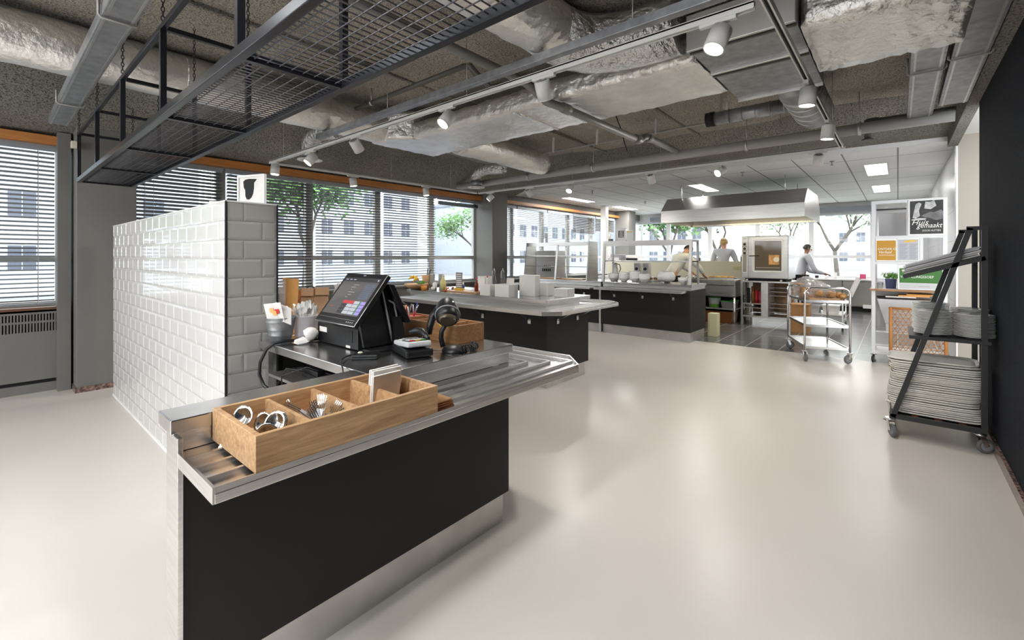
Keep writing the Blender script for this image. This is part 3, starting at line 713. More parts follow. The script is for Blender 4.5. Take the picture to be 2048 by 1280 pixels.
trackrun((5.90, .42, TZ), (5.90, 5.84, TZ), 'white lighting track along the kitchen edge', (.6, 2.0, 3.4, 4.8))
trackrun((2.33, 5.86, TZ), (5.86, 5.86, TZ), 'white lighting track parallel to the window blinds', (.5, 1.7, 2.9))
trackrun((.6, .45, TZ), (5.86, .45, TZ), 'white lighting track running towards the dark wall rack', (1.6, 3.0, 4.4))
trackrun((-4.6, .6, TZ), (-4.6, 5.6, TZ), 'white lighting track added behind the camera for the fill spotlights', (.6, 2.5, 4.4))  # unseen track added to carry the fill spotlights
def spot(x, y, axis, aim, label, power=None, facing=None, size=.045):
    """aim: direction the lamp looks; the head hangs under an adapter"""
    t = thing('track_spotlight', label, 'spotlight', (x, y, TZ - .02), group='white track spotlights')
    ax = Vector((1, 0, 0)) if axis == 'x' else Vector((0, 1, 0)); sd = Vector((0, 1, 0)) if axis == 'x' else Vector((1, 0, 0))
    part('adapter', MB().obox((x, y, TZ - .024), ax * .085, sd * .015, Vector((0, 0, .010))), 'track', t, bevel=.003)
    d = Vector(aim).normalized(); c = Vector((x, y, TZ - .105)); r = .05; h = .055
    part('swivel', MB().cyl((x, y, TZ - .03), (x, y, TZ - .06), .014, n=10).cyl((x, y, TZ - .05), c - d * .03, .011, n=8), 'track', t)
    b = c - d * h; f = c + d * h
    hd = part('lamp_head', MB().cyl(b, f, r, n=28).cyl(b - d * .006, b, r * .86, r, n=28), 'track', t)
    part('cooling_fins', MB().cyl(b - d * .0075, b - d * .005, r * .7, n=20), 'grey', hd)
    part('lamp_disc', MB().cyl(f, f + d * .002, r * .86, n=24), 'led', hd)
    part('rim', MB().tube([f + v for v in [(Vector(p) - f) for p in MB().ring(f, d, r * .94, 24)]], .004, 6, closed=True), 'white', hd)
    l = bpy.data.lights.new('lamp', 'SPOT'); l.energy = SPOT if power is None else power; l.spot_size = 2.1; l.spot_blend = .8; l.shadow_soft_size = .045; l.color = (1, .955, .89)
    o = bpy.data.objects.new('lamp', l); col.objects.link(o); o.location = f + d * .012; o.rotation_euler = d.to_track_quat('-Z', 'Y').to_euler()
    o.parent = t; o.matrix_parent_inverse = chain(t).inverted()
spot(2.30, .66, 'y', (-.35, .25, -.9), 'largest white spotlight, glowing, nearest the camera in front of the galvanised box')
spot(2.30, 1.70, 'y', (.62, .12, -1), 'white spotlight with black fins seen from behind, under the flat duct')
spot(2.30, 2.62, 'y', (-.8, .15, -1), 'glowing white spotlight tilted left on the long track, middle of the frame')
spot(2.30, 3.90, 'y', (.75, .25, -.8), 'unlit-looking tilted spotlight on the long track above the flat duct shoulder')
spot(2.30, 4.82, 'y', (-.8, .15, -1), 'tilted spotlight second from the window end of the long track')
spot(2.30, 5.74, 'y', (-.1, -.05, -1), 'spotlight at the window end of the long track, pointing straight down')
spot(3.40, 5.86, 'x', (.1, -.1, -1), 'left spotlight of the track parallel to the blinds')
spot(4.70, 5.86, 'x', (.05, -.1, -1), 'right spotlight of the track parallel to the blinds')
spot(5.90, 5.55, 'y', (-.5, .6, -.8), 'spotlight turned sideways at the corner before the middle column')
spot(5.90, 4.66, 'y', (.7, -.2, -1), 'spotlight on the kitchen-edge track directly above the left display, seen from behind')
spot(5.90, 3.86, 'y', (-.6, -.05, -.8), 'bright spotlight on the kitchen-edge track facing the camera')
spot(5.90, 2.55, 'y', (.6, 0, -1), 'ring-backed spotlight on the kitchen-edge track left of the hood')
spot(5.90, 1.66, 'y', (-.8, .5, -.6), 'glowing spotlight above the steel hood facing left')
spot(5.90, .66, 'y', (.6, .2, -1), 'spotlight tilted away at the right end of the kitchen-edge track')
spot(3.52, .45, 'x', (0, .1, -1), 'glowing spotlight on the short track, in front of the galvanised elbow')
spot(4.64, .45, 'x', (0, .1, -1), 'smaller glowing spotlight farther down the short track')
for i, (x, y) in enumerate([(-4.6, 1.4), (-4.6, 2.8), (-4.6, 4.4)]):  # unseen spotlights added to raise the light level of the room
    spot(x, y, 'y', (.3, 0, -1), ['fill spotlight added behind the camera nearest the dark wall', 'middle fill spotlight added behind the camera', 'fill spotlight added behind the camera nearest the windows'][i])
# recessed light panels in the kitchen ceiling
def lpanel(x0, y0, x1, y1, label, z=2.82, power=44, group='recessed ceiling light panels', tint=(1, .97, .92)):
    t = thing('ceiling_light', label, 'ceiling light', ((x0 + x1) / 2, (y0 + y1) / 2, z), group=group)
    part('frame', MB().box(x0 - .02, y0 - .02, z - .006, x1 + .02, y0, z + .001).box(x0 - .02, y1, z - .006, x1 + .02, y1 + .02, z + .001).box(x0 - .02, y0, z - .006, x0, y1, z + .001).box(x1, y0, z - .006, x1 + .02, y1, z + .001), 'white', t)
    part('diffuser', MB().box(x0, y0, z - .004, x1, y1, z + .001), 'panel', t)
    l = bpy.data.lights.new('lamp', 'AREA'); l.shape = 'RECTANGLE'; l.size = x1 - x0; l.size_y = y1 - y0; l.energy = power; l.color = tint
    o = bpy.data.objects.new('lamp', l); col.objects.link(o); o.location = ((x0 + x1) / 2, (y0 + y1) / 2, z - .012); o.parent = t; o.matrix_parent_inverse = chain(t).inverted()
lpanel(9.2, 6.02, 10.4, 6.26, 'nearest left recessed ceiling light, above the left food display')
lpanel(11.75, 6.02, 12.95, 6.26, 'far left recessed ceiling light near the white post')
lpanel(9.2, 2.95, 10.4, 3.20, 'recessed ceiling light directly above the hood')
lpanel(8.95, .13, 10.15, .40, 'nearest right recessed ceiling light, beside the spotlight', power=22)
lpanel(11.7, .13, 12.9, .40, 'recessed ceiling light above the poster stand', power=22)
lpanel(12.3, 2.95, 13.5, 3.20, 'recessed ceiling light behind the hood')
for i, (x, y) in enumerate([(8.6, 5.05), (11.2, 5.0), (8.35, 2.0), (8.25, .75), (12.4, 1.6)]):
    solo('sprinkler', MB().lathe([(0, 0), (.03, 0), (.03, -.008), (.008, -.012), (.008, -.05), (.022, -.055), (.022, -.06), (0, -.06)], (x, y, 2.819), 10), 'grey', ['small sprinkler head above the left display', 'small sprinkler head before the white post', 'small sprinkler head in front of the hood', 'small sprinkler head in the tile right of the glowing kitchen spotlight', 'small sprinkler head behind the hood'][i], 'sprinkler', group='sprinkler heads')

# ------------------------------------------------------------------ hanging mesh rack
XL, XR, ZB, ZT, Y0, Y1 = .60, 1.00, 2.127, 2.575, .20, 6.0
t = thing('hanging_mesh_rack', 'long blue-black steel frame with wire mesh floor hanging on chains from the ceiling', 'hanging rack', (.8, 3.1, ZB))
w_ = .032
for x, nm in ((XL, 'lower_rail'), (XR, 'lower_rail')): part(nm, MB().box(x - w_ / 2, Y0, ZB - .02, x + w_ / 2, Y1, ZB + .02), 'meshs', t, bevel=.003)
for x in (XL, XR): part('upper_rail', MB().box(x - .012, Y0, ZT - .015, x + .012, Y1, ZT + .012), 'meshs', t, bevel=.002)
ys = [Y1 - .015, 4.93, 3.90, 2.87, 1.80, .75]
for y in ys:
    for x in (XL, XR): part('post', MB().box(x - .013, y - .015, ZB + .02, x + .013, y + .015, ZT - .015), 'meshs', t)
    part('upper_crossbar', MB().box(XL + .012, y - .012, ZT - .013, XR - .012, y + .012, ZT + .01), 'meshs', t)
    part('lower_crossbar', MB().box(XL + .016, y - .012, ZB - .018, XR - .016, y + .012, ZB + .012), 'meshs', t)
mb = MB()
for i in range(1, 9): x = XL + i * .4 / 9; mb.cyl((x, Y0, ZB - .006), (x, Y1, ZB - .006), .0024, n=6)
part('long_wires', mb, 'wire', t)
mb = MB(); y = Y0 + .02
while y < Y1: mb.cyl((XL, y, ZB - .001), (XR, y, ZB - .001), .0027, n=5); y += .034
part('cross_wires', mb, 'wire', t)
def chainlink(x, y, z0, z1):
    mb = MB(); z = z0; k = 0
    while z < z1:
        u = Vector((1, 0, 0)) if k % 2 else Vector((0, 1, 0))
        mb.tube([Vector((x, y, z)) + u * .0075 * math.cos(a) + Vector((0, 0, .015 * math.sin(a))) for a in [2 * PI * i / 8 for i in range(8)]], .0026, 5, closed=True); z += .024; k += 1
    return mb
for y in ys[:5]:
    for x in (XL, XR): part('chain', chainlink(x, y, ZT + .02, 3.08), 'blackm', t)
lpanel(6.3, -1.5, 6.9, -1.2, 'fill light added out of view in the recess past the dark wall', z=2.86, power=7)  # unseen lamp added to brighten the recess wall
k_ = 0
for x in (-4.6, -2.6, -.8):  # unseen panels added as frontal fill from behind the camera
    for y in (.9, 3.0, 5.1):
        lpanel(x - .6, y - .15, x + .6, y + .15, 'added fill light behind the camera, %s counting from the dark wall in the %s row' % (ORD[k_ % 3], ['rear', 'middle', 'front'][k_ // 3]), z=3.03, power=FILL * {.9: 1.15, 3.0: .26, 5.1: .10}[y], group='added fill lights behind the camera', tint=(.94, .97, 1)); k_ += 1
# ================================================================== TILED HALF WALL
t = struct('wall_tiled', MB().box(.856, 2.772, 0, 1.121, 6.01, 1.695), 'grout')
def bevtile(mb, o, u, w, a, b, c, d, n, th=.006, bw=.014, mi=0):
    """o origin, u/w in-plane unit axes, rectangle a..b x c..d, n outward"""
    o, u, w, n = map(Vector, (o, u, w, n)); g = .0015; a += g; b -= g; c += g; d -= g
    k = min(bw, (b - a) * .45)
    pts = [(a, c, 0), (b, c, 0), (b, d, 0), (a, d, 0), (a, c, .003), (b, c, .003), (b, d, .003), (a, d, .003), (a + k, c + bw, th), (b - k, c + bw, th), (b - k, d - bw, th), (a + k, d - bw, th)]
    mb.add([o + u * p + w * q + n * r for p, q, r in pts], [(0, 1, 5, 4), (1, 2, 6, 5), (2, 3, 7, 6), (3, 0, 4, 7), (4, 5, 9, 8), (5, 6, 10, 9), (6, 7, 11, 10), (7, 4, 8, 11), (8, 9, 10, 11)], mi)
mb = MB(); rh = .105; zb = .018
for r in range(16):
    z = zb + r * rh; y = 2.775 + (0 if r % 2 else -.1)
    while y < 6.0:
        a, b = max(y, 2.775), min(y + .2, 6.005)
        if b - a > .02: bevtile(mb, (.856, 0, 0), (0, 1, 0), (0, 0, 1), a, b, z, z + rh, (-1, 0, 0))
        y += .2
part('tiles', mb, 'tile', t, label='glossy white bevelled tiles on the long face')
mb = MB()
for r in range(16):
    z = zb + r * rh; sp = .942 if r % 2 else 1.038
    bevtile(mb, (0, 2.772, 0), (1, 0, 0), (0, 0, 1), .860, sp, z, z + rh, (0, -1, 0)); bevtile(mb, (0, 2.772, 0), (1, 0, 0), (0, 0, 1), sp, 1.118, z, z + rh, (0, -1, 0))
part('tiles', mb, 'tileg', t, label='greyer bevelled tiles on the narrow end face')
for x in (.850, 1.117): part('corner_trim', MB().box(x, 2.762, 0, x + .007, 2.775, 1.70), 'blackm', t)
part('coping', MB().box(.848, 2.763, 1.695, 1.127, 6.01, 1.703), 'whitegl', t)
part('skirting', MB().box(.845, 2.775, 0, .857, 6.01, .02), 'white', t)

P0, P1 = Vector((.985, 2.98, 1.703)), Vector((1.06, 2.78, 1.703)); dr = (P1 - P0).normalized(); nr = dr.cross(Vector((0, 0, 1))); up_ = Vector((0, 0, 1))
t = thing('picture_frame', 'white framed poster with a dark ink shape standing on the tiled wall', 'picture frame', (1.02, 2.88, 1.703))
L = (P1 - P0).length; H_ = .172
def onp(a, b, off=0): return P0 + dr * a + up_ * b + nr * off
mb = MB()
for (a0, b0, a1, b1) in ((0, 0, L, .012), (0, H_ - .012, L, H_), (0, .012, .012, H_ - .012), (L - .012, .012, L, H_ - .012)):
    c = onp((a0 + a1) / 2, (b0 + b1) / 2); mb.obox(c, dr * (a1 - a0) / 2, up_ * (b1 - b0) / 2, nr * .008)
part('frame', mb, 'white', t)
part('print', MB().obox(onp(L / 2, H_ / 2, -.002), dr * (L / 2 - .012), up_ * (H_ / 2 - .012), nr * .003), 'paper', t)
rr = random.Random(4); pts = [(.045, .135), (.05, .10), (.06, .085), (.062, .05), (.075, .03), (.09, .028), (.105, .04), (.118, .06), (.125, .09), (.13, .125), (.15, .145), (.12, .148), (.09, .15), (.06, .146)]
n_ = len(pts); vs = [onp(a, b, -.0062 if nr.y > 0 else .0015) for a, b in pts]
sgn = 1 if nr.dot(Vector((-.76, -.65, 0))) > 0 else -1
vs = [onp(a + rr.uniform(-.003, .003), b, sgn * .0018) for a, b in pts]; vs2 = [v + nr * sgn * .001 for v in vs]
part('ink_shape', MB().add(vs + vs2, [tuple(range(n_)), tuple(range(n_, 2 * n_))] + [(i, (i + 1) % n_, n_ + (i + 1) % n_, n_ + i) for i in range(n_)]), 'chefk', t)
solo('folded_card', MB().obox((.90, 3.05, 1.712), (.03, -.02, 0), (.018, .03, 0), (0, 0, .008)), 'paper', 'small white card lying on the tiled wall left of the framed poster', 'card', bevel=.002)

# ================================================================== COUNTERS
def offset_ribs(path, mb, z, w=.012, h=.012):
    for a, b in zip(path, path[1:]): mb.bar((a[0], a[1], z + h / 2), (b[0], b[1], z + h / 2), w, h)
# --- cashier counter
t = thing('cashier_counter', 'nearest serving counter with black front, stainless worktop and tray rail, carrying the till', 'counter', (1.1, 1.9, 0))
cc = t
part('front_panel', MB().box(.363, 1.56, .163, 1.80, 1.578, .80), 'black', t, label='matt black front panel')
part('plinth', MB().box(.40, 1.588, 0, 1.785, 1.60, .163), 'steeld', t)
part('end_post', MB().box(.358, 1.552, 0, .372, 1.67, .88), 'steel', t, bevel=.002)
part('back_panel', MB().box(.372, 1.64, 0, 1.01, 1.665, .88), 'steeld', t)
part('side_panel', MB().box(1.785, 1.579, .163, 1.80, 2.70, .80), 'black', t)
part('cabinet_back', MB().box(1.32, 1.68, .05, 1.34, 2.70, .87), 'steeld', t)
part('cabinet_body', MB().box(1.345, 1.62, .163, 1.78, 2.70, .78), 'black', t)
part('inner_shelf', MB().box(1.03, 1.68, .735, 1.315, 2.66, .75), 'steeld', t)
part('leg', MB().box(1.03, 2.66, 0, 1.06, 2.69, .88), 'steel', t)
part('leg', MB().box(1.03, 1.68, 0, 1.06, 1.71, .88), 'steel', t)
part('plinth', MB().box(1.77, 1.605, 0, 1.785, 2.68, .163), 'steeld', t)
part('backsplash', MB().box(.364, 1.600, .828, 1.845, 1.606, .882), 'steel', t)
part('end_splash', MB().box(1.838, 1.606, .828, 1.845, 2.70, .882), 'steel', t)
part('ledge', MB().box(.352, 1.597, .880, 1.012, 1.739, .922), 'steelh', t, bevel=.003)
part('worktop', MB().box(1.012, 1.592, .880, 1.872, 2.755, .922), 'steelh', t, bevel=.003, label='stainless worktop under the till')
part('tray_shelf', MB().prism([(.363, 1.252), (1.998, 1.252), (2.146, 1.40), (2.146, 2.70), (1.845, 2.70), (1.845, 1.60), (.363, 1.60)], .800, .826), 'steel', t, bevel=.002)
mb = MB()
for k in range(3): d = .085 * (k + 1); offset_ribs([(.366, 1.252 + d), (2.146 - d, 1.252 + d), (2.146 - d, 2.69)], mb, .826)
part('slide_ribs', mb, 'steel', t)
mb = MB(); lp = [(.366, 1.256), (1.996, 1.256), (2.142, 1.402), (2.142, 2.70)]
for a, b in zip(lp, lp[1:]): mb.bar((a[0], a[1], .8205), (b[0], b[1], .8205), .005, .041)
part('outer_lip', mb, 'steel', t)
part('end_lip', MB().box(.3585, 1.254, .800, .3655, 1.5515, .841), 'steel', t)
# --- island counter
def bracket(x, y, dx, dy, parent):
    part('rail_bracket', MB().bar((x, y, .70), (x + dx, y + dy, .797), .018, .006).obox((x + dx * .02, y + dy * .02, .695), (.006 + abs(dy) * .08, 0, 0), (0, .006 + abs(dx) * .08, 0), (0, 0, .025)), 'steel', parent)
t = thing('island_counter', 'middle serving counter with chamfered stainless tray rail and white boxes on top', 'counter', (4.3, 4.1, 0))
part('body', MB().box(3.83, 2.79, .163, 4.66, 5.30, .80), 'black', t, label='matt black body')
part('upper_body', MB().box(3.97, 2.91, .80, 4.66, 5.30, .88), 'steel', t)
part('plinth', MB().box(3.86, 2.82, 0, 4.63, 5.28, .163), 'steeld', t)
part('worktop', MB().box(3.93, 2.87, .880, 4.84, 5.33, .922), 'steelh', t, bevel=.003)
part('tray_shelf', MB().prism([(3.617, 5.30), (3.617, 2.70), (3.76, 2.552), (4.96, 2.552), (5.14, 2.74), (5.14, 5.30), (4.66, 5.30), (4.66, 2.90), (3.965, 2.90), (3.965, 5.30)], .800, .826), 'steel', t, bevel=.002)
mb = MB()
for k in range(3): d = .085 * (k + 1); offset_ribs([(3.617 + d, 5.29), (3.617 + d, 2.552 + d), (5.14 - d, 2.552 + d), (5.14 - d, 5.29)], mb, .826)
part('slide_ribs', mb, 'steel', t)
mb = MB(); lp = [(3.619, 5.30), (3.619, 2.70), (3.762, 2.555), (4.959, 2.555), (5.138, 2.742), (5.138, 5.30)]
for a, b in zip(lp, lp[1:]): mb.bar((a[0], a[1], .8205), (b[0], b[1], .8205), .005, .041)
part('outer_lip', mb, 'steel', t)
for y in (3.02, 3.72, 4.43, 5.1): bracket(3.83, y, -.17, 0, t)
for x in (4.02, 4.41): bracket(x, 2.79, 0, -.19, t)
# --- long serving line at the kitchen edge (two units)
def line_unit(name, label, y0, y1, end=False):
    t = thing(name, label, 'counter', (7.7, (y0 + y1) / 2, 0))
    part('body', MB().box(7.35, y0, .163, 8.12, y1, .84), 'black', t, label='matt black body')
    part('upper_band', MB().box(7.42, y0, .84, 8.10, y1, .892), 'steel', t)
    part('plinth', MB().box(7.40, y0 + .012, 0, 8.08, y1 - .005, .163), 'steeld', t)
    part('worktop', MB().box(7.39, y0 - .012, .892, 8.13, y1 - .002, .93), 'steelh', t, bevel=.003)
    part('tray_shelf', MB().box(7.075, y0 + .04, .805, 7.349, y1 - .002, .83), 'steel', t, bevel=.002)
    mb = MB()
    for k in range(3): offset_ribs([(7.075 + .07 * (k + 1), y0 + .045), (7.075 + .07 * (k + 1), y1 - .005)], mb, .83)
    part('slide_ribs', mb, 'steel', t)
    part('outer_lip', MB().box(7.07, y0 + .04, .805, 7.075, y1 - .002, .845), 'steel', t)
    for k in range(3): bracket(7.35, y0 + (k + .5) * (y1 - y0) / 3, -.16, 0, t)
    return t
line_unit('serving_counter', 'right serving counter with black body and steel tray rail, carrying the white bowls', 2.53, 4.13)
line_unit('serving_counter', 'left serving counter with steel tray rail, behind the island counter', 4.17, 6.10)
solo('joint_post', MB().box(7.338, 4.131, 0, 7.36, 4.169, .80), 'steel', 'stainless upright covering the joint between the two serving counters', 'post')
# --- food displays
def P3(t_, name, pts, w, d, m='steel'):
    part(name, MB().bar(pts[0], pts[1], w, d, up=(0, 1, 0)), m, t_)
t = thing('food_display', 'open steel food display with two shelves above the right serving counter', 'food display', (7.65, 3.36, .93))
for y in (2.57, 4.15):
    part('post', MB().bar((7.455, y, .93), (7.52, y, 1.67), .038, .045, up=(0, 1, 0)), 'hoods', t)
    part('post', MB().bar((7.86, y, .93), (7.83, y, 1.67), .03, .03, up=(0, 1, 0)), 'hoods', t)
    part('side_bar', MB().bar((7.52, y, 1.655), (7.83, y, 1.655), .03, .03), 'hoods', t)
    part('side_bar', MB().bar((7.49, y, 1.31), (7.84, y, 1.31), .02, .02), 'blackm', t)
part('top_fascia', MB().box(7.50, 2.59, 1.58, 7.53, 4.13, 1.672), 'hoods', t)
part('top_shelf', MB().box(7.53, 2.59, 1.655, 7.85, 4.13, 1.668), 'hoods', t)
part('middle_shelf', MB().box(7.485, 2.59, 1.295, 7.85, 4.13, 1.315), 'hoods', t)
t = thing('food_display', 'steel food display with solid slanted end panels above the left serving counter', 'food display', (7.65, 5.27, .93))
for y, nm in ((6.02, 'end_panel'), (4.50, 'end_panel')):
    part(nm, MB().add([(7.44, y - .01, .93), (7.86, y - .01, .93), (7.86, y - .01, 1.68), (7.54, y - .01, 1.68), (7.44, y + .01, .93), (7.86, y + .01, .93), (7.86, y + .01, 1.68), (7.54, y + .01, 1.68)],
         [(0, 1, 2, 3), (4, 7, 6, 5), (0, 4, 5, 1), (1, 5, 6, 2), (2, 6, 7, 3), (3, 7, 4, 0)]), 'hoods', t)
part('post', MB().bar((7.45, 5.22, .93), (7.54, 5.22, 1.62), .035, .04, up=(0, 1, 0)), 'hoods', t)
part('post', MB().bar((7.86, 5.22, .93), (7.86, 5.22, 1.62), .03, .03, up=(0, 1, 0)), 'hoods', t)
part('top_fascia', MB().box(7.535, 4.51, 1.60, 7.56, 6.01, 1.675), 'hoods', t)
part('top_shelf', MB().box(7.56, 4.51, 1.66, 7.86, 6.01, 1.673), 'hoods', t)
part('middle_shelf', MB().box(7.50, 4.51, 1.39, 7.82, 6.01, 1.41), 'hoods', t)
part('lower_rod', MB().cyl((7.48, 4.51, 1.19), (7.48, 6.01, 1.19), .006, n=8), 'hoods', t)
for i, (a, b) in enumerate(((4.62, 5.12), (5.30, 5.92))):
    solo('cutting_board', MB().box(7.50, a, .93, 7.80, b, .955), 'oakz', ['wooden board under the right half of the left food display', 'wooden board under the left half of the left food display'][i], 'board', group='wooden boards in the left display', bevel=.003)
t = thing('white_appliance', 'white cooling cabinet with rows of black slots behind the left food display', 'appliance', (8.35, 6.0, 0))
part('housing', MB().box(8.18, 5.75, 0, 8.6, 6.3, 1.52), 'whitegl', t, bevel=.01)
for r_, z_ in ((0, 1.06), (1, 1.16)):
    for k in range(5 if r_ == 0 else 4): part('slot', MB().box(8.172, 5.86 + k * .05, z_, 8.179, 5.885 + k * .05, z_ + (.06 if r_ == 0 else .03)), 'dark', t)
# things on the right serving counter
bw = MB().lathe([(0, 0), (.045, 0), (.05, .012), (.085, .05), (.10, .085), (.097, .088), (.08, .052), (.045, .016), (0, .014)], n=22)
def bowlstack(x, y, n, rot, label, group='white bowls on the right serving counter', tip=0.):
    for k in range(n):
        lab = label if n == 1 else '%s, %s in the row' % (label, ORD[k]) if tip else '%s, %s from the bottom' % (label, ORD[k])
        if not hasattr(bowlstack, 'p'):
            o = part('bowl', bw, 'porc'); bowlstack.p = o; tag(o, lab, 'bowl', group)
        else:
            o = bowlstack.p.copy(); col.objects.link(o); tag(o, lab, 'bowl', group)
        if tip: o.location = (x + .004 * k, y + .036 * k, .93 + .098); o.rotation_euler = (tip, 0, 0)
        else: o.location = (x, y, .93 + .022 * k); o.rotation_euler = (0, 0, rot)
bowlstack(7.62, 2.88, 6, 0, 'tipped white bowl near the right display post', tip=-1.35)
bowlstack(7.56, 2.70, 2, 0, 'upright white bowl beside the right display post')
bowlstack(7.86, 3.10, 5, 0, 'white bowl in the stack left of the tipped bowls')
for i, (y, n) in enumerate([(4.02, 4), (3.81, 5), (3.60, 6), (3.42, 4)]):
    bowlstack(7.62, y, n, 0, 'white bowl in the %s stack from the left' % ORD[i])
t = thing('drink_dispenser', 'tall white jug with black handle at the left post of the right display', 'jug', (7.66, 4.06, .93))
part('body', MB().lathe([(0, 0), (.05, 0), (.055, .02), (.05, .22), (.035, .30), (.03, .34), (0, .345)], (7.76, 4.06, .93), 20), 'whitegl', t)
part('handle', MB().tube([(7.76, 4.03, 1.25), (7.76, 3.97, 1.24), (7.76, 3.95, 1.16), (7.76, 3.99, 1.08)], .008, 8), 'blackp', t)
for i, y in enumerate((3.72, 3.55)):
    t = thing('cereal_dispenser', ['white box dispenser with black round tap, left of the pair', 'white box dispenser with black round tap, right of the pair'][i], 'dispenser', (7.98, y, .93), group='white dispensers on the right serving counter')
    part('housing', MB().box(7.95, y - .06, .93, 8.08, y + .06, 1.28), 'whitegl', t, bevel=.012); part('tap', MB().cyl((7.95, y, 1.16), (7.93, y, 1.16), .028, n=16), 'blackp', t)
def sign(x, y, w, h, z, label, name='sign', dark=True):
    t = thing(name, label, 'sign', (x, y, z))
    part('board', MB().box(x, y - w / 2, z, x + .012, y + w / 2, z + h), 'white', t)
    return t
t = sign(7.62, 3.87, .175, .245, 1.6685, 'white sign with a black printed square standing on the right food display')
part('dark_print', MB().box(7.618, 3.815, 1.74, 7.62, 3.925, 1.865), 'txtk', t)
for k in range(8): part('lettering', MB().box(7.6165, 3.825 + (k % 3) * .006, 1.75 + .0145 * k, 7.618, 3.912 - (k % 2) * .012, 1.756 + .0145 * k), 'txtw', t)
t = sign(7.62, 3.70, .125, .19, 1.6685, 'white sign with an orange brush stroke beside the black-printed sign')
part('brush_stroke', MB().box(7.618, 3.645, 1.83, 7.62, 3.755, 1.847), 'yellow', t)
t = sign(7.64, 5.58, .06, .20, 1.673, 'narrow white leaflet with yellow top standing on the left food display')
part('yellow_mark', MB().box(7.638, 5.56, 1.78, 7.64, 5.60, 1.80), 'yellow', t)
solo('small_speaker', MB().box(7.60, 4.06, 1.669, 7.68, 4.12, 1.72), 'grey', 'small dark box at the left end of the right display top', 'box', bevel=.004)
# --- things on the island counter
def wbox(x, y, z, a, b, h, label, rz=0.):
    t = solo('takeaway_box', MB().box(-a / 2, -b / 2, 0, a / 2, b / 2, h), 'whitegl', label, 'box', 'white boxes on the island counter', bevel=.003, loc=(x, y, z), rotz=rz); return t
WZ = .922
wbox(4.02, 3.80, WZ, .15, .17, .13, 'white box with bottles behind it, left of the other white boxes')
wbox(4.02, 3.52, WZ, .17, .22, .145, 'low wide white box in front of the small grey card holder')
wbox(4.26, 3.36, WZ, .10, .24, .25, 'tallest upright white box on the island counter')
wbox(4.42, 3.23, WZ, .12, .15, .155, 'medium white box directly right of the tallest one')
wbox(4.42, 2.97, WZ, .15, .19, .10, 'low white box alone near the right edge of the island counter')
wbox(4.5, 4.33, WZ, .16, .13, .20, 'white box behind the sauce bottles')
t = thing('card_holder', 'small tilted grey-white card holder behind the low wide white box', 'card holder', (4.25, 3.66, WZ))
part('card', MB().obox((4.25, 3.66, WZ + .12), (.01, 0, .085), (0, .06, 0), (.004, 0, -.0005)), 'paper', t); part('foot', MB().box(4.22, 3.6, WZ, 4.30, 3.72, WZ + .035), 'white', t)
def bottle(x, y, z, r, h, m, cap, label, group='bottles on the island counter'):
    t = thing('bottle', label, 'bottle', (x, y, z), group=group)
    part('body', MB().lathe([(0, 0), (r, 0), (r, h * .55), (r * .45, h * .78), (r * .4, h * .92), (0, h * .92)], (x, y, z), 14), m, t)
    part('cap', MB().cyl((x, y, z + h * .92), (x, y, z + h), r * .45, n=10), cap, t); return t
bottle(4.12, 4.12, WZ, .026, .20, 'sauce', 'red', 'bottle of brown sauce with red cap left of the oil bottles')
bottle(4.22, 4.02, WZ, .024, .22, 'porc', 'red', 'white sauce bottle with red cap beside the brown sauce')
for i, (x, y) in enumerate([(4.28, 3.96), (4.34, 3.86)]):
    t = bottle(x, y, WZ, .03, .30, 'clear', 'clear', ['left tall clear bottle with flip top', 'right tall clear bottle with flip top'][i]); part('stopper', MB().tube([(x, y - .02, WZ + .27), (x, y, WZ + .32), (x, y + .03, WZ + .27), (x, y + .035, WZ + .2)], .004, 6), 'porc', t)
bottle(4.08, 4.72, WZ, .042, .22, 'juice', 'white', 'squat bottle of pale yellow juice near the window')
t = thing('menu_card', 'grey printed menu card standing in a yellow block on the island counter', 'menu', (4.1, 4.42, WZ + .025))
part('card', MB().box(4.095, 4.36, WZ + .05, 4.10, 4.48, WZ + .26), 'grey', t); part('foot', MB().box(4.07, 4.36, WZ + .025, 4.13, 4.48, WZ + .055), 'yellow', t)
for k in range(7): part('lettering', MB().box(4.092, 4.372, WZ + .07 + k * .026, 4.095, 4.468, WZ + .082 + k * .026), 'txtw', t)
solo('cutting_board', MB().box(4.00, 4.02, WZ, 4.18, 4.56, WZ + .024), 'oakz', 'light wooden board carrying the menu card on the island counter', 'board', bevel=.004)
solo('white_tray', MB().box(4.2, 4.1, WZ, 4.46, 4.5, WZ + .03), 'whitegl', 'flat white tray behind the wooden board on the island counter', 'tray', bevel=.005)
rr = random.Random(5)
lab = ['bowl of orange-topped dessert cups behind the juice', 'small white cup with lid left of the juice', 'small patterned cup left of the juice bottle', 'small sauce jar right of the juice bottle', 'blue-lidded cup among the wrapped sweets', 'white cup behind the wrapped sweets']
for i, (x, y, r, h, m) in enumerate([(3.99, 5.02, .045, .06, 'orangef'), (4.10, 4.92, .035, .10, 'porc'), (4.02, 4.86, .03, .05, 'paper'), (4.05, 4.62, .02, .05, 'bread'), (4.35, 4.62, .03, .07, 'blue'), (4.45, 4.75, .035, .10, 'porc')]):
    solo('cup', MB().lathe([(0, 0), (r * .8, 0), (r, h), (r * .92, h), (r * .75, .006), (0, .006)], (x, y, WZ), 14).sph((x, y, WZ + h * .8), r * .85, r * .85, h * .35, 10), m, lab[i], 'cup', 'small cups on the island counter')
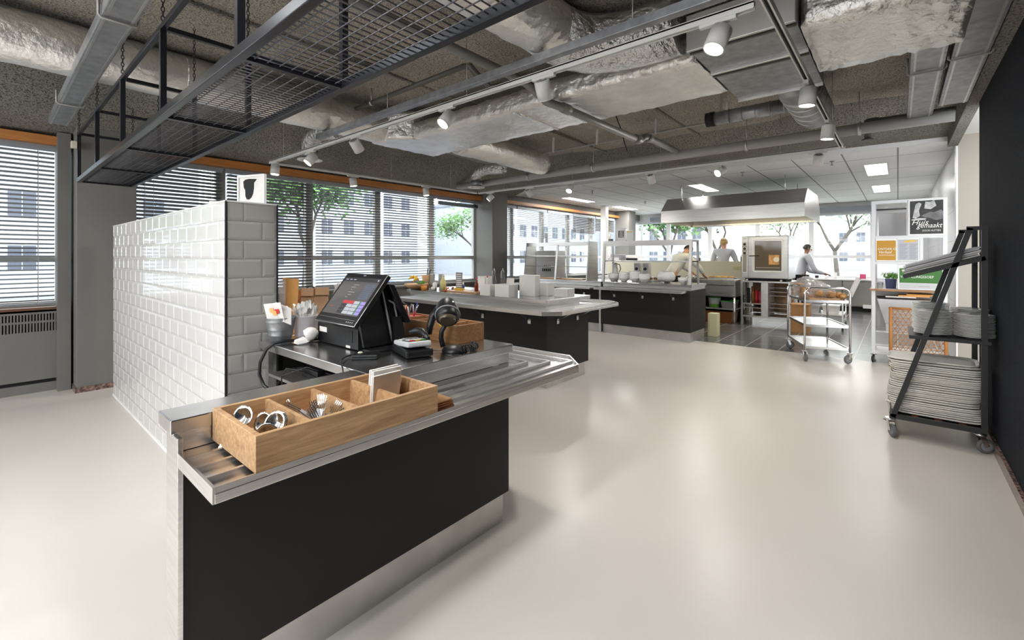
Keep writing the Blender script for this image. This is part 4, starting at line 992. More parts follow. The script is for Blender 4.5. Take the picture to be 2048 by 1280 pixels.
for k in range(16):
    x, y = 4.02 + rr.uniform(0, .18), 4.585 + .0 + rr.uniform(0, .08); c = rr.choice(['blue', 'red', 'yellow', 'white', 'bread', 'orangef'])
    solo('wrapped_sweet', MB().sph((x, y, WZ + .012 + .016 * (k // 6)), .014, .02, .012, 8), c, 'small %s wrapped sweet in the heap before the menu card, %s of the heap' % ({'blue': 'blue', 'red': 'red', 'yellow': 'yellow', 'white': 'white', 'bread': 'brown', 'orangef': 'orange'}[c], ORD[k]), 'sweet', 'wrapped sweets on the island counter')
# paper cups stacks
for i, (x, y) in enumerate([(4.30, 5.22), (4.42, 5.16)]):
    for k in range(7):
        solo('paper_cup', MB().lathe([(0, 0), (.028, 0), (.04, .09), (.043, .092), (.037, .09), (.026, .004), (0, .004)], (x, y, WZ + .02 * k), 14), 'porc', 'white paper cup in the %s stack, %s from the bottom' % (['left', 'right'][i], ORD[k]), 'cup', 'stacked paper cups on the island counter')
# fruit bowl
t = thing('fruit_bowl', 'wooden bowl heaped with bananas and salad at the left end of the island counter', 'bowl', (4.0, 5.32, WZ))
part('bowl_shell', MB().lathe([(0, 0), (.07, 0), (.13, .04), (.17, .085), (.163, .087), (.12, .05), (.06, .014), (0, .012)], (3.98, 5.18, WZ), 24), 'oakz', t)
def banana(c, ang, tilt, label):
    pts = []; rad = []
    for i in range(9):
        a = -1. + 2. * i / 8; p = Vector((.09 * math.sin(a), 0, .09 * math.cos(a) - .05)); p = Matrix.Rotation(tilt, 3, 'X') @ p; p = Matrix.Rotation(ang, 3, 'Z') @ p
        pts.append(Vector(c) + p); rad.append([.006, .013, .018, .019, .02, .019, .018, .012, .005][i])
    solo('banana', MB().tube(pts, rad, 8), 'yellow', label, 'banana', 'bananas in the wooden bowl')
banana((3.96, 5.16, WZ + .12), .4, .2, 'banana at the front of the wooden bowl'); banana((3.99, 5.20, WZ + .145), .7, -.1, 'top banana in the wooden bowl'); banana((4.02, 5.24, WZ + .135), 1.0, .1, 'banana at the back of the wooden bowl'); banana((3.95, 5.22, WZ + .15), .1, .5, 'banana leaning at the left of the wooden bowl')
mb = MB()
for k in range(60):
    c = Vector((4.02 + rr.gauss(0, .035), 5.10 + rr.gauss(0, .03), WZ + .09 + rr.uniform(0, .03))); u = Vector((rr.uniform(-1, 1), rr.uniform(-1, 1), rr.uniform(-.5, .5))).normalized() * .022; v = u.orthogonal().normalized() * .012
    mb.quad(c - u, c - v, c + u, c + v)
tag(solo('salad_leaves', mb, 'leafy', 'green leaves heaped on the right side of the wooden bowl', 'leaves'), kind='stuff')
t = thing('utensil_jar', 'salmon coloured jar with dark utensils behind the bananas', 'jar', (4.1, 5.3, WZ))
part('jar_body', MB().lathe([(0, 0), (.05, 0), (.055, .2), (.05, .2), (.045, .01), (0, .01)], (4.22, 5.27, WZ), 18), 'kraft', t)
for k in range(4): part('utensil', MB().cyl((4.22, 5.27, WZ + .02), (4.22 + rr.uniform(-.07, .07), 5.27 - rr.uniform(0, .10), WZ + .25 + rr.uniform(0, .04)), .005, n=6), 'blackp', t)
# ================================================================== THINGS ON THE CASHIER COUNTER
T_ = .922
def divbox(name, label, x0, y0, z0, x1, y1, z1, axis, woodm, n=4, w=.016, wmid=None):
    t = thing(name, label, 'wooden box', ((x0 + x1) / 2, (y0 + y1) / 2, z0), group=None)
    part('base_board', MB().box(x0 + w, y0 + w, z0, x1 - w, y1 - w, z0 + .010), woodm, t)
    for nm, b in (('side_board', (x0, y0, z0, x1, y0 + w, z1)), ('side_board', (x0, y1 - w, z0, x1, y1, z1)), ('end_board', (x0, y0 + w, z0, x0 + w, y1 - w, z1)), ('end_board', (x1 - w, y0 + w, z0, x1, y1 - w, z1))):
        part(nm, MB().box(*b), woodm, t, bevel=.0015)
    for k in range(1, n):
        if axis == 'x': x = x0 + (x1 - x0) * k / n; part('divider', MB().box(x - .006, y0 + w, z0 + .01, x + .006, y1 - w, z1 - .006), woodm, t)
        else: y = y0 + (y1 - y0) * k / n; part('divider', MB().box(x0 + w, y - .006, z0 + .01, x1 - w, y + .006, z1 - .006), woodm, t)
    return t
divbox('cutlery_box', 'oak box with four compartments of cutlery and napkins, nearest on the tray rail', .455, 1.255, .8385, 1.06, 1.592, .936, 'x', 'oakx')
divbox('divided_box', 'darker oak box with compartments behind the barcode scanner', 1.657, 1.805, T_, 1.866, 2.46, 1.022, 'y', 'oaky', 5, w=.012)
# --- cutlery
def spoon_mb(s=1.):
    mb = MB(); vs = []; n = 16
    # bowl as two shells
    for off, rad in ((0, 1.), (.0012, .96)):
        for i in range(5):
            f = i / 4.; 
            for k in range(n):
                a = 2 * PI * k / n; vs.append((.034 * f * rad * math.cos(a) * (1 + .06 * math.cos(a)), .031 * f * rad * math.sin(a), -.014 * (1 - f * f) + off))
    mb.add(vs, [(o + i * n + k, o + i * n + (k + 1) % n, o + (i + 1) * n + (k + 1) % n, o + (i + 1) * n + k) for o in (0, 5 * n) for i in range(4) for k in range(n)] + [(4 * n + k, 4 * n + (k + 1) % n, 9 * n + (k + 1) % n, 9 * n + k) for k in range(n)], 0, True)
    mb.bar((-.031, 0, -.001), (-.07, 0, .004), .006, .0024); mb.bar((-.07, 0, .004), (-.115, 0, .0), .011, .002)
    return mb
def fork_mb():
    mb = MB().add([(-.012, -.010, 0), (.012, -.011, -.003), (.012, .011, -.003), (-.012, .010, 0), (-.012, -.010, .0015), (.012, -.011, -.0015), (.012, .011, -.0015), (-.012, .010, .0015)], [(0, 3, 2, 1), (4, 5, 6, 7), (0, 1, 5, 4), (1, 2, 6, 5), (2, 3, 7, 6), (3, 0, 4, 7)])
    for k in range(4): mb.bar((.012, -.009 + .006 * k, -.002), (.055, -.0095 + .0063 * k, .006), .0024, .0018)
    mb.bar((-.012, 0, .001), (-.07, 0, .008), .006, .0022); mb.bar((-.07, 0, .008), (-.125, 0, .004), .011, .002)
    return mb
def place(proto, name, m, mtx, label, cat, group):
    if name not in place.d:
        o = part(name, proto(), m); place.d[name] = o
    else: o = place.d[name].copy(); col.objects.link(o)
    tag(o, label, cat, group); o.matrix_world = mtx; return o
place.d = {}
rr = random.Random(3)
def rot(rx, ry, rz): return Matrix.Rotation(rz, 4, 'Z') @ Matrix.Rotation(ry, 4, 'Y') @ Matrix.Rotation(rx, 4, 'X')
sp = [((.505, 1.470, .926), (.25, -.75, 2.7), 'round-bowled spoon facing up at the back left of the spoon compartment'),
      ((.548, 1.372, .936), (-.2, -.55, -1.35), 'topmost shiny round-bowled spoon in front of the spoon compartment'),
      ((.550, 1.378, .927), (-.2, -.55, -1.30), 'round-bowled spoon nested just under the topmost one'),
      ((.552, 1.386, .918), (-.2, -.55, -1.25), 'third round-bowled spoon down in the front nest'),
      ((.520, 1.420, .908), (.4, -.4, 2.2), 'round-bowled spoon leaning below the back left one'),
      ((.515, 1.350, .900), (.1, -.3, -2.2), 'lowest spoon near the front board of the cutlery box'),
      ((.500, 1.510, .895), (.1, -.2, 1.2), 'spoon lying deep at the back of the spoon compartment')]
CV = Vector((-.72, -.60, .42)).normalized()
def facing(c, roll, tiltx=0., tilty=0.):
    """local z looks at the diner, local x points up the handle axis"""
    z = (CV + Vector((tiltx, tilty, 0))).normalized(); x = (Vector((0, 0, 1)) - z * z.z).normalized(); y = z.cross(x)
    return Matrix.Translation(c) @ Matrix(((x.x, y.x, z.x, 0), (x.y, y.y, z.y, 0), (x.z, y.z, z.z, 0), (0, 0, 0, 1))) @ Matrix.Rotation(roll, 4, 'Z')
sq_ = [((.500, 1.480, .922), .35, .1, .1), ((.545, 1.365, .918), -.15, 0, 0), ((.552, 1.372, .914), -.18, 0, 0), ((.559, 1.379, .910), -.12, .05, 0), ((.535, 1.425, .905), .5, -.2, .2), ((.520, 1.350, .895), .6, .1, -.2), ((.505, 1.520, .90), -.4, .2, .1)]
for (c, ro, tx_, ty_), (_, _, lb) in zip(sq_, sp): place(spoon_mb, 'spoon', 'chrome', facing(c, ro, tx_, ty_) @ Matrix.Scale(.98, 4), lb, 'spoon', 'spoons in the cutlery box')
fk = [((.690, 1.400, .925), (.0, -1.1, .9), 'fork standing upright at the front of the fork pile'), ((.705, 1.425, .928), (.2, -1.0, .6), 'second upright fork of the fork pile'),
      ((.668, 1.455, .912), (.0, -.3, 2.8), 'fork lying with tines to the left in the fork compartment'), ((.665, 1.485, .905), (.2, -.25, 2.9), 'fork at the back left of the fork compartment'),
      ((.700, 1.39, .905), (.4, -.3, .1), 'fork lying with tines to the right'), ((.690, 1.35, .900), (-.3, -.2, .5), 'fork near the front board of the cutlery box'), ((.68, 1.43, .890), (0, -.1, 1.4), 'lowest fork of the fork pile')]
fq = [((.690, 1.39, .905), -.15), ((.704, 1.405, .900), .2), ((.665, 1.45, .895), 1.1), ((.655, 1.48, .89), .9), ((.720, 1.38, .885), -.5), ((.678, 1.37, .88), .5), ((.70, 1.44, .885), -.9)]
for (c, ro), (_, _, lb) in zip(fq, fk): place(fork_mb, 'fork', 'chrome', facing(c, ro, rr.uniform(-.3, .3), rr.uniform(-.2, .2)), lb, 'fork', 'forks in the cutlery box')
for k in range(7):
    place(fork_mb, 'fork', 'chrome', facing((.652 + .013 * k, 1.345 + .018 * (k * 3 % 7), .872 + .004 * (k % 3)), [-1.3, .9, -.6, 1.4, .3, -1.0, 1.2][k], .2, -.1), 'fork in the tangled heap in the second compartment, %s from the left' % ORD[k], 'fork', 'forks in the cutlery box')
for i, (c, a) in enumerate([((.845, 1.40, .862), .5), ((.835, 1.46, .858), .35)]):
    t = thing('table_knife', ['table knife with dark handle end in the third compartment', 'knife lying behind the dark-handled knife'][i], 'knife', c, a, group='knives in the cutlery box')
    mt = Matrix.Translation(c) @ Matrix.Rotation(a, 4, 'Z')
    b = part('blade', MB().obox(mt @ Vector((.05, 0, 0)), mt.to_3x3() @ Vector((.05, 0, 0)), mt.to_3x3() @ Vector((0, .008, 0)), (0, 0, .001)), 'chrome', t)
    part('handle', MB().cyl(mt @ Vector((0, 0, 0)), mt @ Vector((-.085, 0, .02)), .008, .009, 10), ['blackp', 'chrome'][i], t)
for i in range(9):
    y = 1.475 - .0085 * i; h = .088 + .004 * (i % 3) - (.012 if i > 5 else 0)
    solo('paper_napkin', MB().obox((.975 - .002 * i - (.012 if i > 5 else 0), y, .915), (.058, .002 * ((-1) ** i), 0), (0, .0032, .0008), (-.010, -.022, h * .80)), 'paper', 'folded white paper napkin leaning in the last compartment, %s from the back' % ORD[i], 'napkin', 'napkins in the cutlery box', bevel=.0015)
for i in range(4):
    solo('menu_sheet', MB().box(1.066, 1.262, .8395 + .009 * i, 1.146 - .004 * i, 1.43, .8455 + .009 * i), ['bronze', 'bronze', 'bronze', 'card'][i], 'thin copper-brown sheet beside the cutlery box, %s from the bottom' % ORD[i], 'sheet', 'copper-brown sheets on the tray rail', bevel=.001)
# --- till
t = thing('cash_register', 'black touchscreen till with tilted display and customer screen behind', 'till', (1.35, 2.2, T_))
BR, BL, TR, TL = Vector((1.15, 1.976, 1.062)), Vector((1.15, 2.369, 1.062)), Vector((1.341, 1.976, 1.306)), Vector((1.341, 2.369, 1.306))
ry = (BR - BL).normalized(); uy = (TL - BL).normalized(); ny = ry.cross(uy); W_ = (BR - BL).length; Hh = (TL - BL).length
if ny.x > 0: ny = -ny
def S(a, b, o=0.): return BL + ry * W_ * a + uy * Hh * b + ny * o
hs = part('display_housing', MB().obox(S(.5, .5, -.014), ry * W_ / 2, uy * Hh / 2, ny * .0135), 'blackp', t, bevel=.006)
part('silver_edge', MB().tube([S(0, 0, -.002) - ry * .001, S(1, 0, -.002), S(1, 1, -.002)], .0022, 6), 'steeld', hs)
mb = MB()
def sq(a0, b0, a1, b1, mi, o=.0006): mb.obox(S((a0 + a1) / 2, (b0 + b1) / 2, o), ry * W_ * (a1 - a0) / 2, uy * Hh * (b1 - b0) / 2, ny * .0004, mi)
sq(.06, .165, .94, .90, 0); sq(.06, .82, .94, .90, 6, .0009)
for k in range(3): sq(.10 + .1 * k, .85, .16 + .1 * k, .865, 1, .0012)
sq(.88, .845, .91, .875, 1, .0012)
for k in range(8): sq(.68, .48 + .038 * k, .90, .51 + .038 * k, 5, .0012)
for r_ in range(4):
    for c_ in range(4):
        a = .40 + c_ * .135; b = .19 + r_ * .065; mi = [6, 1, 1, 4][c_] if c_ else 6
        if r_ == 3: mi = [2, 2, 1, 4][c_]
        sq(a, b, a + .125, b + .055, mi, .0012)
sq(.80, .185, .825, .45, 3, .0014)
for r_ in range(6): sq(.36 + .03 * (r_ % 2), .50 + .05 * r_, .42 + .05 * (r_ % 3), .505 + .05 * r_, 1, .0012)
sq(.15, .30, .22, .31, 2, .0012)
part('touchscreen', mb, ['scr0', 'scr1', 'scr2', 'scr3', 'scr4', 'scr5', 'scr6'], hs)
part('trim_line', MB().obox(S(.5, .095, .0006), ry * W_ * .44, uy * .0008, ny * .0004), 'steeld', hs)
for k in range(4): part('key', MB().obox(S(.78 + .045 * k, .055, .0006), ry * .003, uy * .003, ny * .0005), 'greyl', hs)
part('maker_mark', MB().obox(S(.5, .95, .0006), ry * .012, uy * .004, ny * .0004), 'grey', hs)
def xz(poly, y0, y1): 
    n = len(poly); vs = [(x, y0, z) for x, z in poly] + [(x, y1, z) for x, z in poly]
    return MB().add(vs, [tuple(reversed(range(n))), tuple(range(n, 2 * n))] + [(i, (i + 1) % n, n + (i + 1) % n, n + i) for i in range(n)])
part('stand_body', xz([(1.235, .95), (1.215, 1.055), (1.335, 1.245), (1.40, 1.235), (1.455, 1.06), (1.495, .935), (1.24, .935)], 2.03, 2.33), 'blackp', t, bevel=.008)
lb = part('base_box', MB().box(1.215, 2.05, .926, 1.47, 2.47, 1.035), 'blackp', t, bevel=.006)
part('paper_label', MB().box(1.2130, 2.36, .985, 1.2148, 2.44, 1.012), 'paper', lb); part('socket', MB().box(1.2130, 2.10, .96, 1.2148, 2.14, 1.02), 'dark', lb); part('sticker', MB().box(1.2130, 2.12, .93, 1.2148, 2.16, .942), 'paper', lb)
part('foot_plate', MB().prism([(1.24, 1.97), (1.42, 1.93), (1.52, 2.02), (1.52, 2.40), (1.24, 2.46)], T_, .932), 'blackp', t, bevel=.003)
part('customer_display', xz([(1.352, 1.255), (1.388, 1.250), (1.492, 1.045), (1.462, 1.045)], 1.985, 2.36), 'blackg', t, bevel=.003)
part('rear_leg', xz([(1.40, 1.08), (1.44, 1.08), (1.475, .94), (1.40, .94)], 2.0, 2.3), 'blackp', t)
for dx in (0, .055): part('silver_strip', MB().tube([(1.335 + dx * .7, 2.022, 1.225 - dx), (1.352 + dx, 2.02, 1.15), (1.375 + dx, 2.018, 1.05), (1.395 + dx, 2.018, .955)], .0055, 8), 'grey', t)
for k in range(5): part('vent_slot', MB().box(1.262 + .0 * k, 2.028, 1.06 + .012 * k, 1.30, 2.0295, 1.064 + .012 * k), 'dark', t)
# --- card terminal
def frame3(c, rz): return Matrix.Translation(c) @ Matrix.Rotation(rz, 4, 'Z')
def lbox(mt, c, s, mb=None, mi=0):
    mb = mb or MB(); r3 = mt.to_3x3(); return mb.obox(mt @ Vector(c), r3 @ Vector((s[0] / 2, 0, 0)), r3 @ Vector((0, s[1] / 2, 0)), r3 @ Vector((0, 0, s[2] / 2)), mi)
t = thing('card_terminal', 'grey and black card payment terminal with coloured keys in front of the scanner', 'card terminal', (1.355, 1.80, T_))
mt = frame3((1.362, 1.805, T_), -.31) @ Matrix.Scale(1.18, 4)
part('cradle', lbox(mt, (0, .0, .018), (.115, .19, .032)), 'blackp', t, bevel=.010)
mt2 = mt @ Matrix.Translation((0, 0, .038)) @ Matrix.Rotation(-.10, 4, 'X')
bd = part('casing', lbox(mt2, (0, 0, .008), (.10, .185, .022)), 'greyl', t, bevel=.008)
part('key_field', lbox(mt2, (.0, -.035, .0195), (.078, .085, .003)), 'blackp', bd)
part('printed_roll_cover', lbox(mt2, (0, .06, .0195), (.06, .04, .002)), 'white', bd)
part('screen', lbox(mt2, (0, .022, .022), (.06, .03, .010)), 'grey', bd)
for i in range(4):
    for j in range(3):
        c_ = ['red', 'yellow', 'green'][j] if i == 0 else 'greyl'
        part('key', lbox(mt2, (-.024 + .024 * j, -.068 + .018 * i, .0225), (.017, .011, .004)), c_, bd)
part('guard_hood', MB().tube([mt2 @ Vector((.045, -.07, .024)), mt2 @ Vector((.048, 0, .05)), mt2 @ Vector((.03, .03, .055)), mt2 @ Vector((-.0, .035, .05))], [.010, .017, .017, .010], 8), 'blackp', bd)
# --- barcode scanner
t = thing('barcode_scanner', 'black hand scanner with yellow trigger parts resting in a gooseneck stand', 'scanner', (1.52, 1.69, T_))
part('stand_base', MB().lathe([(0, 0), (.062, 0), (.066, .008), (.055, .020), (.018, .032), (0, .034)], (1.535, 1.69, T_), 28), 'blackp', t)
part('gooseneck', MB().tube([(1.50, 1.735, .945), (1.495, 1.745, .985), (1.498, 1.745, 1.02), (1.512, 1.735, 1.05), (1.530, 1.72, 1.072)], [.014, .013, .012, .012, .013], 12), 'blackp', t)
hd = part('scan_head', MB().tube([(1.555, 1.775, 1.148), (1.550, 1.765, 1.150), (1.530, 1.74, 1.140), (1.508, 1.712, 1.118), (1.488, 1.688, 1.092), (1.482, 1.682, 1.085)], [.02, .042, .054, .059, .057, .047], 20), 'blackp', t)
part('scan_window', MB().tube([(1.483, 1.683, 1.087), (1.478, 1.678, 1.080)], [.047, .036], 20), 'ovglass', hd)
part('rubber_band', MB().tube([Vector((1.500, 1.702, 1.108)) + v for v in [p_ for p_ in MB().ring((0, 0, 0), (-.55, -.6, -.55), .060, 20)]], .004, 6, closed=True), 'grey', hd)
part('grip', MB().tube([(1.53, 1.80, 1.13), (1.50, 1.815, 1.09), (1.485, 1.82, 1.04), (1.48, 1.82, 1.0)], [.022, .020, .018, .014], 12), 'blackp', t)
part('trigger', MB().tube([(1.52, 1.785, 1.08), (1.515, 1.775, 1.055), (1.52, 1.765, 1.035)], [.006, .009, .005], 8), 'yellow', t)
part('yellow_clip', MB().box(1.535, 1.700, 1.062, 1.556, 1.722, 1.072), 'yellow', t)
part('lettering', MB().obox((1.512, 1.700, 1.172), (.016, -.012, .0), (.003, .004, .002), (0, 0, .0012)), 'txtw', hd)
cd = part('thin_cord', MB().tube([(1.48, 1.82, 1.0), (1.452, 1.82, 1.02), (1.430, 1.815, .99), (1.425, 1.81, .95), (1.435, 1.79, .93), (1.48, 1.74, .928), (1.53, 1.70, .95)], .0022, 6), 'grey', t)
pts = []
for i in range(150):
    f = i / 149; a = f * 2 * PI * 13; ang = .5 - 3.3 * f; c = Vector((1.575 + .055 * math.cos(ang), 1.650 + .036 * math.sin(ang), .944)); rd = Vector((math.cos(ang), math.sin(ang), 0))
    pts.append(c + rd * .017 * math.cos(a) + Vector((0, 0, .017 * math.sin(a))))
part('coiled_cord', MB().tube(pts, .0028, 5), 'blackp', t)
# --- small things
t = thing('black_puck', 'small flat black box with a beige button in front of the till', 'small box', (1.16, 1.89, T_))
mt = frame3((1.165, 1.895, T_), -.75); part('box_body', lbox(mt, (0, 0, .011), (.12, .07, .020)), 'blackp', t, bevel=.005); part('beige_button', MB().sph(mt @ Vector((-.03, .02, .022)), .012, .012, .006, 12), 'cream', t)
solo('till_cable', MB().tube([(1.40, 1.99, .929), (1.30, 1.96, .930), (1.20, 1.98, .930), (1.10, 1.955, .932), (1.045, 1.90, .934), (1.012, 1.84, .935), (.996, 1.80, .92), (.994, 1.78, .86), (1.002, 1.79, .77)], .0035, 6), 'blackp', 'thin black cable curving from the till over the worktop edge', 'cable')
solo('till_cable', MB().tube([(1.25, 2.478, .932), (1.16, 2.52, .933), (1.08, 2.545, .936), (1.02, 2.55, .932), (.985, 2.57, .90), (.965, 2.60, .83), (.968, 2.62, .76), (.985, 2.60, .70), (1.01, 2.5, .66)], .0085, 8), 'blackp', 'thick black cable looping over the left edge of the worktop beside the bucket', 'cable')
for i, pts in enumerate([[(1.02, 2.45, .66), (1.00, 2.42, .78), (1.10, 2.35, .82), (1.20, 2.25, .77), (1.28, 2.2, .80)], [(1.03, 2.55, .70), (1.05, 2.48, .80), (1.15, 2.4, .78), (1.22, 2.25, .76), (1.27, 2.1, .80)], [(1.06, 1.95, .76), (1.08, 2.1, .79), (1.12, 2.3, .77), (1.10, 2.5, .79)]]):
    solo('loose_cable', MB().tube(pts, .004, 6), 'blackp', ['black cable hanging below the left worktop edge', 'black cable tangled with the adapter under the worktop', 'black cable lying along the shelf under the worktop'][i], 'cable', 'cables under the worktop')
solo('power_adapter', MB().box(1.12, 2.28, .752, 1.24, 2.46, .80), 'blackp', 'black power block on the shelf under the worktop', 'adapter', bevel=.006)
solo('power_adapter', MB().box(1.10, 2.03, .752, 1.22, 2.18, .785), 'grey', 'grey power block on the shelf under the worktop', 'adapter', bevel=.006)
# white paper cap
t = thing('crumpled_hat', 'small white crumpled paper hat beside the till base', 'paper hat', (1.155, 2.47, T_))
mb = MB(); rr = random.Random(9); vs = []
for i in range(7):
    th = .15 + (PI / 2 + .25) * i / 6
    for k in range(18):
        a = 2 * PI * k / 18; j = 1 + rr.uniform(-.05, .05); vs.append(Vector((.040 * math.sin(th) * math.cos(a) * j, .036 * math.sin(th) * math.sin(a) * j, .046 * math.cos(th) * j)))
Rm = Matrix.Translation((1.165, 2.455, T_ + .046)) @ Matrix.Rotation(1.0, 4, 'Y') @ Matrix.Rotation(.5, 4, 'X')
vs = [Rm @ v for v in vs]
mb.add(vs, [(i * 18 + k, i * 18 + (k + 1) % 18, (i + 1) * 18 + (k + 1) % 18, (i + 1) * 18 + k) for i in range(6) for k in range(18)], 0, True); mb.add(vs, [tuple(range(18))])
part('crown', mb, 'paper', t)
part('brim', MB().add([(1.085, 2.47, .930), (1.095, 2.435, .926), (1.135, 2.425, .930), (1.165, 2.44, .935), (1.15, 2.50, .950), (1.105, 2.505, .938), (1.085, 2.47, .934), (1.095, 2.435, .930), (1.135, 2.425, .934), (1.165, 2.44, .939), (1.15, 2.50, .954), (1.105, 2.505, .942)], [(5, 4, 3, 2, 1, 0), (6, 7, 8, 9, 10, 11)] + [(i, (i + 1) % 6, 6 + (i + 1) % 6, 6 + i) for i in range(6)]), 'paper', t)
# bucket
bx, by_ = 1.098, 2.665
t = thing('metal_bucket', 'small ribbed zinc bucket with leaflets, standing against the tiled wall', 'bucket', (bx, by_, T_))
prof = [(0, .002), (.055, .002), (.060, .03), (.0635, .033), (.0625, .038), (.066, .06), (.069, .063), (.068, .068), (.075, .105), (.078, .108), (.077, .112), (.081, .128), (.084, .130), (.081, .132), (.074, .11), (.057, .008), (0, .008)]
part('pail', MB().lathe([(r * .98, z) for r, z in prof], (bx, by_, T_), 32), 'galv', t)
def sheet(c, a, b, th=.0012): return MB().obox(c, a, b, Vector(a).cross(Vector(b)).normalized() * th)
lf = solo('leaflet', sheet((1.045, 2.62, 1.085), (.03, -.035, .005), (-.012, -.0, .055)), 'paper', 'white leaflet with orange and red print leaning in the zinc bucket', 'leaflet')
solo('leaflet', sheet((1.085, 2.60, 1.08), (.035, -.02, -.02), (.005, .01, .045)), 'paper', 'second white leaflet lying across the bucket rim', 'leaflet')
for i, (c, m) in enumerate([((1.035, 2.624, 1.10), 'orangep'), ((1.046, 2.613, 1.085), 'orangep'), ((1.055, 2.603, 1.095), 'red')]):
    part('print_patch', sheet(Vector(c) + Vector((-.003, -.003, 0)), (.007, -.008, .001), (-.003, 0, .012), .0006), m, lf)
mb = MB(); rr = random.Random(2); vs = []
for i in range(8):
    z = i / 7
    for k in range(18):
        a = 2 * PI * k / 18; r = .05 + .035 * z + rr.uniform(-.008, .008); vs.append((bx + .012 + r * math.cos(a) * 1.0, by_ + .0 + r * .8 * math.sin(a), T_ + .07 + .11 * z + .02 * math.sin(2 * a) * z + rr.uniform(-.004, .004)))
mb.add(vs, [(i * 18 + k, i * 18 + (k + 1) % 18, (i + 1) * 18 + (k + 1) % 18, (i + 1) * 18 + k) for i in range(7) for k in range(18)], 0, True)
solo('plastic_bag', mb, 'clear', 'crumpled clear plastic bag standing out of the zinc bucket', 'plastic bag')
# tub of plastic spoons
tx, ty = 1.235, 2.65
t = thing('plastic_tub', 'milky rounded plastic tub full of white plastic spoons', 'tub', (tx, ty, T_))
part('tub_shell', MB().lathe([(0, 0), (.052, 0), (.06, .012), (.070, .125), (.073, .127), (.073, .131), (.067, .130), (.057, .014), (0, .006)], (tx, ty, T_), 28), 'milky', t)
def pspoon():
    mb = MB().bar((0, 0, -.09), (0, 0, .0), .005, .002, up=(0, 1, 0)); vs = []; n = 14
    for i in range(4):
        f = i / 3
        for k in range(n): a = 2 * PI * k / n; vs.append((.012 * f * math.cos(a), .005 * (1 - f * f), .022 + .021 * f * math.sin(a)))
    mb.add(vs, [(i * n + k, i * n + (k + 1) % n, (i + 1) * n + (k + 1) % n, (i + 1) * n + k) for i in range(3) for k in range(n)], 0, True); mb.add([(x, y + .0015, z) for x, y, z in vs], [(i * n + k, i * n + (k + 1) % n, (i + 1) * n + (k + 1) % n, (i + 1) * n + k) for i in range(3) for k in range(n)], 0, True)
    return mb
rr = random.Random(6)
for k in range(34):
    ring_ = 0 if k < 14 else (1 if k < 26 else 2); cnt = [14, 12, 8][ring_]; a = 2 * PI * (k if ring_ == 0 else k - (14 if ring_ == 1 else 26)) / cnt + rr.uniform(-.15, .15); r = [.056, .038, .018][ring_]
    c = Vector((tx + r * math.cos(a), ty + r * math.sin(a), T_ + [.135, .155, .17][ring_] + rr.uniform(-.01, .01)))
    m_ = Matrix.Translation(c) @ Matrix.Rotation(a, 4, 'Z') @ Matrix.Rotation([.30, .18, .05][ring_] + rr.uniform(-.08, .08), 4, 'Y') @ Matrix.Rotation(rr.uniform(-.6, .6) + PI / 2, 4, 'Z')
    place(pspoon, 'plastic_spoon', 'whitegl', m_, 'white plastic spoon standing in the %s ring of the milky tub, %s counting round' % (['outer', 'middle', 'inner'][ring_], ORD[k - [0, 14, 26][ring_]]), 'spoon', 'plastic spoons in the milky tub')
# side counter behind, with bags
t = thing('side_counter', 'stainless side counter behind the spoon tub carrying the paper bags', 'counter', (1.6, 3.1, 0))
part('worktop', MB().box(1.15, 2.80, .882, 1.95, 3.45, .92), 'steelh', t, bevel=.003); part('body', MB().box(1.18, 2.83, .10, 1.92, 3.42, .882), 'black', t)
part('plinth', MB().box(1.22, 2.86, 0, 1.88, 3.40, .10), 'steeld', t)
t = thing('paper_cup_sleeve', 'tall orange paper bag with a dotted side standing behind the zinc bucket', 'paper bag', (1.27, 2.93, .92))
part('front', MB().add([(1.225, 2.90, .92), (1.275, 2.87, .92), (1.29, 2.86, 1.255), (1.228, 2.90, 1.262), (1.225, 2.94, .92), (1.275, 2.92, .92), (1.30, 2.92, 1.255), (1.228, 2.95, 1.262)], [(0, 1, 2, 3), (4, 7, 6, 5), (0, 4, 5, 1), (1, 5, 6, 2), (2, 6, 7, 3), (3, 7, 4, 0)]), 'orangep', t)
part('dotted_side', MB().add([(1.20, 2.93, .92), (1.224, 2.90, .92), (1.226, 2.90, 1.25), (1.20, 2.935, 1.24), (1.205, 2.95, .92), (1.224, 2.94, .92), (1.226, 2.95, 1.25), (1.205, 2.955, 1.24)], [(0, 1, 2, 3), (4, 7, 6, 5), (0, 4, 5, 1), (1, 5, 6, 2), (2, 6, 7, 3), (3, 7, 4, 0)]), 'milky', t)
for i, (x, y, w_, tw) in enumerate([(1.355, 2.93, .052, .1), (1.455, 2.93, .060, -.15)]):
    t = thing('paper_bag', ['left brown paper bag with folded top behind the spoon tub', 'right brown paper bag with folded top beside the till screen'][i], 'paper bag', (x, y, .92), group='brown paper bags on the side counter')
    mb = MB().add([(x - w_, y - .03, .92), (x + w_, y - .03, .92), (x + w_ * .8 + tw * .05, y - .035, 1.185), (x - w_ * .8 + tw * .05, y - .035, 1.19), (x - w_, y + .03, .92), (x + w_, y + .03, .92), (x + w_ * .8, y + .03, 1.17), (x - w_ * .8, y + .03, 1.175)], [(0, 1, 2, 3), (4, 7, 6, 5), (0, 4, 5, 1), (1, 5, 6, 2), (2, 6, 7, 3), (3, 7, 4, 0)])
    part('bag_body', mb, 'kraft', t, bevel=.004); part('folded_flap', MB().bar((x - w_ * .75, y - .04, 1.17), (x + w_ * .75, y - .04, 1.165), .01, .05), 'kraft', t)
rr = random.Random(12)
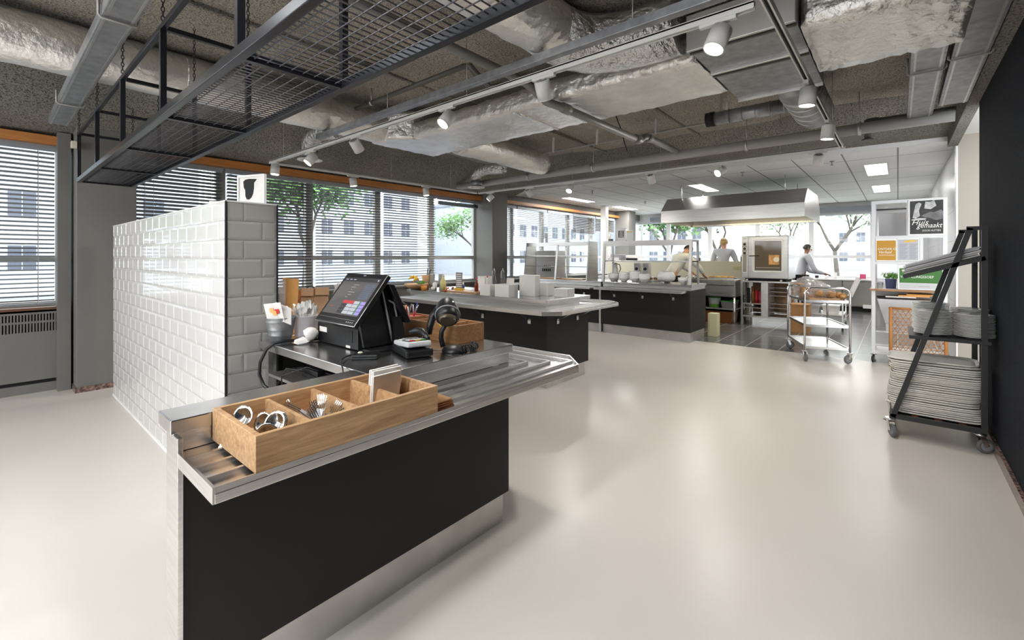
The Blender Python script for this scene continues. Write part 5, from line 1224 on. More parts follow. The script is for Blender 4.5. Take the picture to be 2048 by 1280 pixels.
for k in range(9):
    x = 1.56 + .03 * (k % 5) + rr.uniform(-.01, .01); y = 2.92 + .03 * (k // 5)
    solo('straw_packet', MB().obox((x, y, 1.06 + rr.uniform(-.02, .03)), (.010, 0, 0), (0, .004, 0), (rr.uniform(-.05, .05), rr.uniform(-.02, .02), .135)), rr.choice(['paper', 'paper', 'whitegl', 'milky']), 'white paper-wrapped stick leaning behind the till screen, %s from the left' % ORD[k], 'paper stick', 'paper-wrapped sticks behind the till')
t = thing('stick_holder', 'white holder for the paper-wrapped sticks behind the till', 'holder', (1.63, 2.94, .92)); part('holder_body', MB().box(1.52, 2.88, .92, 1.75, 3.0, 1.02), 'white', t, bevel=.004)
solo('wire_ring', MB().tube([Vector((1.50 + .028 * math.cos(a), 3.15, 1.16 + .028 * math.sin(a))) for a in [2 * PI * i / 20 for i in range(20)]], .004, 6, closed=True).cyl((1.50, 3.15, .92), (1.50, 3.15, 1.13), .004, n=6), 'blackp', 'thin black ring holder standing behind the till screen', 'holder')
# pens and red pouch in the darker box
solo('red_pouch', MB().box(1.675, 2.335, .936, 1.85, 2.44, 1.015), 'red', 'red pouch in the far compartment of the darker oak box', 'pouch', bevel=.01)
cs = ['white', 'white', 'red', 'greyl', 'greenl', 'orangep', 'white', 'grey', 'pink', 'chrome', 'white', 'blue']
nmz = {'white': 'white', 'red': 'red', 'greyl': 'light grey', 'greenl': 'green', 'orangep': 'orange', 'grey': 'dark grey', 'pink': 'pink', 'chrome': 'steel', 'blue': 'blue'}
for k in range(12):
    x = 1.69 + .0125 * k; y = 2.37 + .02 * (k % 3)
    solo('pen', MB().cyl((x, y, 1.016), (x + rr.uniform(-.03, .035), y + rr.uniform(-.03, .02), 1.075 + rr.uniform(0, .025)), .0045, n=7), cs[k], '%s pen sticking up from the red pouch, %s from the left' % (nmz[cs[k]], ORD[k]), 'pen', 'pens in the darker oak box')
# ================================================================== KITCHEN
def xzp(poly, y0, y1): return xz(poly, y0, y1)
# extraction hood
t = thing('extraction_hood', 'large stainless extraction hood hanging over the cooking block', 'extractor hood', (9.75, 2.4, 2.06))
part('hood_skirt', MB().add([(8.80, 1.17, 2.06), (8.80, 3.60, 2.06), (8.80, 3.60, 2.29), (8.80, 1.17, 2.29), (9.12, 1.17, 2.56), (9.12, 3.60, 2.56), (10.4, 1.17, 2.56), (10.4, 3.60, 2.56), (10.72, 1.17, 2.29), (10.72, 3.60, 2.29), (10.72, 1.17, 2.06), (10.72, 3.60, 2.06)],
     [(0, 1, 2, 3), (3, 2, 5, 4), (4, 5, 7, 6), (6, 7, 9, 8), (8, 9, 11, 10), (0, 3, 4, 6, 8, 10), (1, 11, 9, 7, 5, 2)]), 'hoods', t)
part('inner_gutter', MB().box(8.82, 1.19, 2.065, 8.95, 3.58, 2.10), 'steel', t); part('inner_gutter', MB().box(10.57, 1.19, 2.065, 10.70, 3.58, 2.10), 'steel', t)
part('filter_panel', MB().box(8.95, 1.19, 2.22, 10.57, 3.58, 2.235), 'steeld', t)
part('hood_lamp', MB().box(9.2, 1.5, 2.19, 9.3, 3.3, 2.22), 'hoodl', t)
for x, y in ((9.1, 1.5), (9.1, 3.3), (10.4, 1.5), (10.4, 3.3)): part('hanger_rod', MB().cyl((x, y, 2.5), (x, y, 2.82), .008, n=6), 'steeld', t)
l = bpy.data.lights.new('lamp', 'AREA'); l.shape = 'RECTANGLE'; l.size = .1; l.size_y = 1.8; l.energy = 9; l.color = (1, .83, .5)
o = bpy.data.objects.new('lamp', l); col.objects.link(o); o.location = (9.25, 2.4, 2.18); o.parent = t; o.matrix_parent_inverse = chain(t).inverted()
# combi oven
t = thing('combi_oven', 'grey stainless combi oven with three round knobs and large glass door', 'oven', (10.45, 2.01, .947))
part('cabinet', MB().box(10.06, 1.60, .947, 10.86, 2.43, 1.80), 'hoods', t, bevel=.012)
cp_ = part('control_panel', MB().box(10.045, 2.305, .955, 10.062, 2.425, 1.79), 'hoods', t, bevel=.004)
part('panel_ring', MB().tube([(10.043, 2.365 + .042 * math.cos(a), (1.10 if math.sin(a) < 0 else 1.655) + .042 * math.sin(a)) for a in [2 * PI * i / 28 for i in range(28)]], .005, 6, closed=True), 'whitegl', cp_)
part('dark_field', MB().box(10.040, 2.330, 1.08, 10.046, 2.40, 1.68), 'grey', cp_)
for z in (1.637, 1.548, 1.458): k_ = part('knob', MB().cyl((10.04, 2.365, z), (10.02, 2.365, z), .024, n=18), 'blackp', cp_); part('knob_ring', MB().tube([(10.036, 2.365 + .034 * math.cos(a), z + .034 * math.sin(a)) for a in [2 * PI * i / 20 for i in range(20)]], .004, 6, closed=True), 'whitegl', cp_)
part('lettering', MB().box(10.042, 2.34, 1.745, 10.045, 2.395, 1.757), 'txtg', cp_)
dr_ = part('door', MB().box(10.04, 1.605, .955, 10.06, 2.298, 1.79), 'hoods', t, bevel=.008)
part('door_window', MB().box(10.034, 1.715, 1.115, 10.041, 2.18, 1.695), 'ovglass', dr_, bevel=.01)
def rring(x, y0, y1, z0, z1, r, n=6):
    pts = []
    for cx, cy, a0 in ((y1 - r, z1 - r, 0), (y0 + r, z1 - r, 90), (y0 + r, z0 + r, 180), (y1 - r, z0 + r, 270)):
        for i in range(n + 1): a = math.radians(a0 + 90 * i / n); pts.append((x, cx + r * math.cos(a), cy + r * math.sin(a)))
    return pts
part('window_gasket', MB().tube(rring(10.036, 1.685, 2.21, 1.085, 1.725, .04), .009, 6, closed=True), 'whitegl', dr_)
part('door_handle', MB().tube([(10.035, 2.27, 1.40), (10.0, 2.27, 1.40), (9.985, 2.25, 1.402), (9.985, 2.10, 1.405)], .009, 8), 'blackp', dr_)
part('painted_reflection', MB().box(10.031, 1.75, 1.23, 10.0345, 1.93, 1.42), 'bread', dr_); part('painted_reflection', MB().cyl((10.0305, 1.80, 1.33), (10.029, 1.80, 1.33), .05, n=20), 'cream', dr_)  # reflection in the door glass, painted on as pale shapes
part('rack_bar', MB().box(10.031, 1.74, 1.165, 10.034, 2.16, 1.172), 'greyl', dr_)
t = thing('oven_stand', 'stainless oven stand with tray runners and shelves below the combi oven', 'oven stand', (10.45, 2.0, 0))
for x in (10.05, 10.80):
    for y in (1.58, 2.42): part('leg', MB().box(x, y - .02, 0, x + .04, y + .02, .90), 'steel', t)
part('top_frame', MB().box(10.04, 1.56, .87, 10.85, 2.44, .90), 'steel', t, bevel=.003)
part('oven_plinth', MB().box(10.15, 1.66, .90, 10.8, 2.38, .946), 'dark', t)
part('bottom_rail', MB().box(10.05, 1.60, .17, 10.085, 2.40, .205), 'steel', t); part('bottom_shelf', MB().box(10.09, 1.60, .18, 10.80, 2.40, .19), 'steeld', t)
part('divider_panel', MB().box(10.06, 1.95, .205, 10.70, 2.07, .87), 'steeld', t)
part('back_panel', MB().box(10.79, 1.62, .2, 10.80, 2.38, .87), 'kraft', t)
for z in (.35, .43): part('left_shelf', MB().box(10.10, 2.08, z, 10.75, 2.40, z + .012), 'steeld', t)
for z in (.28, .36, .44, .52, .60, .68, .76):
    part('runner', MB().box(10.09, 1.62, z, 10.7, 1.63, z + .012), 'steel', t)
for i, z in enumerate((.29, .37, .45, .61, .69, .77)):
    solo('baking_tray', MB().box(10.10, 1.635, z, 10.62, 1.93, z + .008), 'steel', 'steel baking tray in the oven stand, %s from the bottom' % ORD[i], 'tray', 'baking trays in the oven stand', bevel=.002)
for i, (y, h, m, c) in enumerate([(2.34, .30, 'dark', 'black'), (2.26, .34, 'bronze', 'copper'), (2.19, .26, 'red', 'red'), (2.12, .24, 'pink', 'pink')]):
    solo('storage_tin', MB().cyl((10.25, y, .442), (10.25, y, .442 + h), .03, n=12), m, '%s tin on the left shelf of the oven stand' % c, 'tin', 'tins in the oven stand')
for i in range(2): solo('drain_tap', MB().cyl((10.03, 2.32 - .6 * i, .915), (10.10, 2.32 - .6 * i, .92), .014, n=10).sph((10.03, 2.32 - .6 * i, .915), .022, n=10), 'greyl', ['left', 'right'][i] + ' small drain tap under the combi oven', 'tap')
# cooking block
t = thing('cooking_block', 'stainless cooking block with apron, drawers and open shelf left of the oven', 'cooking block', (10.35, 4.0, 0))
part('worktop', MB().box(9.93, 2.50, .872, 10.80, 5.70, .91), 'steel', t, bevel=.004)
for i, (a, b) in enumerate(((2.52, 3.3), (3.32, 4.1), (4.12, 4.9), (4.92, 5.68))):
    d_ = part('drawer', MB().box(9.95, a, .60, 9.98, b, .80), 'steel', t, bevel=.004); part('drawer_handle', MB().box(9.93, a + .02, .785, 9.955, b - .02, .80), 'chrome', d_)
part('apron', MB().box(9.94, 2.52, .81, 9.98, 5.68, .872), 'steel', t); part('carcass', MB().box(9.98, 2.52, .56, 10.78, 5.68, .872), 'steeld', t); part('lower_edge', MB().box(9.94, 2.52, .56, 9.98, 5.68, .59), 'steel', t)
part('lower_shelf', MB().box(9.96, 2.52, .29, 10.78, 5.68, .315), 'steeld', t)
part('back_sheet', MB().box(10.76, 2.52, .0, 10.78, 5.68, .56), 'dark', t)
for y in (2.54, 4.1, 5.66):
    for x in (9.97, 10.74): part('leg', MB().cyl((x, y, 0), (x, y, .56), .02, n=10), 'steel', t)
struct('trim_15', MB().box(10.84, 2.46, 0, 10.94, 5.9, 1.284), 'cream')
solo('wall_socket', MB().box(10.825, 2.62, 1.10, 10.84, 2.78, 1.17), 'creamb', 'cream double socket on the cream splashback above the cooking block', 'socket', bevel=.003)
for i, (y, h, m) in enumerate([(3.55, .10, 'blackp'), (3.66, .08, 'blackp'), (2.62, .13, 'blackp')]):
    bottle(10.89, y, 1.284, .03, h * 1.1, m, m, ['small black bottle on the splashback, middle one', 'small black bottle on the splashback, left one', 'black bottle on the splashback nearest the oven'][i], 'black bottles on the splashback')
t = thing('bread_tray', 'steel tray of orange baked slices on the cooking block beside the oven', 'tray', (10.2, 2.9, .91)); part('tray_pan', MB().box(10.0, 2.56, .91, 10.5, 3.1, .95), 'steel', t, bevel=.004)
rr = random.Random(8)
for k in range(8): solo('baked_slice', MB().box(-.055, -.03, 0, .055, .03, .022), rr.choice(['orangef', 'bread', 'yellow']), 'baked slice on the steel tray, %s from the oven' % ORD[k], 'bread', 'baked slices on the cooking block', bevel=.008, loc=(10.1 + .03 * (k % 2), 2.61 + .062 * k, .951), rotz=.3 * rr.uniform(-1, 1))
t = thing('gas_burner', 'chrome coiled burner grate on the cooking block left of the bread tray', 'burner', (10.2, 3.45, .91))
for k in range(5): part('coil', MB().tube([(10.15 + .05 * math.cos(a), 3.22 + .09 * k, .94 + .028 * math.sin(a)) for a in [2 * PI * i / 16 for i in range(16)]], .007, 6, closed=True), 'chrome', t)
part('burner_base', MB().box(10.0, 3.16, .91, 10.4, 3.68, .918), 'dark', t)
def crate(name, x0, y0, z0, x1, y1, z1, m, label, cat='container', tap=.02, lid=None):
    t = thing(name, label, cat, ((x0 + x1) / 2, (y0 + y1) / 2, z0))
    k = tap; part('shell', MB().add([(x0 + k, y0 + k, z0), (x1 - k, y0 + k, z0), (x1 - k, y1 - k, z0), (x0 + k, y1 - k, z0), (x0, y0, z1), (x1, y0, z1), (x1, y1, z1), (x0, y1, z1)], [(0, 3, 2, 1), (0, 1, 5, 4), (1, 2, 6, 5), (2, 3, 7, 6), (3, 0, 4, 7), (4, 5, 6, 7)]), m, t, bevel=.004)
    part('rim', MB().box(x0 - .008, y0 - .008, z1 - .02, x1 + .008, y1 + .008, z1 + .002), lid or m, t, bevel=.003); return t
t = thing('bucket', 'white bucket with bright green band and green lid on the shelf of the cooking block', 'bucket', (10.15, 2.98, .315)); part('pail', MB().lathe([(0, 0), (.10, 0), (.125, .20), (0, .20)], (10.15, 2.98, .315), 20), 'greyl', t); part('green_band', MB().lathe([(.101, .002), (.109, .07)], (10.15, 2.98, .315), 20), 'greenl', t); part('lid', MB().cyl((10.15, 2.98, .515), (10.15, 2.98, .535), .13, n=20), 'green', t)
crate('storage_container', 10.02, 2.56, .315, 10.40, 2.82, .47, 'grey', 'grey container with green lid beside the white bucket', lid='green')
crate('storage_container', 10.02, 3.20, .315, 10.4, 3.6, .50, 'milky', 'milky container left of the green-banded bucket', lid='green')
crate('storage_container', 10.05, 3.75, .315, 10.4, 4.3, .48, 'navy', 'dark container deep on the shelf of the cooking block')
crate('storage_crate', 10.02, 2.60, .0, 10.5, 3.4, .24, 'bronze', 'reddish brown crate on the floor under the cooking block')
solo('cream_box', MB().box(8.23, 2.38, 0, 8.42, 2.53, .40), 'creamb', 'upright cream box on the dark tiles beside the right serving counter', 'box', bevel=.004)
# orange pastry heap on a plate behind the bowls
t = thing('pastry_tray', 'metal tray behind the tipped bowls with golden pastries', 'tray', (8.0, 3.3, .93)); part('tray_pan', MB().box(7.89, 3.18, .93, 8.10, 3.46, .955), 'steel', t)
for k in range(7): solo('pastry', MB().sph((7.95 + .05 * (k % 3), 3.23 + .035 * k, .985), .035, .03, .025, 10, jit=.1), 'bread', 'golden pastry on the metal tray, %s from the right' % ORD[k], 'pastry', 'pastries behind the bowls')
# appliances near the corner
t = thing('back_counter', 'white kitchen counter along the windows in the far corner', 'counter', (12.6, 6.1, 0)); part('worktop', MB().box(11.6, 5.55, .86, 13.0, 6.30, .90), 'whitegl', t); part('body', MB().box(11.65, 5.60, .08, 12.95, 6.28, .86), 'white', t)
part('plinth', MB().box(11.7, 5.65, 0, 12.9, 6.25, .08), 'grey', t)
t = thing('microwave', 'dark-fronted oven standing in the far kitchen corner', 'microwave', (12.3, 5.8, .90)); part('housing', MB().box(12.1, 5.60, .90, 12.5, 6.05, 1.42), 'whitegl', t, bevel=.01); part('door', MB().box(12.08, 5.64, 1.08, 12.1, 5.98, 1.34), 'dark', t)
t = thing('dishwasher', 'tall grey machine beside the dark-fronted oven', 'machine', (11.75, 5.9, .90)); part('housing', MB().box(11.66, 5.95, .90, 12.0, 6.25, 1.45), 'grey', t, bevel=.01); part('door', MB().box(11.645, 5.98, 1.0, 11.66, 6.22, 1.36), 'greyl', t)
t = thing('wall_device', 'grey device with louvres fixed to the far column', 'device', (13.0, 6.4, 1.95)); part('casing', MB().box(12.93, 6.40, 1.90, 13.075, 6.60, 2.22), 'grey', t, bevel=.01); part('side_box', MB().box(12.98, 6.25, 1.93, 13.076, 6.39, 2.18), 'greyl', t, bevel=.01)
t = thing('back_cabinets', 'grey lower cabinets with white top under the kitchen end windows', 'cabinet', (14.5, 2.5, 0))
part('carcass', MB().box(14.28, .47, .12, 14.86, 5.4, .78), 'grey', t); part('top', MB().box(14.24, .46, .78, 14.88, 5.4, .815), 'whitegl', t)
for k in range(8): part('door', MB().box(14.25, .48 + .61 * k, .14, 14.28, 1.07 + .61 * k, .76), 'pipe', t, bevel=.004)
part('plinth', MB().box(14.34, .5, 0, 14.86, 5.4, .12), 'dark', t)
solo('socket_box', MB().box(14.20, .50, .10, 14.24, .66, .19), 'whitegl', 'white socket box low on the grey cabinets beside the poster stand', 'socket')
t = thing('dispenser_roll', 'white paper strip hanging from a pink clip before the grey cabinets', 'paper roll', (14.1, .72, 1.0)); part('paper_strip', MB().bar((14.18, .74, .86), (14.20, .92, .38), .11, .004, up=(1, 0, 0)), 'paper', t); part('pink_clip', MB().box(14.15, .60, .83, 14.20, .72, .95), 'pink', t)
rr = random.Random(15)
for k in range(9): solo('small_pot', MB().cyl((14.5, 1.25 + .2 * k, .815), (14.5, 1.25 + .2 * k, .815 + rr.uniform(.05, .16)), .04, n=10), rr.choice(['porc', 'dark', 'greyl', 'leafy', 'paper', 'blue']), 'small pot on the white top under the end windows, %s from the right' % ORD[k], 'pot', 'pots under the kitchen end windows')
# low cart behind the trolley
t = thing('low_cart', 'low steel cart with white shelf behind the serving trolley', 'cart', (10.85, 1.15, 0))
part('upper_shelf', MB().box(10.5, .78, .60, 11.2, 1.48, .62), 'steel', t); part('lower_shelf', MB().box(10.5, .78, .27, 11.2, 1.48, .29), 'whitegl', t)
for x in (10.51, 11.19):
    for y in (.79, 1.47): part('leg', MB().box(x - .012, y - .012, .1, x + .012, y + .012, .62), 'steel', t); part('wheel', MB().cyl((x, y - .015, .05), (x, y + .015, .05), .05, n=14), 'rubber', t)
crate('crate', 10.55, .85, .292, 10.9, 1.12, .45, 'whitegl', 'white crate on the low cart, right one'); crate('crate', 10.55, 1.15, .292, 10.9, 1.40, .43, 'greyl', 'pale grey crate on the low cart, left one')
crate('carton', 9.62, 1.22, .0, 9.95, 1.50, .52, 'card', 'open brown carton behind the left wheel of the serving trolley', 'box', .0)

# ------------------------------------------------------------------ serving trolley
def wheel(cx, cy, rz, label=None, parent=None, r=.058, m='rubber', brake=False, zt=.145):
    c_ = Vector((cx, cy, 0)); d = Vector((math.cos(rz), math.sin(rz), 0)); sd = Vector((-d.y, d.x, 0)); hub = c_ + d * .03 + Vector((0, 0, r))
    w_ = part('caster', MB().cyl(c_ + Vector((0, 0, zt - .012)), c_ + Vector((0, 0, zt)), .034, n=14).bar(c_ + sd * .02 + Vector((0, 0, zt - .01)), hub + sd * .02, .004, .03, up=d).bar(c_ - sd * .02 + Vector((0, 0, zt - .01)), hub - sd * .02, .004, .03, up=d), 'steel', parent)
    part('tyre', MB().tube([hub + Vector((0, 0, math.sin(a))) * (r - .012) + d * math.cos(a) * (r - .012) for a in [2 * PI * i / 24 for i in range(24)]], .0125, 8, closed=True), m, w_)
    part('hub', MB().cyl(hub - sd * .012, hub + sd * .012, r - .02, n=18), 'grey', w_)
    if brake: part('brake_lever', MB().bar(c_ + Vector((0, 0, zt - .03)), c_ - d * .07 + Vector((0, 0, zt - .035)), .03, .006), 'blackp', w_)
    return w_
tr = thing('serving_trolley', 'stainless three-shelf trolley with bent tube ends, bread bags on top', 'trolley', (7.62, .87, 0), math.radians(21.6))
A_ = Matrix.Translation((7.62, .87, 0)) @ Matrix.Rotation(math.radians(21.6), 4, 'Z'); LX, LY = .44, .255
def tp(x, y, z): return A_ @ Vector((x, y, z))
for sx in (-1, 1):
    x = LX * sx; pts = [tp(x, -LY, .14), tp(x, -LY, .90)] + [tp(x, -LY + .075 * (1 - math.cos(a)), .90 + .075 * math.sin(a)) for a in (.3, .7, 1.1, PI / 2)] + [tp(x, LY - .075 * (1 - math.cos(a)), .90 + .075 * math.sin(a)) for a in (PI / 2, 1.1, .7, .3)] + [tp(x, LY, .90), tp(x, LY, .14)]
    part('bent_tube_frame', MB().tube(pts, .0135, 12), 'chrome', tr)
    for sy in (-1, 1): q = tp(x, LY * sy, 0); wheel(q.x, q.y, [2.4, 3.6, .6, 5.2][(sx > 0) * 2 + (sy > 0)], parent=tr, brake=(sx < 0 and sy > 0))
r3 = A_.to_3x3()
for z, nm in ((.80, 'top_shelf'), (.475, 'middle_shelf'), (.185, 'bottom_shelf')):
    sh = part(nm, MB().obox(tp(0, 0, z), r3 @ Vector((LX - .01, 0, 0)), r3 @ Vector((0, LY - .012, 0)), (0, 0, .004)), 'steelh', tr)
    mb = MB()
    for s_ in (-1, 1): mb.obox(tp(0, s_ * (LY - .012), z), r3 @ Vector((LX - .01, 0, 0)), r3 @ Vector((0, .006, 0)), (0, 0, .016)); mb.obox(tp(s_ * (LX - .012), 0, z), r3 @ Vector((.006, 0, 0)), r3 @ Vector((0, LY - .012, 0)), (0, 0, .016))
    part('shelf_rim', mb, 'steel', sh)
def lob(name, c, s, rz, m, label, cat, group=None, bevel=0.):
    q = tp(*c); return solo(name, MB().box(-s[0] / 2, -s[1] / 2, 0, s[0] / 2, s[1] / 2, s[2]), m, label, cat, group, bevel, loc=q, rotz=math.radians(21.6) + rz)
lob('wooden_tray', (-.10, -.02, .806), (.52, .40, .03), .0, 'oakx', 'wooden tray on the top shelf of the serving trolley', 'tray', bevel=.004)
t = thing('open_carton', 'open brown carton with printed flaps at the left of the serving trolley', 'box', tp(.1, .12, .836))
part('carton_wall', MB().obox(tp(.02, .205, .90), r3 @ Vector((.20, 0, 0)), r3 @ Vector((0, .003, 0)), (0, 0, .065)), 'card', t); part('carton_wall', MB().obox(tp(-.18, .12, .90), r3 @ Vector((.003, 0, 0)), r3 @ Vector((0, .085, 0)), (0, 0, .065)), 'card', t)
part('open_flap', MB().obox(tp(-.02, .23, 1.01), r3 @ Vector((.19, 0, 0)), r3 @ Vector((0, .035, .0)), (0, 0, .003)), 'card', t); part('carton_bottom', MB().obox(tp(.02, .12, .838), r3 @ Vector((.20, 0, 0)), r3 @ Vector((0, .085, 0)), (0, 0, .002)), 'card', t)
for k in range(4): part('print_mark', MB().obox(tp(-.1835, .06 + .04 * k, .90), r3 @ Vector((.0006, 0, 0)), r3 @ Vector((0, .012, 0)), (0, 0, .014)), 'txtk', t)
rr = random.Random(31)
for k in range(15):
    x, y = -.33 + .15 * (k % 5) + rr.uniform(-.02, .02), -.19 + .11 * (k // 5) + rr.uniform(-.02, .02); q = tp(x, y, .872 + .012 * (k // 5))
    solo('bread_roll', MB().sph(q, .06, .048, .04, 14, jit=.06), rr.choice(['bread', 'bread', 'card']), 'bread roll on the trolley, %s counting from the near left' % ORD[k], 'bread', 'bread rolls on the trolley')
def crumple(c, rx, ry, rz, seed, n=22, amp=.22):
    r_ = random.Random(seed); mb = MB(); m = 12; vs = []
    ph = [r_.uniform(0, 6) for _ in range(8)]
    for i in range(m + 1):
        th = PI * .62 * i / m
        for k in range(n):
            a = 2 * PI * k / n; j = 1 + amp * (.4 * math.sin(5 * a + ph[0] + 3 * th) + .3 * math.sin(9 * a - 5 * th + ph[1]) + r_.uniform(-.35, .35)); vs.append((c[0] + rx * j * math.sin(th) * math.cos(a), c[1] + ry * j * math.sin(th) * math.sin(a), c[2] + rz * (j * .5 + .5) * math.cos(th)))
    mb.add(vs, [(i * n + k, i * n + (k + 1) % n, (i + 1) * n + (k + 1) % n, (i + 1) * n + k) for i in range(m) for k in range(n)], 0, False); return mb
bagm = mat('crinkled_clear_film', (.62, .61, .60), .10, alpha=.38, spec=1.)
M['film'] = bagm
for i, (x, y, rx, rz) in enumerate([(.10, .10, .22, .21), (-.12, .04, .18, .17), (.24, .0, .17, .17), (.02, -.06, .16, .12)]):
    q = tp(x, y, .89); solo('plastic_bag', crumple(q, rx, .16, rz, 50 + i), 'film', ['crinkled plastic bag at the back left of the trolley', 'crinkled plastic bag over the carton on the trolley', 'crinkled plastic bag at the right end of the trolley', 'lowest crinkled plastic bag over the rolls'][i], 'plastic bag', 'plastic bags on the trolley')
lob('carton', (.30, -.13, .836), (.14, .16, .13), .2, 'card', 'small brown carton at the back right of the trolley', 'box')

# ------------------------------------------------------------------ white poster stand on wheels
X_ = 7.62
t = thing('poster_stand', 'white wheeled stand with poster frames and a timber shelf at the kitchen entrance', 'display stand', (7.8, -.1, 0))
for y in (.245, -.44): part('front_post', MB().box(X_, y - .02, .12, X_ + .04, y + .02, 2.12), 'framew', t)
for y in (.245, -.44): part('rear_post', MB().box(X_ + .36, y - .02, .12, X_ + .40, y + .02, 2.12), 'framew', t)
part('top_beam', MB().box(X_, -.42, 2.08, X_ + .035, .225, 2.12), 'framew', t); part('middle_beam', MB().box(X_, -.42, 1.625, X_ + .035, .225, 1.66), 'framew', t); part('lower_beam', MB().box(X_, -.42, 1.295, X_ + .035, .225, 1.325), 'framew', t)
part('middle_post', MB().box(X_, -.115, 1.66, X_ + .03, -.085, 2.08), 'framew', t); part('middle_post', MB().box(X_, -.24, 1.325, X_ + .03, -.21, 1.625), 'framew', t)
part('bottom_rail', MB().box(X_, -.42, .12, X_ + .4, .225, .16), 'framew', t); part('cross_rail', MB().box(X_, -.42, .23, X_ + .02, .225, .25), 'framew', t)
part('timber_shelf', MB().box(X_ - .03, -.42, .945, X_ + .40, .285, .968), 'oaky', t, bevel=.002)
part('inner_shelf', MB().box(X_ + .04, -.42, .40, X_ + .36, .225, .415), 'framew', t); part('rear_sheet', MB().box(X_ + .37, -.42, .42, X_ + .38, .225, .94), 'framew', t)
part('frosted_sheet', MB().box(X_ + .36, -.10, 1.66, X_ + .368, .20, 1.98), 'greyl', t); part('clear_pane', MB().box(X_ + .38, -.42, 1.0, X_ + .385, .225, 2.08), 'clear', t)
for x in (X_ + .02, X_ + .38):
    for y in (.245, -.44): wheel(x, y, 3.0, parent=t, r=.045, m='blackp', zt=.12)
t = thing('grey_bin', 'tapered light grey bin full of folded magazines below the timber shelf', 'bin', (X_ + .2, -.1, .416))
part('bin_shell', MB().add([(X_ + .06, -.25, .52), (X_ + .30, -.25, .52), (X_ + .30, .13, .52), (X_ + .06, .13, .52), (X_ + .0, -.36, .84), (X_ + .34, -.36, .84), (X_ + .34, .21, .84), (X_ + .0, .21, .84)], [(0, 3, 2, 1), (0, 1, 5, 4), (1, 2, 6, 5), (2, 3, 7, 6), (3, 0, 4, 7), (4, 5, 6, 7)]), 'greyl', t, bevel=.006)
part('bin_foot', MB().box(X_ + .07, -.24, .416, X_ + .29, .12, .52), 'greyl', t)
for i, (y, m, a, lb_) in enumerate([(.06, 'dark', .1, 'dark rolled magazine at the left of the grey bin'), (-.02, 'paper', .05, 'white folded magazine on top of the grey bin'), (-.15, 'orangep', .02, 'orange folded magazine in the grey bin'), (-.24, 'orangep', -.06, 'second orange magazine in the grey bin')]):
    solo('magazine', MB().box(-.13, -.15, 0, .13, .15, .016), m, lb_, 'magazine', 'magazines in the grey bin', bevel=.005, loc=(X_ + .15, y, .845 + .018 * i), rotz=a)
def poster(y0, y1, z0, z1, label, off=.012):
    t = thing('poster', label, 'poster', (X_ - off, (y0 + y1) / 2, z0)); part('poster_frame', MB().box(X_ - off, y1, z0, X_ - .001, y0, z1), 'white', t, bevel=.002); return t
yd = (0, -1, 0); zu = (0, 0, 1); xo = X_ - .0135
t = poster(-.098, -.44, 1.655, 2.105, 'black and white poster of hands preparing food, reading Huis gemaakt')
part('picture', MB().box(xo, -.422, 1.675, xo + .002, -.116, 2.09), 'photo_d', t)
def flat(name, pts, m, par, dx=.0008): 
    x = xo - dx; n = len(pts); vs = [(x, y, z) for y, z in pts] + [(x + .0006, y, z) for y, z in pts]
    return part(name, MB().add(vs, [tuple(range(n)), tuple(reversed(range(n, 2 * n)))] + [(i, (i + 1) % n, n + (i + 1) % n, n + i) for i in range(n)]), m, par)
flat('pale_cloth', [(-.14, 1.88), (-.17, 2.05), (-.20, 2.07), (-.225, 2.05), (-.20, 1.97), (-.21, 1.90), (-.17, 1.87)], 'photo_l', t)
flat('pale_apron', [(-.25, 1.99), (-.26, 2.08), (-.30, 2.07), (-.34, 2.09), (-.36, 2.02), (-.31, 1.98)], 'photo_l', t)
flat('hand_shape', [(-.22, 1.90), (-.26, 1.925), (-.30, 1.945), (-.34, 1.94), (-.40, 1.97), (-.421, 1.95), (-.421, 1.86), (-.36, 1.84), (-.30, 1.87), (-.26, 1.88)], 'photo_m', t, .0009)
flat('hand_shape', [(-.13, 1.86), (-.20, 1.875), (-.27, 1.87), (-.26, 1.85), (-.18, 1.845), (-.13, 1.845)], 'photo_l', t, .0010)
text('lettering', 'Huis', .085, (xo - .002, -.128, 1.775), yd, zu, 'txtw', t, shear=.35); text('lettering', 'gemaakt', .085, (xo - .002, -.18, 1.735), yd, zu, 'txtw', t, shear=.35, sx=.8); text('lettering', 'DOOR HUTTEN', .030, (xo - .002, -.232, 1.70), yd, zu, 'txtw', t, sx=.78)
t = poster(.222, .013, 1.335, 1.625, 'ochre poster reading ONTDEK Verhaal'); part('picture', MB().box(xo, .020, 1.345, xo + .002, .212, 1.60), 'pgold', t)
text('lettering', 'ONTDEK O', .040, (xo - .001, .200, 1.470), yd, zu, 'txtw', t, sx=.88); text('lettering', 'Verhaal', .048, (xo - .001, .196, 1.425), yd, zu, 'txtw', t, shear=.35, sx=.9); part('small_print', MB().box(xo - .001, .035, 1.408, xo, .19, 1.413), 'txtw', t)
t = poster(.008, -.205, 1.335, 1.625, 'grey two-column menu sheet with an orange brush stroke beside the ochre poster'); part('picture', MB().box(xo, -.195, 1.345, xo + .002, .0, 1.61), 'plan', t)
flat('brush_stroke', [(-.055, 1.58), (-.08, 1.597), (-.13, 1.60), (-.175, 1.598), (-.18, 1.585), (-.12, 1.577), (-.06, 1.572)], 'yellow', t, .0008)
for c_ in range(2):
    for k in range(12): part('text_line', MB().box(xo - .0008, -.02 - .095 * c_ - .055 - .01 * (k * 7 % 3), 1.365 + .0165 * k, xo, -.015 - .095 * c_, 1.370 + .0165 * k), 'txtg', t)
t = poster(.0, -.425, .975, 1.29, 'green poster reading VERSPILLINGSSOEP leaning on the timber shelf', .025)
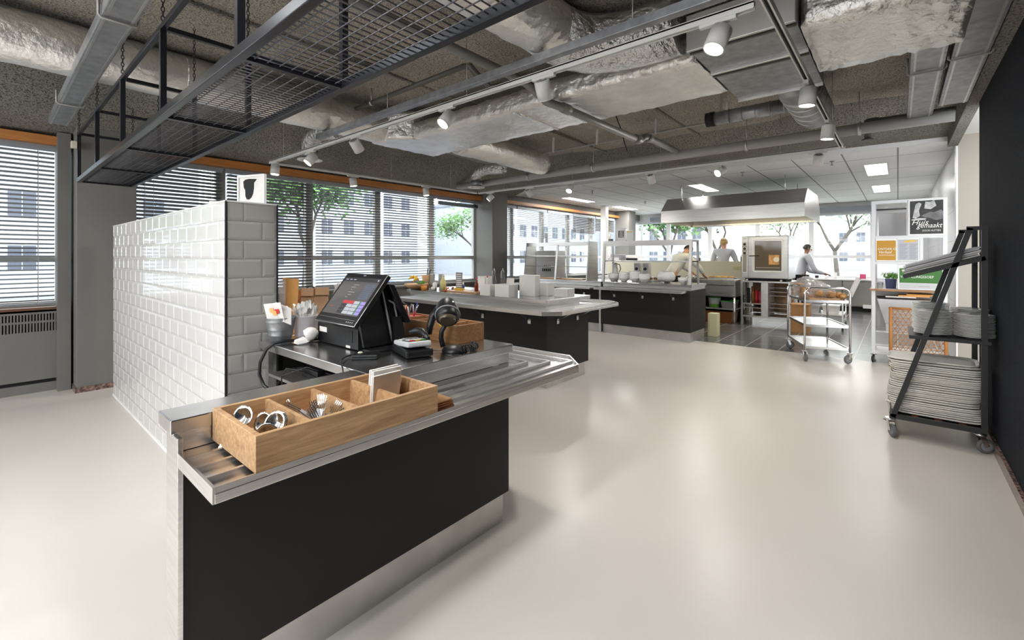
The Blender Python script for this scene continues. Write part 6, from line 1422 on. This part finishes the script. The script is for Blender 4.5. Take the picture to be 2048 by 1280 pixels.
part('picture', MB().box(xo - .013, -.412, 1.06, xo - .011, -.015, 1.245), 'pgreen', t); part('white_strip', MB().box(xo - .013, -.412, .985, xo - .011, -.015, 1.055), 'greyl', t)
text('lettering', 'VERSPILLINGSSOEP', .044, (xo - .0145, -.025, 1.115), yd, zu, 'txtw', t, sx=.84); part('small_print', MB().box(xo - .0145, -.30, 1.018, xo - .0135, -.20, 1.022), 'txtg', t)
solo('navy_planter', MB().add([(7.70, .02, .969), (7.82, .02, .969), (7.82, .12, .969), (7.70, .12, .969), (7.69, .01, 1.10), (7.83, .01, 1.10), (7.83, .13, 1.10), (7.69, .13, 1.10)], [(0, 3, 2, 1), (0, 1, 5, 4), (1, 2, 6, 5), (2, 3, 7, 6), (3, 0, 4, 7), (4, 5, 6, 7)]), 'navy', 'navy blue planter on the timber shelf of the poster stand', 'planter', bevel=.004)
mb = MB(); rr = random.Random(19)
for k in range(70):
    c = Vector((7.76 + rr.gauss(0, .03), .06 + rr.gauss(0, .035), 1.115 + abs(rr.gauss(0, .03)))); u = Vector((rr.uniform(-1, 1), rr.uniform(-1, 1), rr.uniform(0, 1))).normalized() * .025; v = u.orthogonal().normalized() * .012
    mb.quad(c - u, c - v, c + u, c + v)
tag(solo('herb_leaves', mb, 'leafy', 'yellow-green leaves growing from the navy planter', 'leaves'), kind='stuff')
t = thing('water_glass', 'clear drinking glass left of the navy planter', 'glass', (7.72, .18, .969)); part('glass_wall', MB().lathe([(0, 0), (.03, 0), (.035, .085), (.032, .085), (.028, .006), (0, .006)], (7.72, .18, .969), 18), 'clear', t)
solo('paper_sheet', MB().box(7.62, -.05, .9685, 7.88, .20, .972), 'paper', 'white papers lying on the timber shelf of the poster stand', 'paper')
# rattan panel
t = thing('rattan_panel', 'orange rattan lattice panel standing on the floor before the poster stand', 'rattan panel', (7.50, -.18, 0))
Yr0, Yr1, Zr = .07, -.44, .745
for y in (Yr0, Yr1): part('side_pole', MB().cyl((7.49, y, 0), (7.52, y, Zr), .019, n=10), 'rattan', t)
part('top_pole', MB().cyl((7.52, Yr0 + .02, Zr - .01), (7.52, Yr1 - .02, Zr - .01), .015, n=10), 'rattan', t); part('bottom_pole', MB().cyl((7.492, Yr0, .12), (7.492, Yr1, .12), .012, n=10), 'rattan', t)
mb = MB(); h0, h1 = .12, Zr - .02; W2 = Yr0 - Yr1
def clip(p, q):
    out = []
    for a, b in ((p, q),):
        t0, t1 = 0., 1.; dx, dz = b[0] - a[0], b[1] - a[1]
        for pp, qq in ((-dx, a[0] - Yr1), (dx, Yr0 - a[0]), (-dz, a[1] - h0), (dz, h1 - a[1])):
            if abs(pp) < 1e-9:
                if qq < 0: return None
            else:
                r_ = qq / pp
                if pp < 0: t0 = max(t0, r_)
                else: t1 = min(t1, r_)
        if t0 >= t1: return None
        return (a[0] + dx * t0, a[1] + dz * t0), (a[0] + dx * t1, a[1] + dz * t1)
for k in range(-14, 30):
    for s_ in (-1, 1):
        y0_ = Yr1 + k * .052; seg = clip((y0_, h0), (y0_ + s_ * (h1 - h0) * .58, h1))
        if seg: mb.cyl((7.505, seg[0][0], seg[0][1]), (7.515, seg[1][0], seg[1][1]), .0035, n=5)
for k in range(14): z = h0 + .045 * k; mb.cyl((7.51, Yr0, z), (7.51, Yr1, z), .003, n=5) if z < h1 else None
part('woven_lattice', mb, 'rattan', t)

# ------------------------------------------------------------------ black rack with trays and plates
RX0, RX1 = 4.60, 5.14
t = thing('tray_rack', 'black steel A-frame rack on wheels against the dark wall', 'rack', (4.87, -.2, 0))
for x in (RX0, RX1):
    part('upright', MB().box(x - .015, -.482, .145, x + .015, -.450, 1.612), 'blackm', t)
    part('leaning_post', MB().bar((x, .030, .150), (x, -.395, 1.60), .030, .032, up=(0, 1, 0)), 'blackm', t)
    part('top_cap', MB().box(x - .015, -.45, 1.585, x + .015, -.375, 1.612), 'blackm', t)
    part('base_rail', MB().box(x - .015, -.45, .140, x + .015, .05, .175), 'blackm', t)
for y in (.035, -.466): part('cross_rail', MB().box(RX0 + .015, y - .015, .14, RX1 - .015, y + .015, .17), 'blackm', t)
part('base_deck', MB().box(RX0 + .016, -.45, .150, RX1 - .016, .02, .158), 'blackm', t)
part('plate_shelf', MB().box(RX0 - .02, -.50, .772, RX1 + .02, -.065, .797), 'blackm', t, bevel=.002)
part('sloping_shelf', MB().add([(RX0 + .018, -.045, 1.245), (RX1 - .018, -.045, 1.245), (RX1 - .018, -.45, 1.385), (RX0 + .018, -.45, 1.385), (RX0 + .018, -.04, 1.262), (RX1 - .018, -.04, 1.262), (RX1 - .018, -.445, 1.402), (RX0 + .018, -.445, 1.402)], [(0, 3, 2, 1), (4, 5, 6, 7), (0, 1, 5, 4), (1, 2, 6, 5), (2, 3, 7, 6), (3, 0, 4, 7)]), 'blackm', t)
part('shelf_arm', MB().bar((RX0, -.03, 1.24), (RX0, -.47, 1.385), .03, .03), 'blackm', t)
for k in range(3): part('brown_spacer', MB().box(RX0 + .0, -.08 - .13 * k, .159, RX0 + .3, -.02 - .13 * k - .10, .172), 'bronze', t)
wheel(4.60, .045, 3.6, parent=t, r=.05, zt=.14, brake=True); wheel(4.60, -.445, 5.2, parent=t, r=.052, zt=.14); wheel(5.14, .045, 3.6, parent=t, r=.05, zt=.14); wheel(5.14, -.445, 3.6, parent=t, r=.05, zt=.14)
# serving trays (nested), each a thing of its own
def traymb():
    mb = MB(); lx, ly = .19, .265
    prof = [(.90, 0), (.95, .004), (.985, .006), (1.0, .008), (1.0, .0185), (.982, .0185), (.96, .010), (.90, .004)]
    n = 32; vs = []
    def rr_(s, z):
        out = []
        for i in range(n):
            a = 2 * PI * i / n + PI / n; ca, sa = math.cos(a), math.sin(a); p = 6.
            r = (abs(ca) ** p + abs(sa) ** p) ** (-1 / p); off = (1 - s) * .19; out.append((r * ca * (lx - off), r * sa * (ly - off), z))
        return out
    for s, z in prof: vs += rr_(s, z)
    m = len(prof); mb.add(vs, [(i * n + k, i * n + (k + 1) % n, (i + 1) * n + (k + 1) % n, (i + 1) * n + k) for i in range(m - 1) for k in range(n)], 0, True)
    mb.add(vs, [tuple(reversed(range(n))), tuple(range((m - 1) * n, m * n))]); mb.box(-.06, -.2, .0036, .06, .2, .0037)
    return mb
rr = random.Random(77); NT = 25
trp = part('serving_tray', traymb(), 'tray'); edge = None
for k in range(NT):
    o = trp if k == 0 else trp.copy()
    if k: col.objects.link(o)
    tag(o, 'off-white serving tray in the tall stack on the black rack, %s from the bottom' % ORD[k] if k < NT - 1 else 'topmost off-white serving tray of the tall stack on the black rack', 'tray', 'serving trays stacked on the black rack')
    sx = .012 * math.sin(k * .9) + .004 * rr.uniform(-1, 1); sy = [.0, .018, .03, .022, .01, -.004, .0, .012][k * 8 // NT] + rr.uniform(-.004, .004)
    o.location = (4.835 + sx, -.225 + sy, .174 + .0155 * k); o.rotation_euler = (0, 0, rr.uniform(-.02, .02))
for k in range(2):
    o = trp.copy(); col.objects.link(o); tag(o, ['grey-looking serving tray lying over the back of the stack', 'small tray crossing the top of the tray stack'][k], 'tray', 'serving trays stacked on the black rack'); o.location = (4.86 + .02 * k, -.20, .174 + .0155 * (NT + k)); o.rotation_euler = (0, 0, .05 - .09 * k)
# plates
pm = MB().lathe([(0, 0), (.055, 0), (.062, .004), (.092, .012), (.112, .017), (.112, .020), (.09, .016), (.058, .007), (0, .006)], n=36)
pp = part('plate', pm, 'porc'); first = True
for si, (x, y, n_, lab) in enumerate([(4.725, -.20, 18, 'front left'), (4.725, -.445, 17, 'front right'), (4.98, -.22, 22, 'back left'), (4.98, -.44, 19, 'back right')]):
    y2 = y if si not in (1, 3) else -.395 - (.0)
    for k in range(n_):
        o = pp if first else pp.copy()
        if not first: col.objects.link(o)
        first = False; tag(o, 'white plate in the %s stack on the black rack, %s from the bottom' % (lab, ORD[k]), 'plate', 'plates on the black rack'); o.location = (x + rr.uniform(-.003, .003), [-.205, -.425, -.20, -.425][si] + rr.uniform(-.003, .003), .7975 + .0098 * k)
for k in range(6):
    solo('paper_placemat', MB().obox((4.87 + rr.uniform(-.01, .01), -.235 + rr.uniform(-.012, .012) - .003 * k, 1.336 + .0115 * k), (.235, 0, 0), (0, .205, -.071), (0, .0017, .0048)), ['paper', 'paper', 'plan', 'paper', 'greyl', 'plan'][k], 'pale paper placemat on the sloping shelf of the black rack, %s from the bottom' % ORD[k], 'placemat', 'placemats on the black rack')
# ================================================================== PEOPLE
def skin(name, pts, edges, m, parent=None, sub=1, root=0):
    """pts: list of (xyz, radius[, radius2])"""
    me = bpy.data.meshes.new(name); me.from_pydata([p[0] for p in pts], edges, [])
    o = bpy.data.objects.new(name, me); col.objects.link(o)
    o.modifiers.new('skin', 'SKIN'); bpy.context.view_layer.update()
    for i, p in enumerate(pts):
        sv = me.skin_vertices[0].data[i]; sv.radius = (p[1], p[2] if len(p) > 2 else p[1]); sv.use_root = (i == root)
    s = o.modifiers.new('sub', 'SUBSURF'); s.levels = s.render_levels = sub
    o.modifiers['skin'].use_smooth_shade = True
    bpy.context.view_layer.update()
    dg = bpy.context.evaluated_depsgraph_get(); me2 = bpy.data.meshes.new_from_object(o.evaluated_get(dg)); bpy.data.objects.remove(o)
    me2.materials.clear()
    return part(name, me2, m, parent)
def person(label, loc, rz, J, skinm, hairm, top, legs, hair='short', apron=None):
    """J: joint positions in the person's frame (x forward, y left, z up)"""
    Rm = Matrix.Translation(loc) @ Matrix.Rotation(rz, 4, 'Z'); W = lambda v: tuple(Rm @ Vector(v))
    t = thing('person', label, 'person', loc, rz)
    V = lambda *k: W(J[k[0]]) if len(k) == 1 else W((Vector(J[k[0]]) * (1 - k[2]) + Vector(J[k[1]]) * k[2]))
    P_, E_ = [], []
    def add(p, r, par=None, r2=None):
        P_.append((p, r, r2 if r2 else r)); 
        if par is not None: E_.append((par, len(P_) - 1))
        return len(P_) - 1
    pel = add(V('pelvis'), .125, None, .10); wst = add(V('pelvis', 'chest', .45), .115, pel, .09); ch = add(V('chest'), .135, wst, .10); ut = add(V('chest', 'neck', .6), .10, ch, .08); nk = add(V('neck'), .052, ut); hd0 = add(V('neck', 'head', .5), .055, nk)
    hd = add(V('head'), .082, hd0, .088); cr_ = add(V('crown'), .06, hd, .066)
    for s in 'lr':
        sh = add(V('sh' + s), .06, ut); e = add(V('el' + s), .042, sh); w_ = add(V('wr' + s), .027, e); pa = add(V('wr' + s, 'ha' + s, .6), .030, w_, .016); 
        hv = (Vector(J['ha' + s]) - Vector(J['wr' + s])).normalized(); sd = hv.cross(Vector((0, 0, 1)))
        if sd.length < .2: sd = Vector((0, 1, 0))
        sd.normalize(); nn = sd.cross(hv)
        for f, (o_, L_) in enumerate([(-.026, .055), (-.009, .066), (.009, .062), (.025, .048)]):
            b = Vector(J['ha' + s]) + sd * o_; m1 = b + hv * L_ * .5 + nn * .004; q1 = add(W(b), .0095, pa); q2 = add(W(m1), .0088, q1); add(W(b + hv * L_ + nn * .016 * (-1)), .0078, q2)
        b = Vector(J['wr' + s]) * .45 + Vector(J['ha' + s]) * .55 + sd * (.035 if s == 'l' else -.035); q1 = add(W(b), .011, pa); add(W(b + hv * .04 + sd * (.018 if s == 'l' else -.018)), .0095, q1)
        hp = add(V('hip' + s), .085, pel); kn = add(V('kn' + s), .058, hp); an = add(V('an' + s), .038, kn); add(V('to' + s), .034, an)
    skin('body', P_, E_, skinm, t, 1, pel)
    # face
    h = Vector(J['head']); up = (Vector(J['crown']) - h).normalized(); fd = Vector(J['face']).normalized(); sd = up.cross(fd).normalized()
    hw = lambda a, b, c: W(h + fd * a + sd * b + up * c)
    part('nose', MB().tube([hw(.082, 0, .02), hw(.102, 0, -.012), hw(.085, 0, -.022)], [.007, .013, .010], 8), skinm, t)
    for s in (-1, 1):
        part('eye', MB().sph(hw(.076, .030 * s, .018), .011, n=10), 'white', t); part('iris', MB().sph(hw(.084, .030 * s, .018), .0055, n=8), 'hair_k', t)
        part('ear', MB().sph(hw(-.005, .082 * s, 0), .022, .016, .030, 10), skinm, t)
    part('mouth', MB().sph(hw(.080, 0, -.050), .008, .020, .006, 8), 'bronze', t)
    hb = MB(); vs = []; n = 20; rr_ = random.Random(3)
    for i in range(9):
        th = (PI * .60) * i / 8
        for k in range(n):
            a = 2 * PI * k / n; fr = math.cos(a); lim = 1.0 if fr < .2 else 1 - .55 * fr; tt = th * lim; r = .100 + rr_.uniform(-.002, .004)
            vs.append(hw(r * .95 * math.sin(tt) * math.cos(a) - .008, r * .88 * math.sin(tt) * math.sin(a), .02 + r * 1.03 * math.cos(tt)))
    hb.add(vs, [(i * n + k, i * n + (k + 1) % n, (i + 1) * n + (k + 1) % n, (i + 1) * n + k) for i in range(8) for k in range(n)], 0, True)
    if hair == 'bun': hb.sph(hw(-.085, 0, .065), .042, n=12, jit=.04).sph(hw(-.06, 0, .0), .06, .07, .06, 12)
    part('hair', hb, hairm, t)
    # jacket
    P_, E_ = [], []
    lowp = W((Vector(J['hipl']) + Vector(J['hipr'])) / 2 + Vector((0, 0, -.07))); b0_ = add(lowp, .165, None, .14); bt = add(V('pelvis'), .160, b0_, .13); w2 = add(V('pelvis', 'chest', .5), .15, bt, .12); c2 = add(V('chest'), .165, w2, .13); u2 = add(V('chest', 'neck', .60), .135, c2, .115); n2 = add(V('chest', 'neck', .98), .074, u2)
    for s in 'lr':
        a1 = add(V('sh' + s), .080, u2); a2 = add(V('sh' + s, 'el' + s, .5), .066, a1); a3 = add(V('el' + s), .058, a2); a4 = add(V('el' + s, 'wr' + s, .5), .048, a3); add(V('el' + s, 'wr' + s, .85), .040, a4)
    skin('jacket', P_, E_, top, t, 1, 0)
    P_, E_ = [], []
    b0 = add(V('pelvis'), .145, None, .118)
    for s in 'lr':
        a1 = add(V('hip' + s), .102, b0); a2 = add(V('hip' + s, 'kn' + s, .5), .086, a1); a3 = add(V('kn' + s), .072, a2); a4 = add(V('kn' + s, 'an' + s, .5), .064, a3); add(V('kn' + s, 'an' + s, .95), .056, a4)
    skin('trousers', P_, E_, legs, t, 1, 0)
    for s in 'lr':
        a, b = Vector(J['an' + s]), Vector(J['to' + s]); d = (b - a); part('shoe', MB().tube([W((a.x - .05, a.y, .045)), W((a.x + .02, a.y, .055)), W((b.x, b.y, .04)), W((b.x + .06, b.y, .03))], [.040, .046, .045, .026], 12), 'blackp', t)
    return t
def stand(sc_=1., bend=0., al=None, ar=None, face=(1, 0, 0), headturn=(0, 0, 0)):
    """upright figure about 1.72 m; bend = forward lean of the trunk in radians"""
    hz = .93; c, s = math.cos(bend), math.sin(bend)
    def tr_(z, x=0, y=0): return (x * c + z * s, y, hz + z * c - x * s)
    J = {'pelvis': (0, 0, hz + .02), 'chest': tr_(.34), 'neck': tr_(.56, .01), 'shl': tr_(.50, 0, .175), 'shr': tr_(.50, 0, -.175), 'hipl': (0, .085, hz - .05), 'hipr': (0, -.085, hz - .05), 'knl': (.03, .10, .50), 'knr': (.03, -.10, .50), 'anl': (-.02, .11, .085), 'anr': (-.02, -.11, .085), 'tol': (.10, .12, .045), 'tor': (.10, -.12, .045)}
    nk = Vector(J['neck']); hd_ = Vector((s * .9, 0, c)) if bend < .5 else Vector((.75, 0, .55)); hd_.normalize(); J['head'] = tuple(nk + hd_ * .135); J['crown'] = tuple(nk + hd_ * .205); f = Vector(face); f = f - hd_ * f.dot(hd_); J['face'] = tuple(f)
    for k, a in (('l', al), ('r', ar)):
        e, w_, h = a; J['el' + k], J['wr' + k] = e, w_; d = (Vector(w_) - Vector(e)).normalized() * .085; J['ha' + k] = tuple(Vector(w_) + (d if h is None else Vector(h).normalized() * .085))
    if sc_ != 1.: J = {k: (tuple(Vector(v) * sc_) if k != 'face' else v) for k, v in J.items()}
    return J
# cook bent over the cooking block, seen from behind
J = stand(1.04, .62, al=((.52, .22, 1.12), (.66, .12, 1.00), (.6, -.2, -.5)), ar=((.54, -.24, 1.10), (.68, -.16, .98), (.6, .1, -.5)), face=(.8, 0, -.6))
person('person in white kitchen jacket and black trousers bending forward over the cooking block', (9.30, 3.62, 0), -.55, J, 'skin', 'hair_k', 'chefw', 'chefk')
# cook standing at the window side, back to the camera
J = stand(1.06, .08, al=((.12, .27, 1.14), (.34, .16, 1.05), None), ar=((.12, -.27, 1.14), (.34, -.16, 1.05), None), face=(1, -.25, -.1))
person('person with fair tied-up hair in grey-white jacket standing before the kitchen end window', (11.75, 3.24, 0), .1, J, 'skin', 'hair_b', 'chefg', 'chefk', hair='bun')
# cook on the right, partly behind the oven, looking down to the right
J = stand(.98, .22, al=((.26, .27, 1.05), (.50, .20, .98), None), ar=((.26, -.27, 1.05), (.50, -.18, .98), None), face=(.9, 0, -.35))
person('person with dark hair in pale jacket looking down, partly hidden behind the oven', (13.35, 1.87, 0), -1.15, J, 'skind', 'hair_k', 'chefg', 'chefk')
solo('towel', MB().box(0, 0, 0, .012, .12, .05), 'red', 'small red tag on the waistband of the bending cook', 'tag', loc=(9.10, 3.62, 1.02), rotz=-.55)
# ================================================================== CAMERA
cam = bpy.data.cameras.new('camera'); co = bpy.data.objects.new('camera', cam); col.objects.link(co); sc.camera = co
cam.sensor_fit = 'HORIZONTAL'; cam.sensor_width = 36; cam.lens = 903.6 / 2048 * 36; cam.shift_y = -128 / 2048; cam.clip_end = 300; cam.clip_start = .05
fwd = Vector((.7604, .6494, 0)).normalized(); rt = Vector((.6494, -.7604, 0)).normalized(); up = Vector((0, 0, 1))
co.matrix_world = Matrix(((rt.x, up.x, -fwd.x, 0), (rt.y, up.y, -fwd.y, 0), (rt.z, up.z, -fwd.z, 1.4), (0, 0, 0, 1)))
# ================================================================== LIGHT
w = bpy.data.worlds.new('sky'); sc.world = w; w.use_nodes = True; nt = w.node_tree
bg = nt.nodes['Background']; tc = nt.nodes.new('ShaderNodeTexCoord'); n = nt.nodes.new('ShaderNodeTexNoise'); n.inputs['Scale'].default_value = 2.2; n.inputs['Detail'].default_value = 6
nt.links.new(tc.outputs['Generated'], n.inputs['Vector'])
cr = nt.nodes.new('ShaderNodeValToRGB'); cr.color_ramp.elements[0].color = (.86, .92, 1, 1); cr.color_ramp.elements[1].color = (1, 1, 1, 1); cr.color_ramp.elements[0].position = .4; cr.color_ramp.elements[1].position = .6
nt.links.new(n.outputs[0], cr.inputs[0]); nt.links.new(cr.outputs[0], bg.inputs[0]); bg.inputs[1].default_value = WORLD
def portal(name, loc, rot, sx, sy):
    l = bpy.data.lights.new(name, 'AREA'); l.shape = 'RECTANGLE'; l.size = sx; l.size_y = sy; l.cycles.is_portal = True
    o = bpy.data.objects.new(name, l); col.objects.link(o); o.location = loc; o.rotation_euler = rot
portal('window_portal', (4.4, 7.0, 1.74), (-PI / 2, 0, 0), 20.6, 1.76)
portal('window_portal', (15.05, 3.7, 1.7), (0, PI / 2, 0), 1.76, 6.5)
portal('window_portal', (-6.15, 3.1, 1.55), (0, -PI / 2, 0), 2.4, 7.4)
sc.view_settings.view_transform = 'Standard'; sc.view_settings.look = 'None'; sc.view_settings.exposure = EXPO; sc.view_settings.gamma = 1; sc.view_settings.use_curve_mapping = False
sc.cycles.max_bounces = 8; sc.cycles.diffuse_bounces = 4; sc.cycles.glossy_bounces = 4; sc.cycles.transmission_bounces = 6; sc.cycles.transparent_max_bounces = 12
sc.cycles.sample_clamp_indirect = 6; sc.cycles.caustics_reflective = False; sc.cycles.caustics_refractive = False; sc.cycles.use_denoising = True
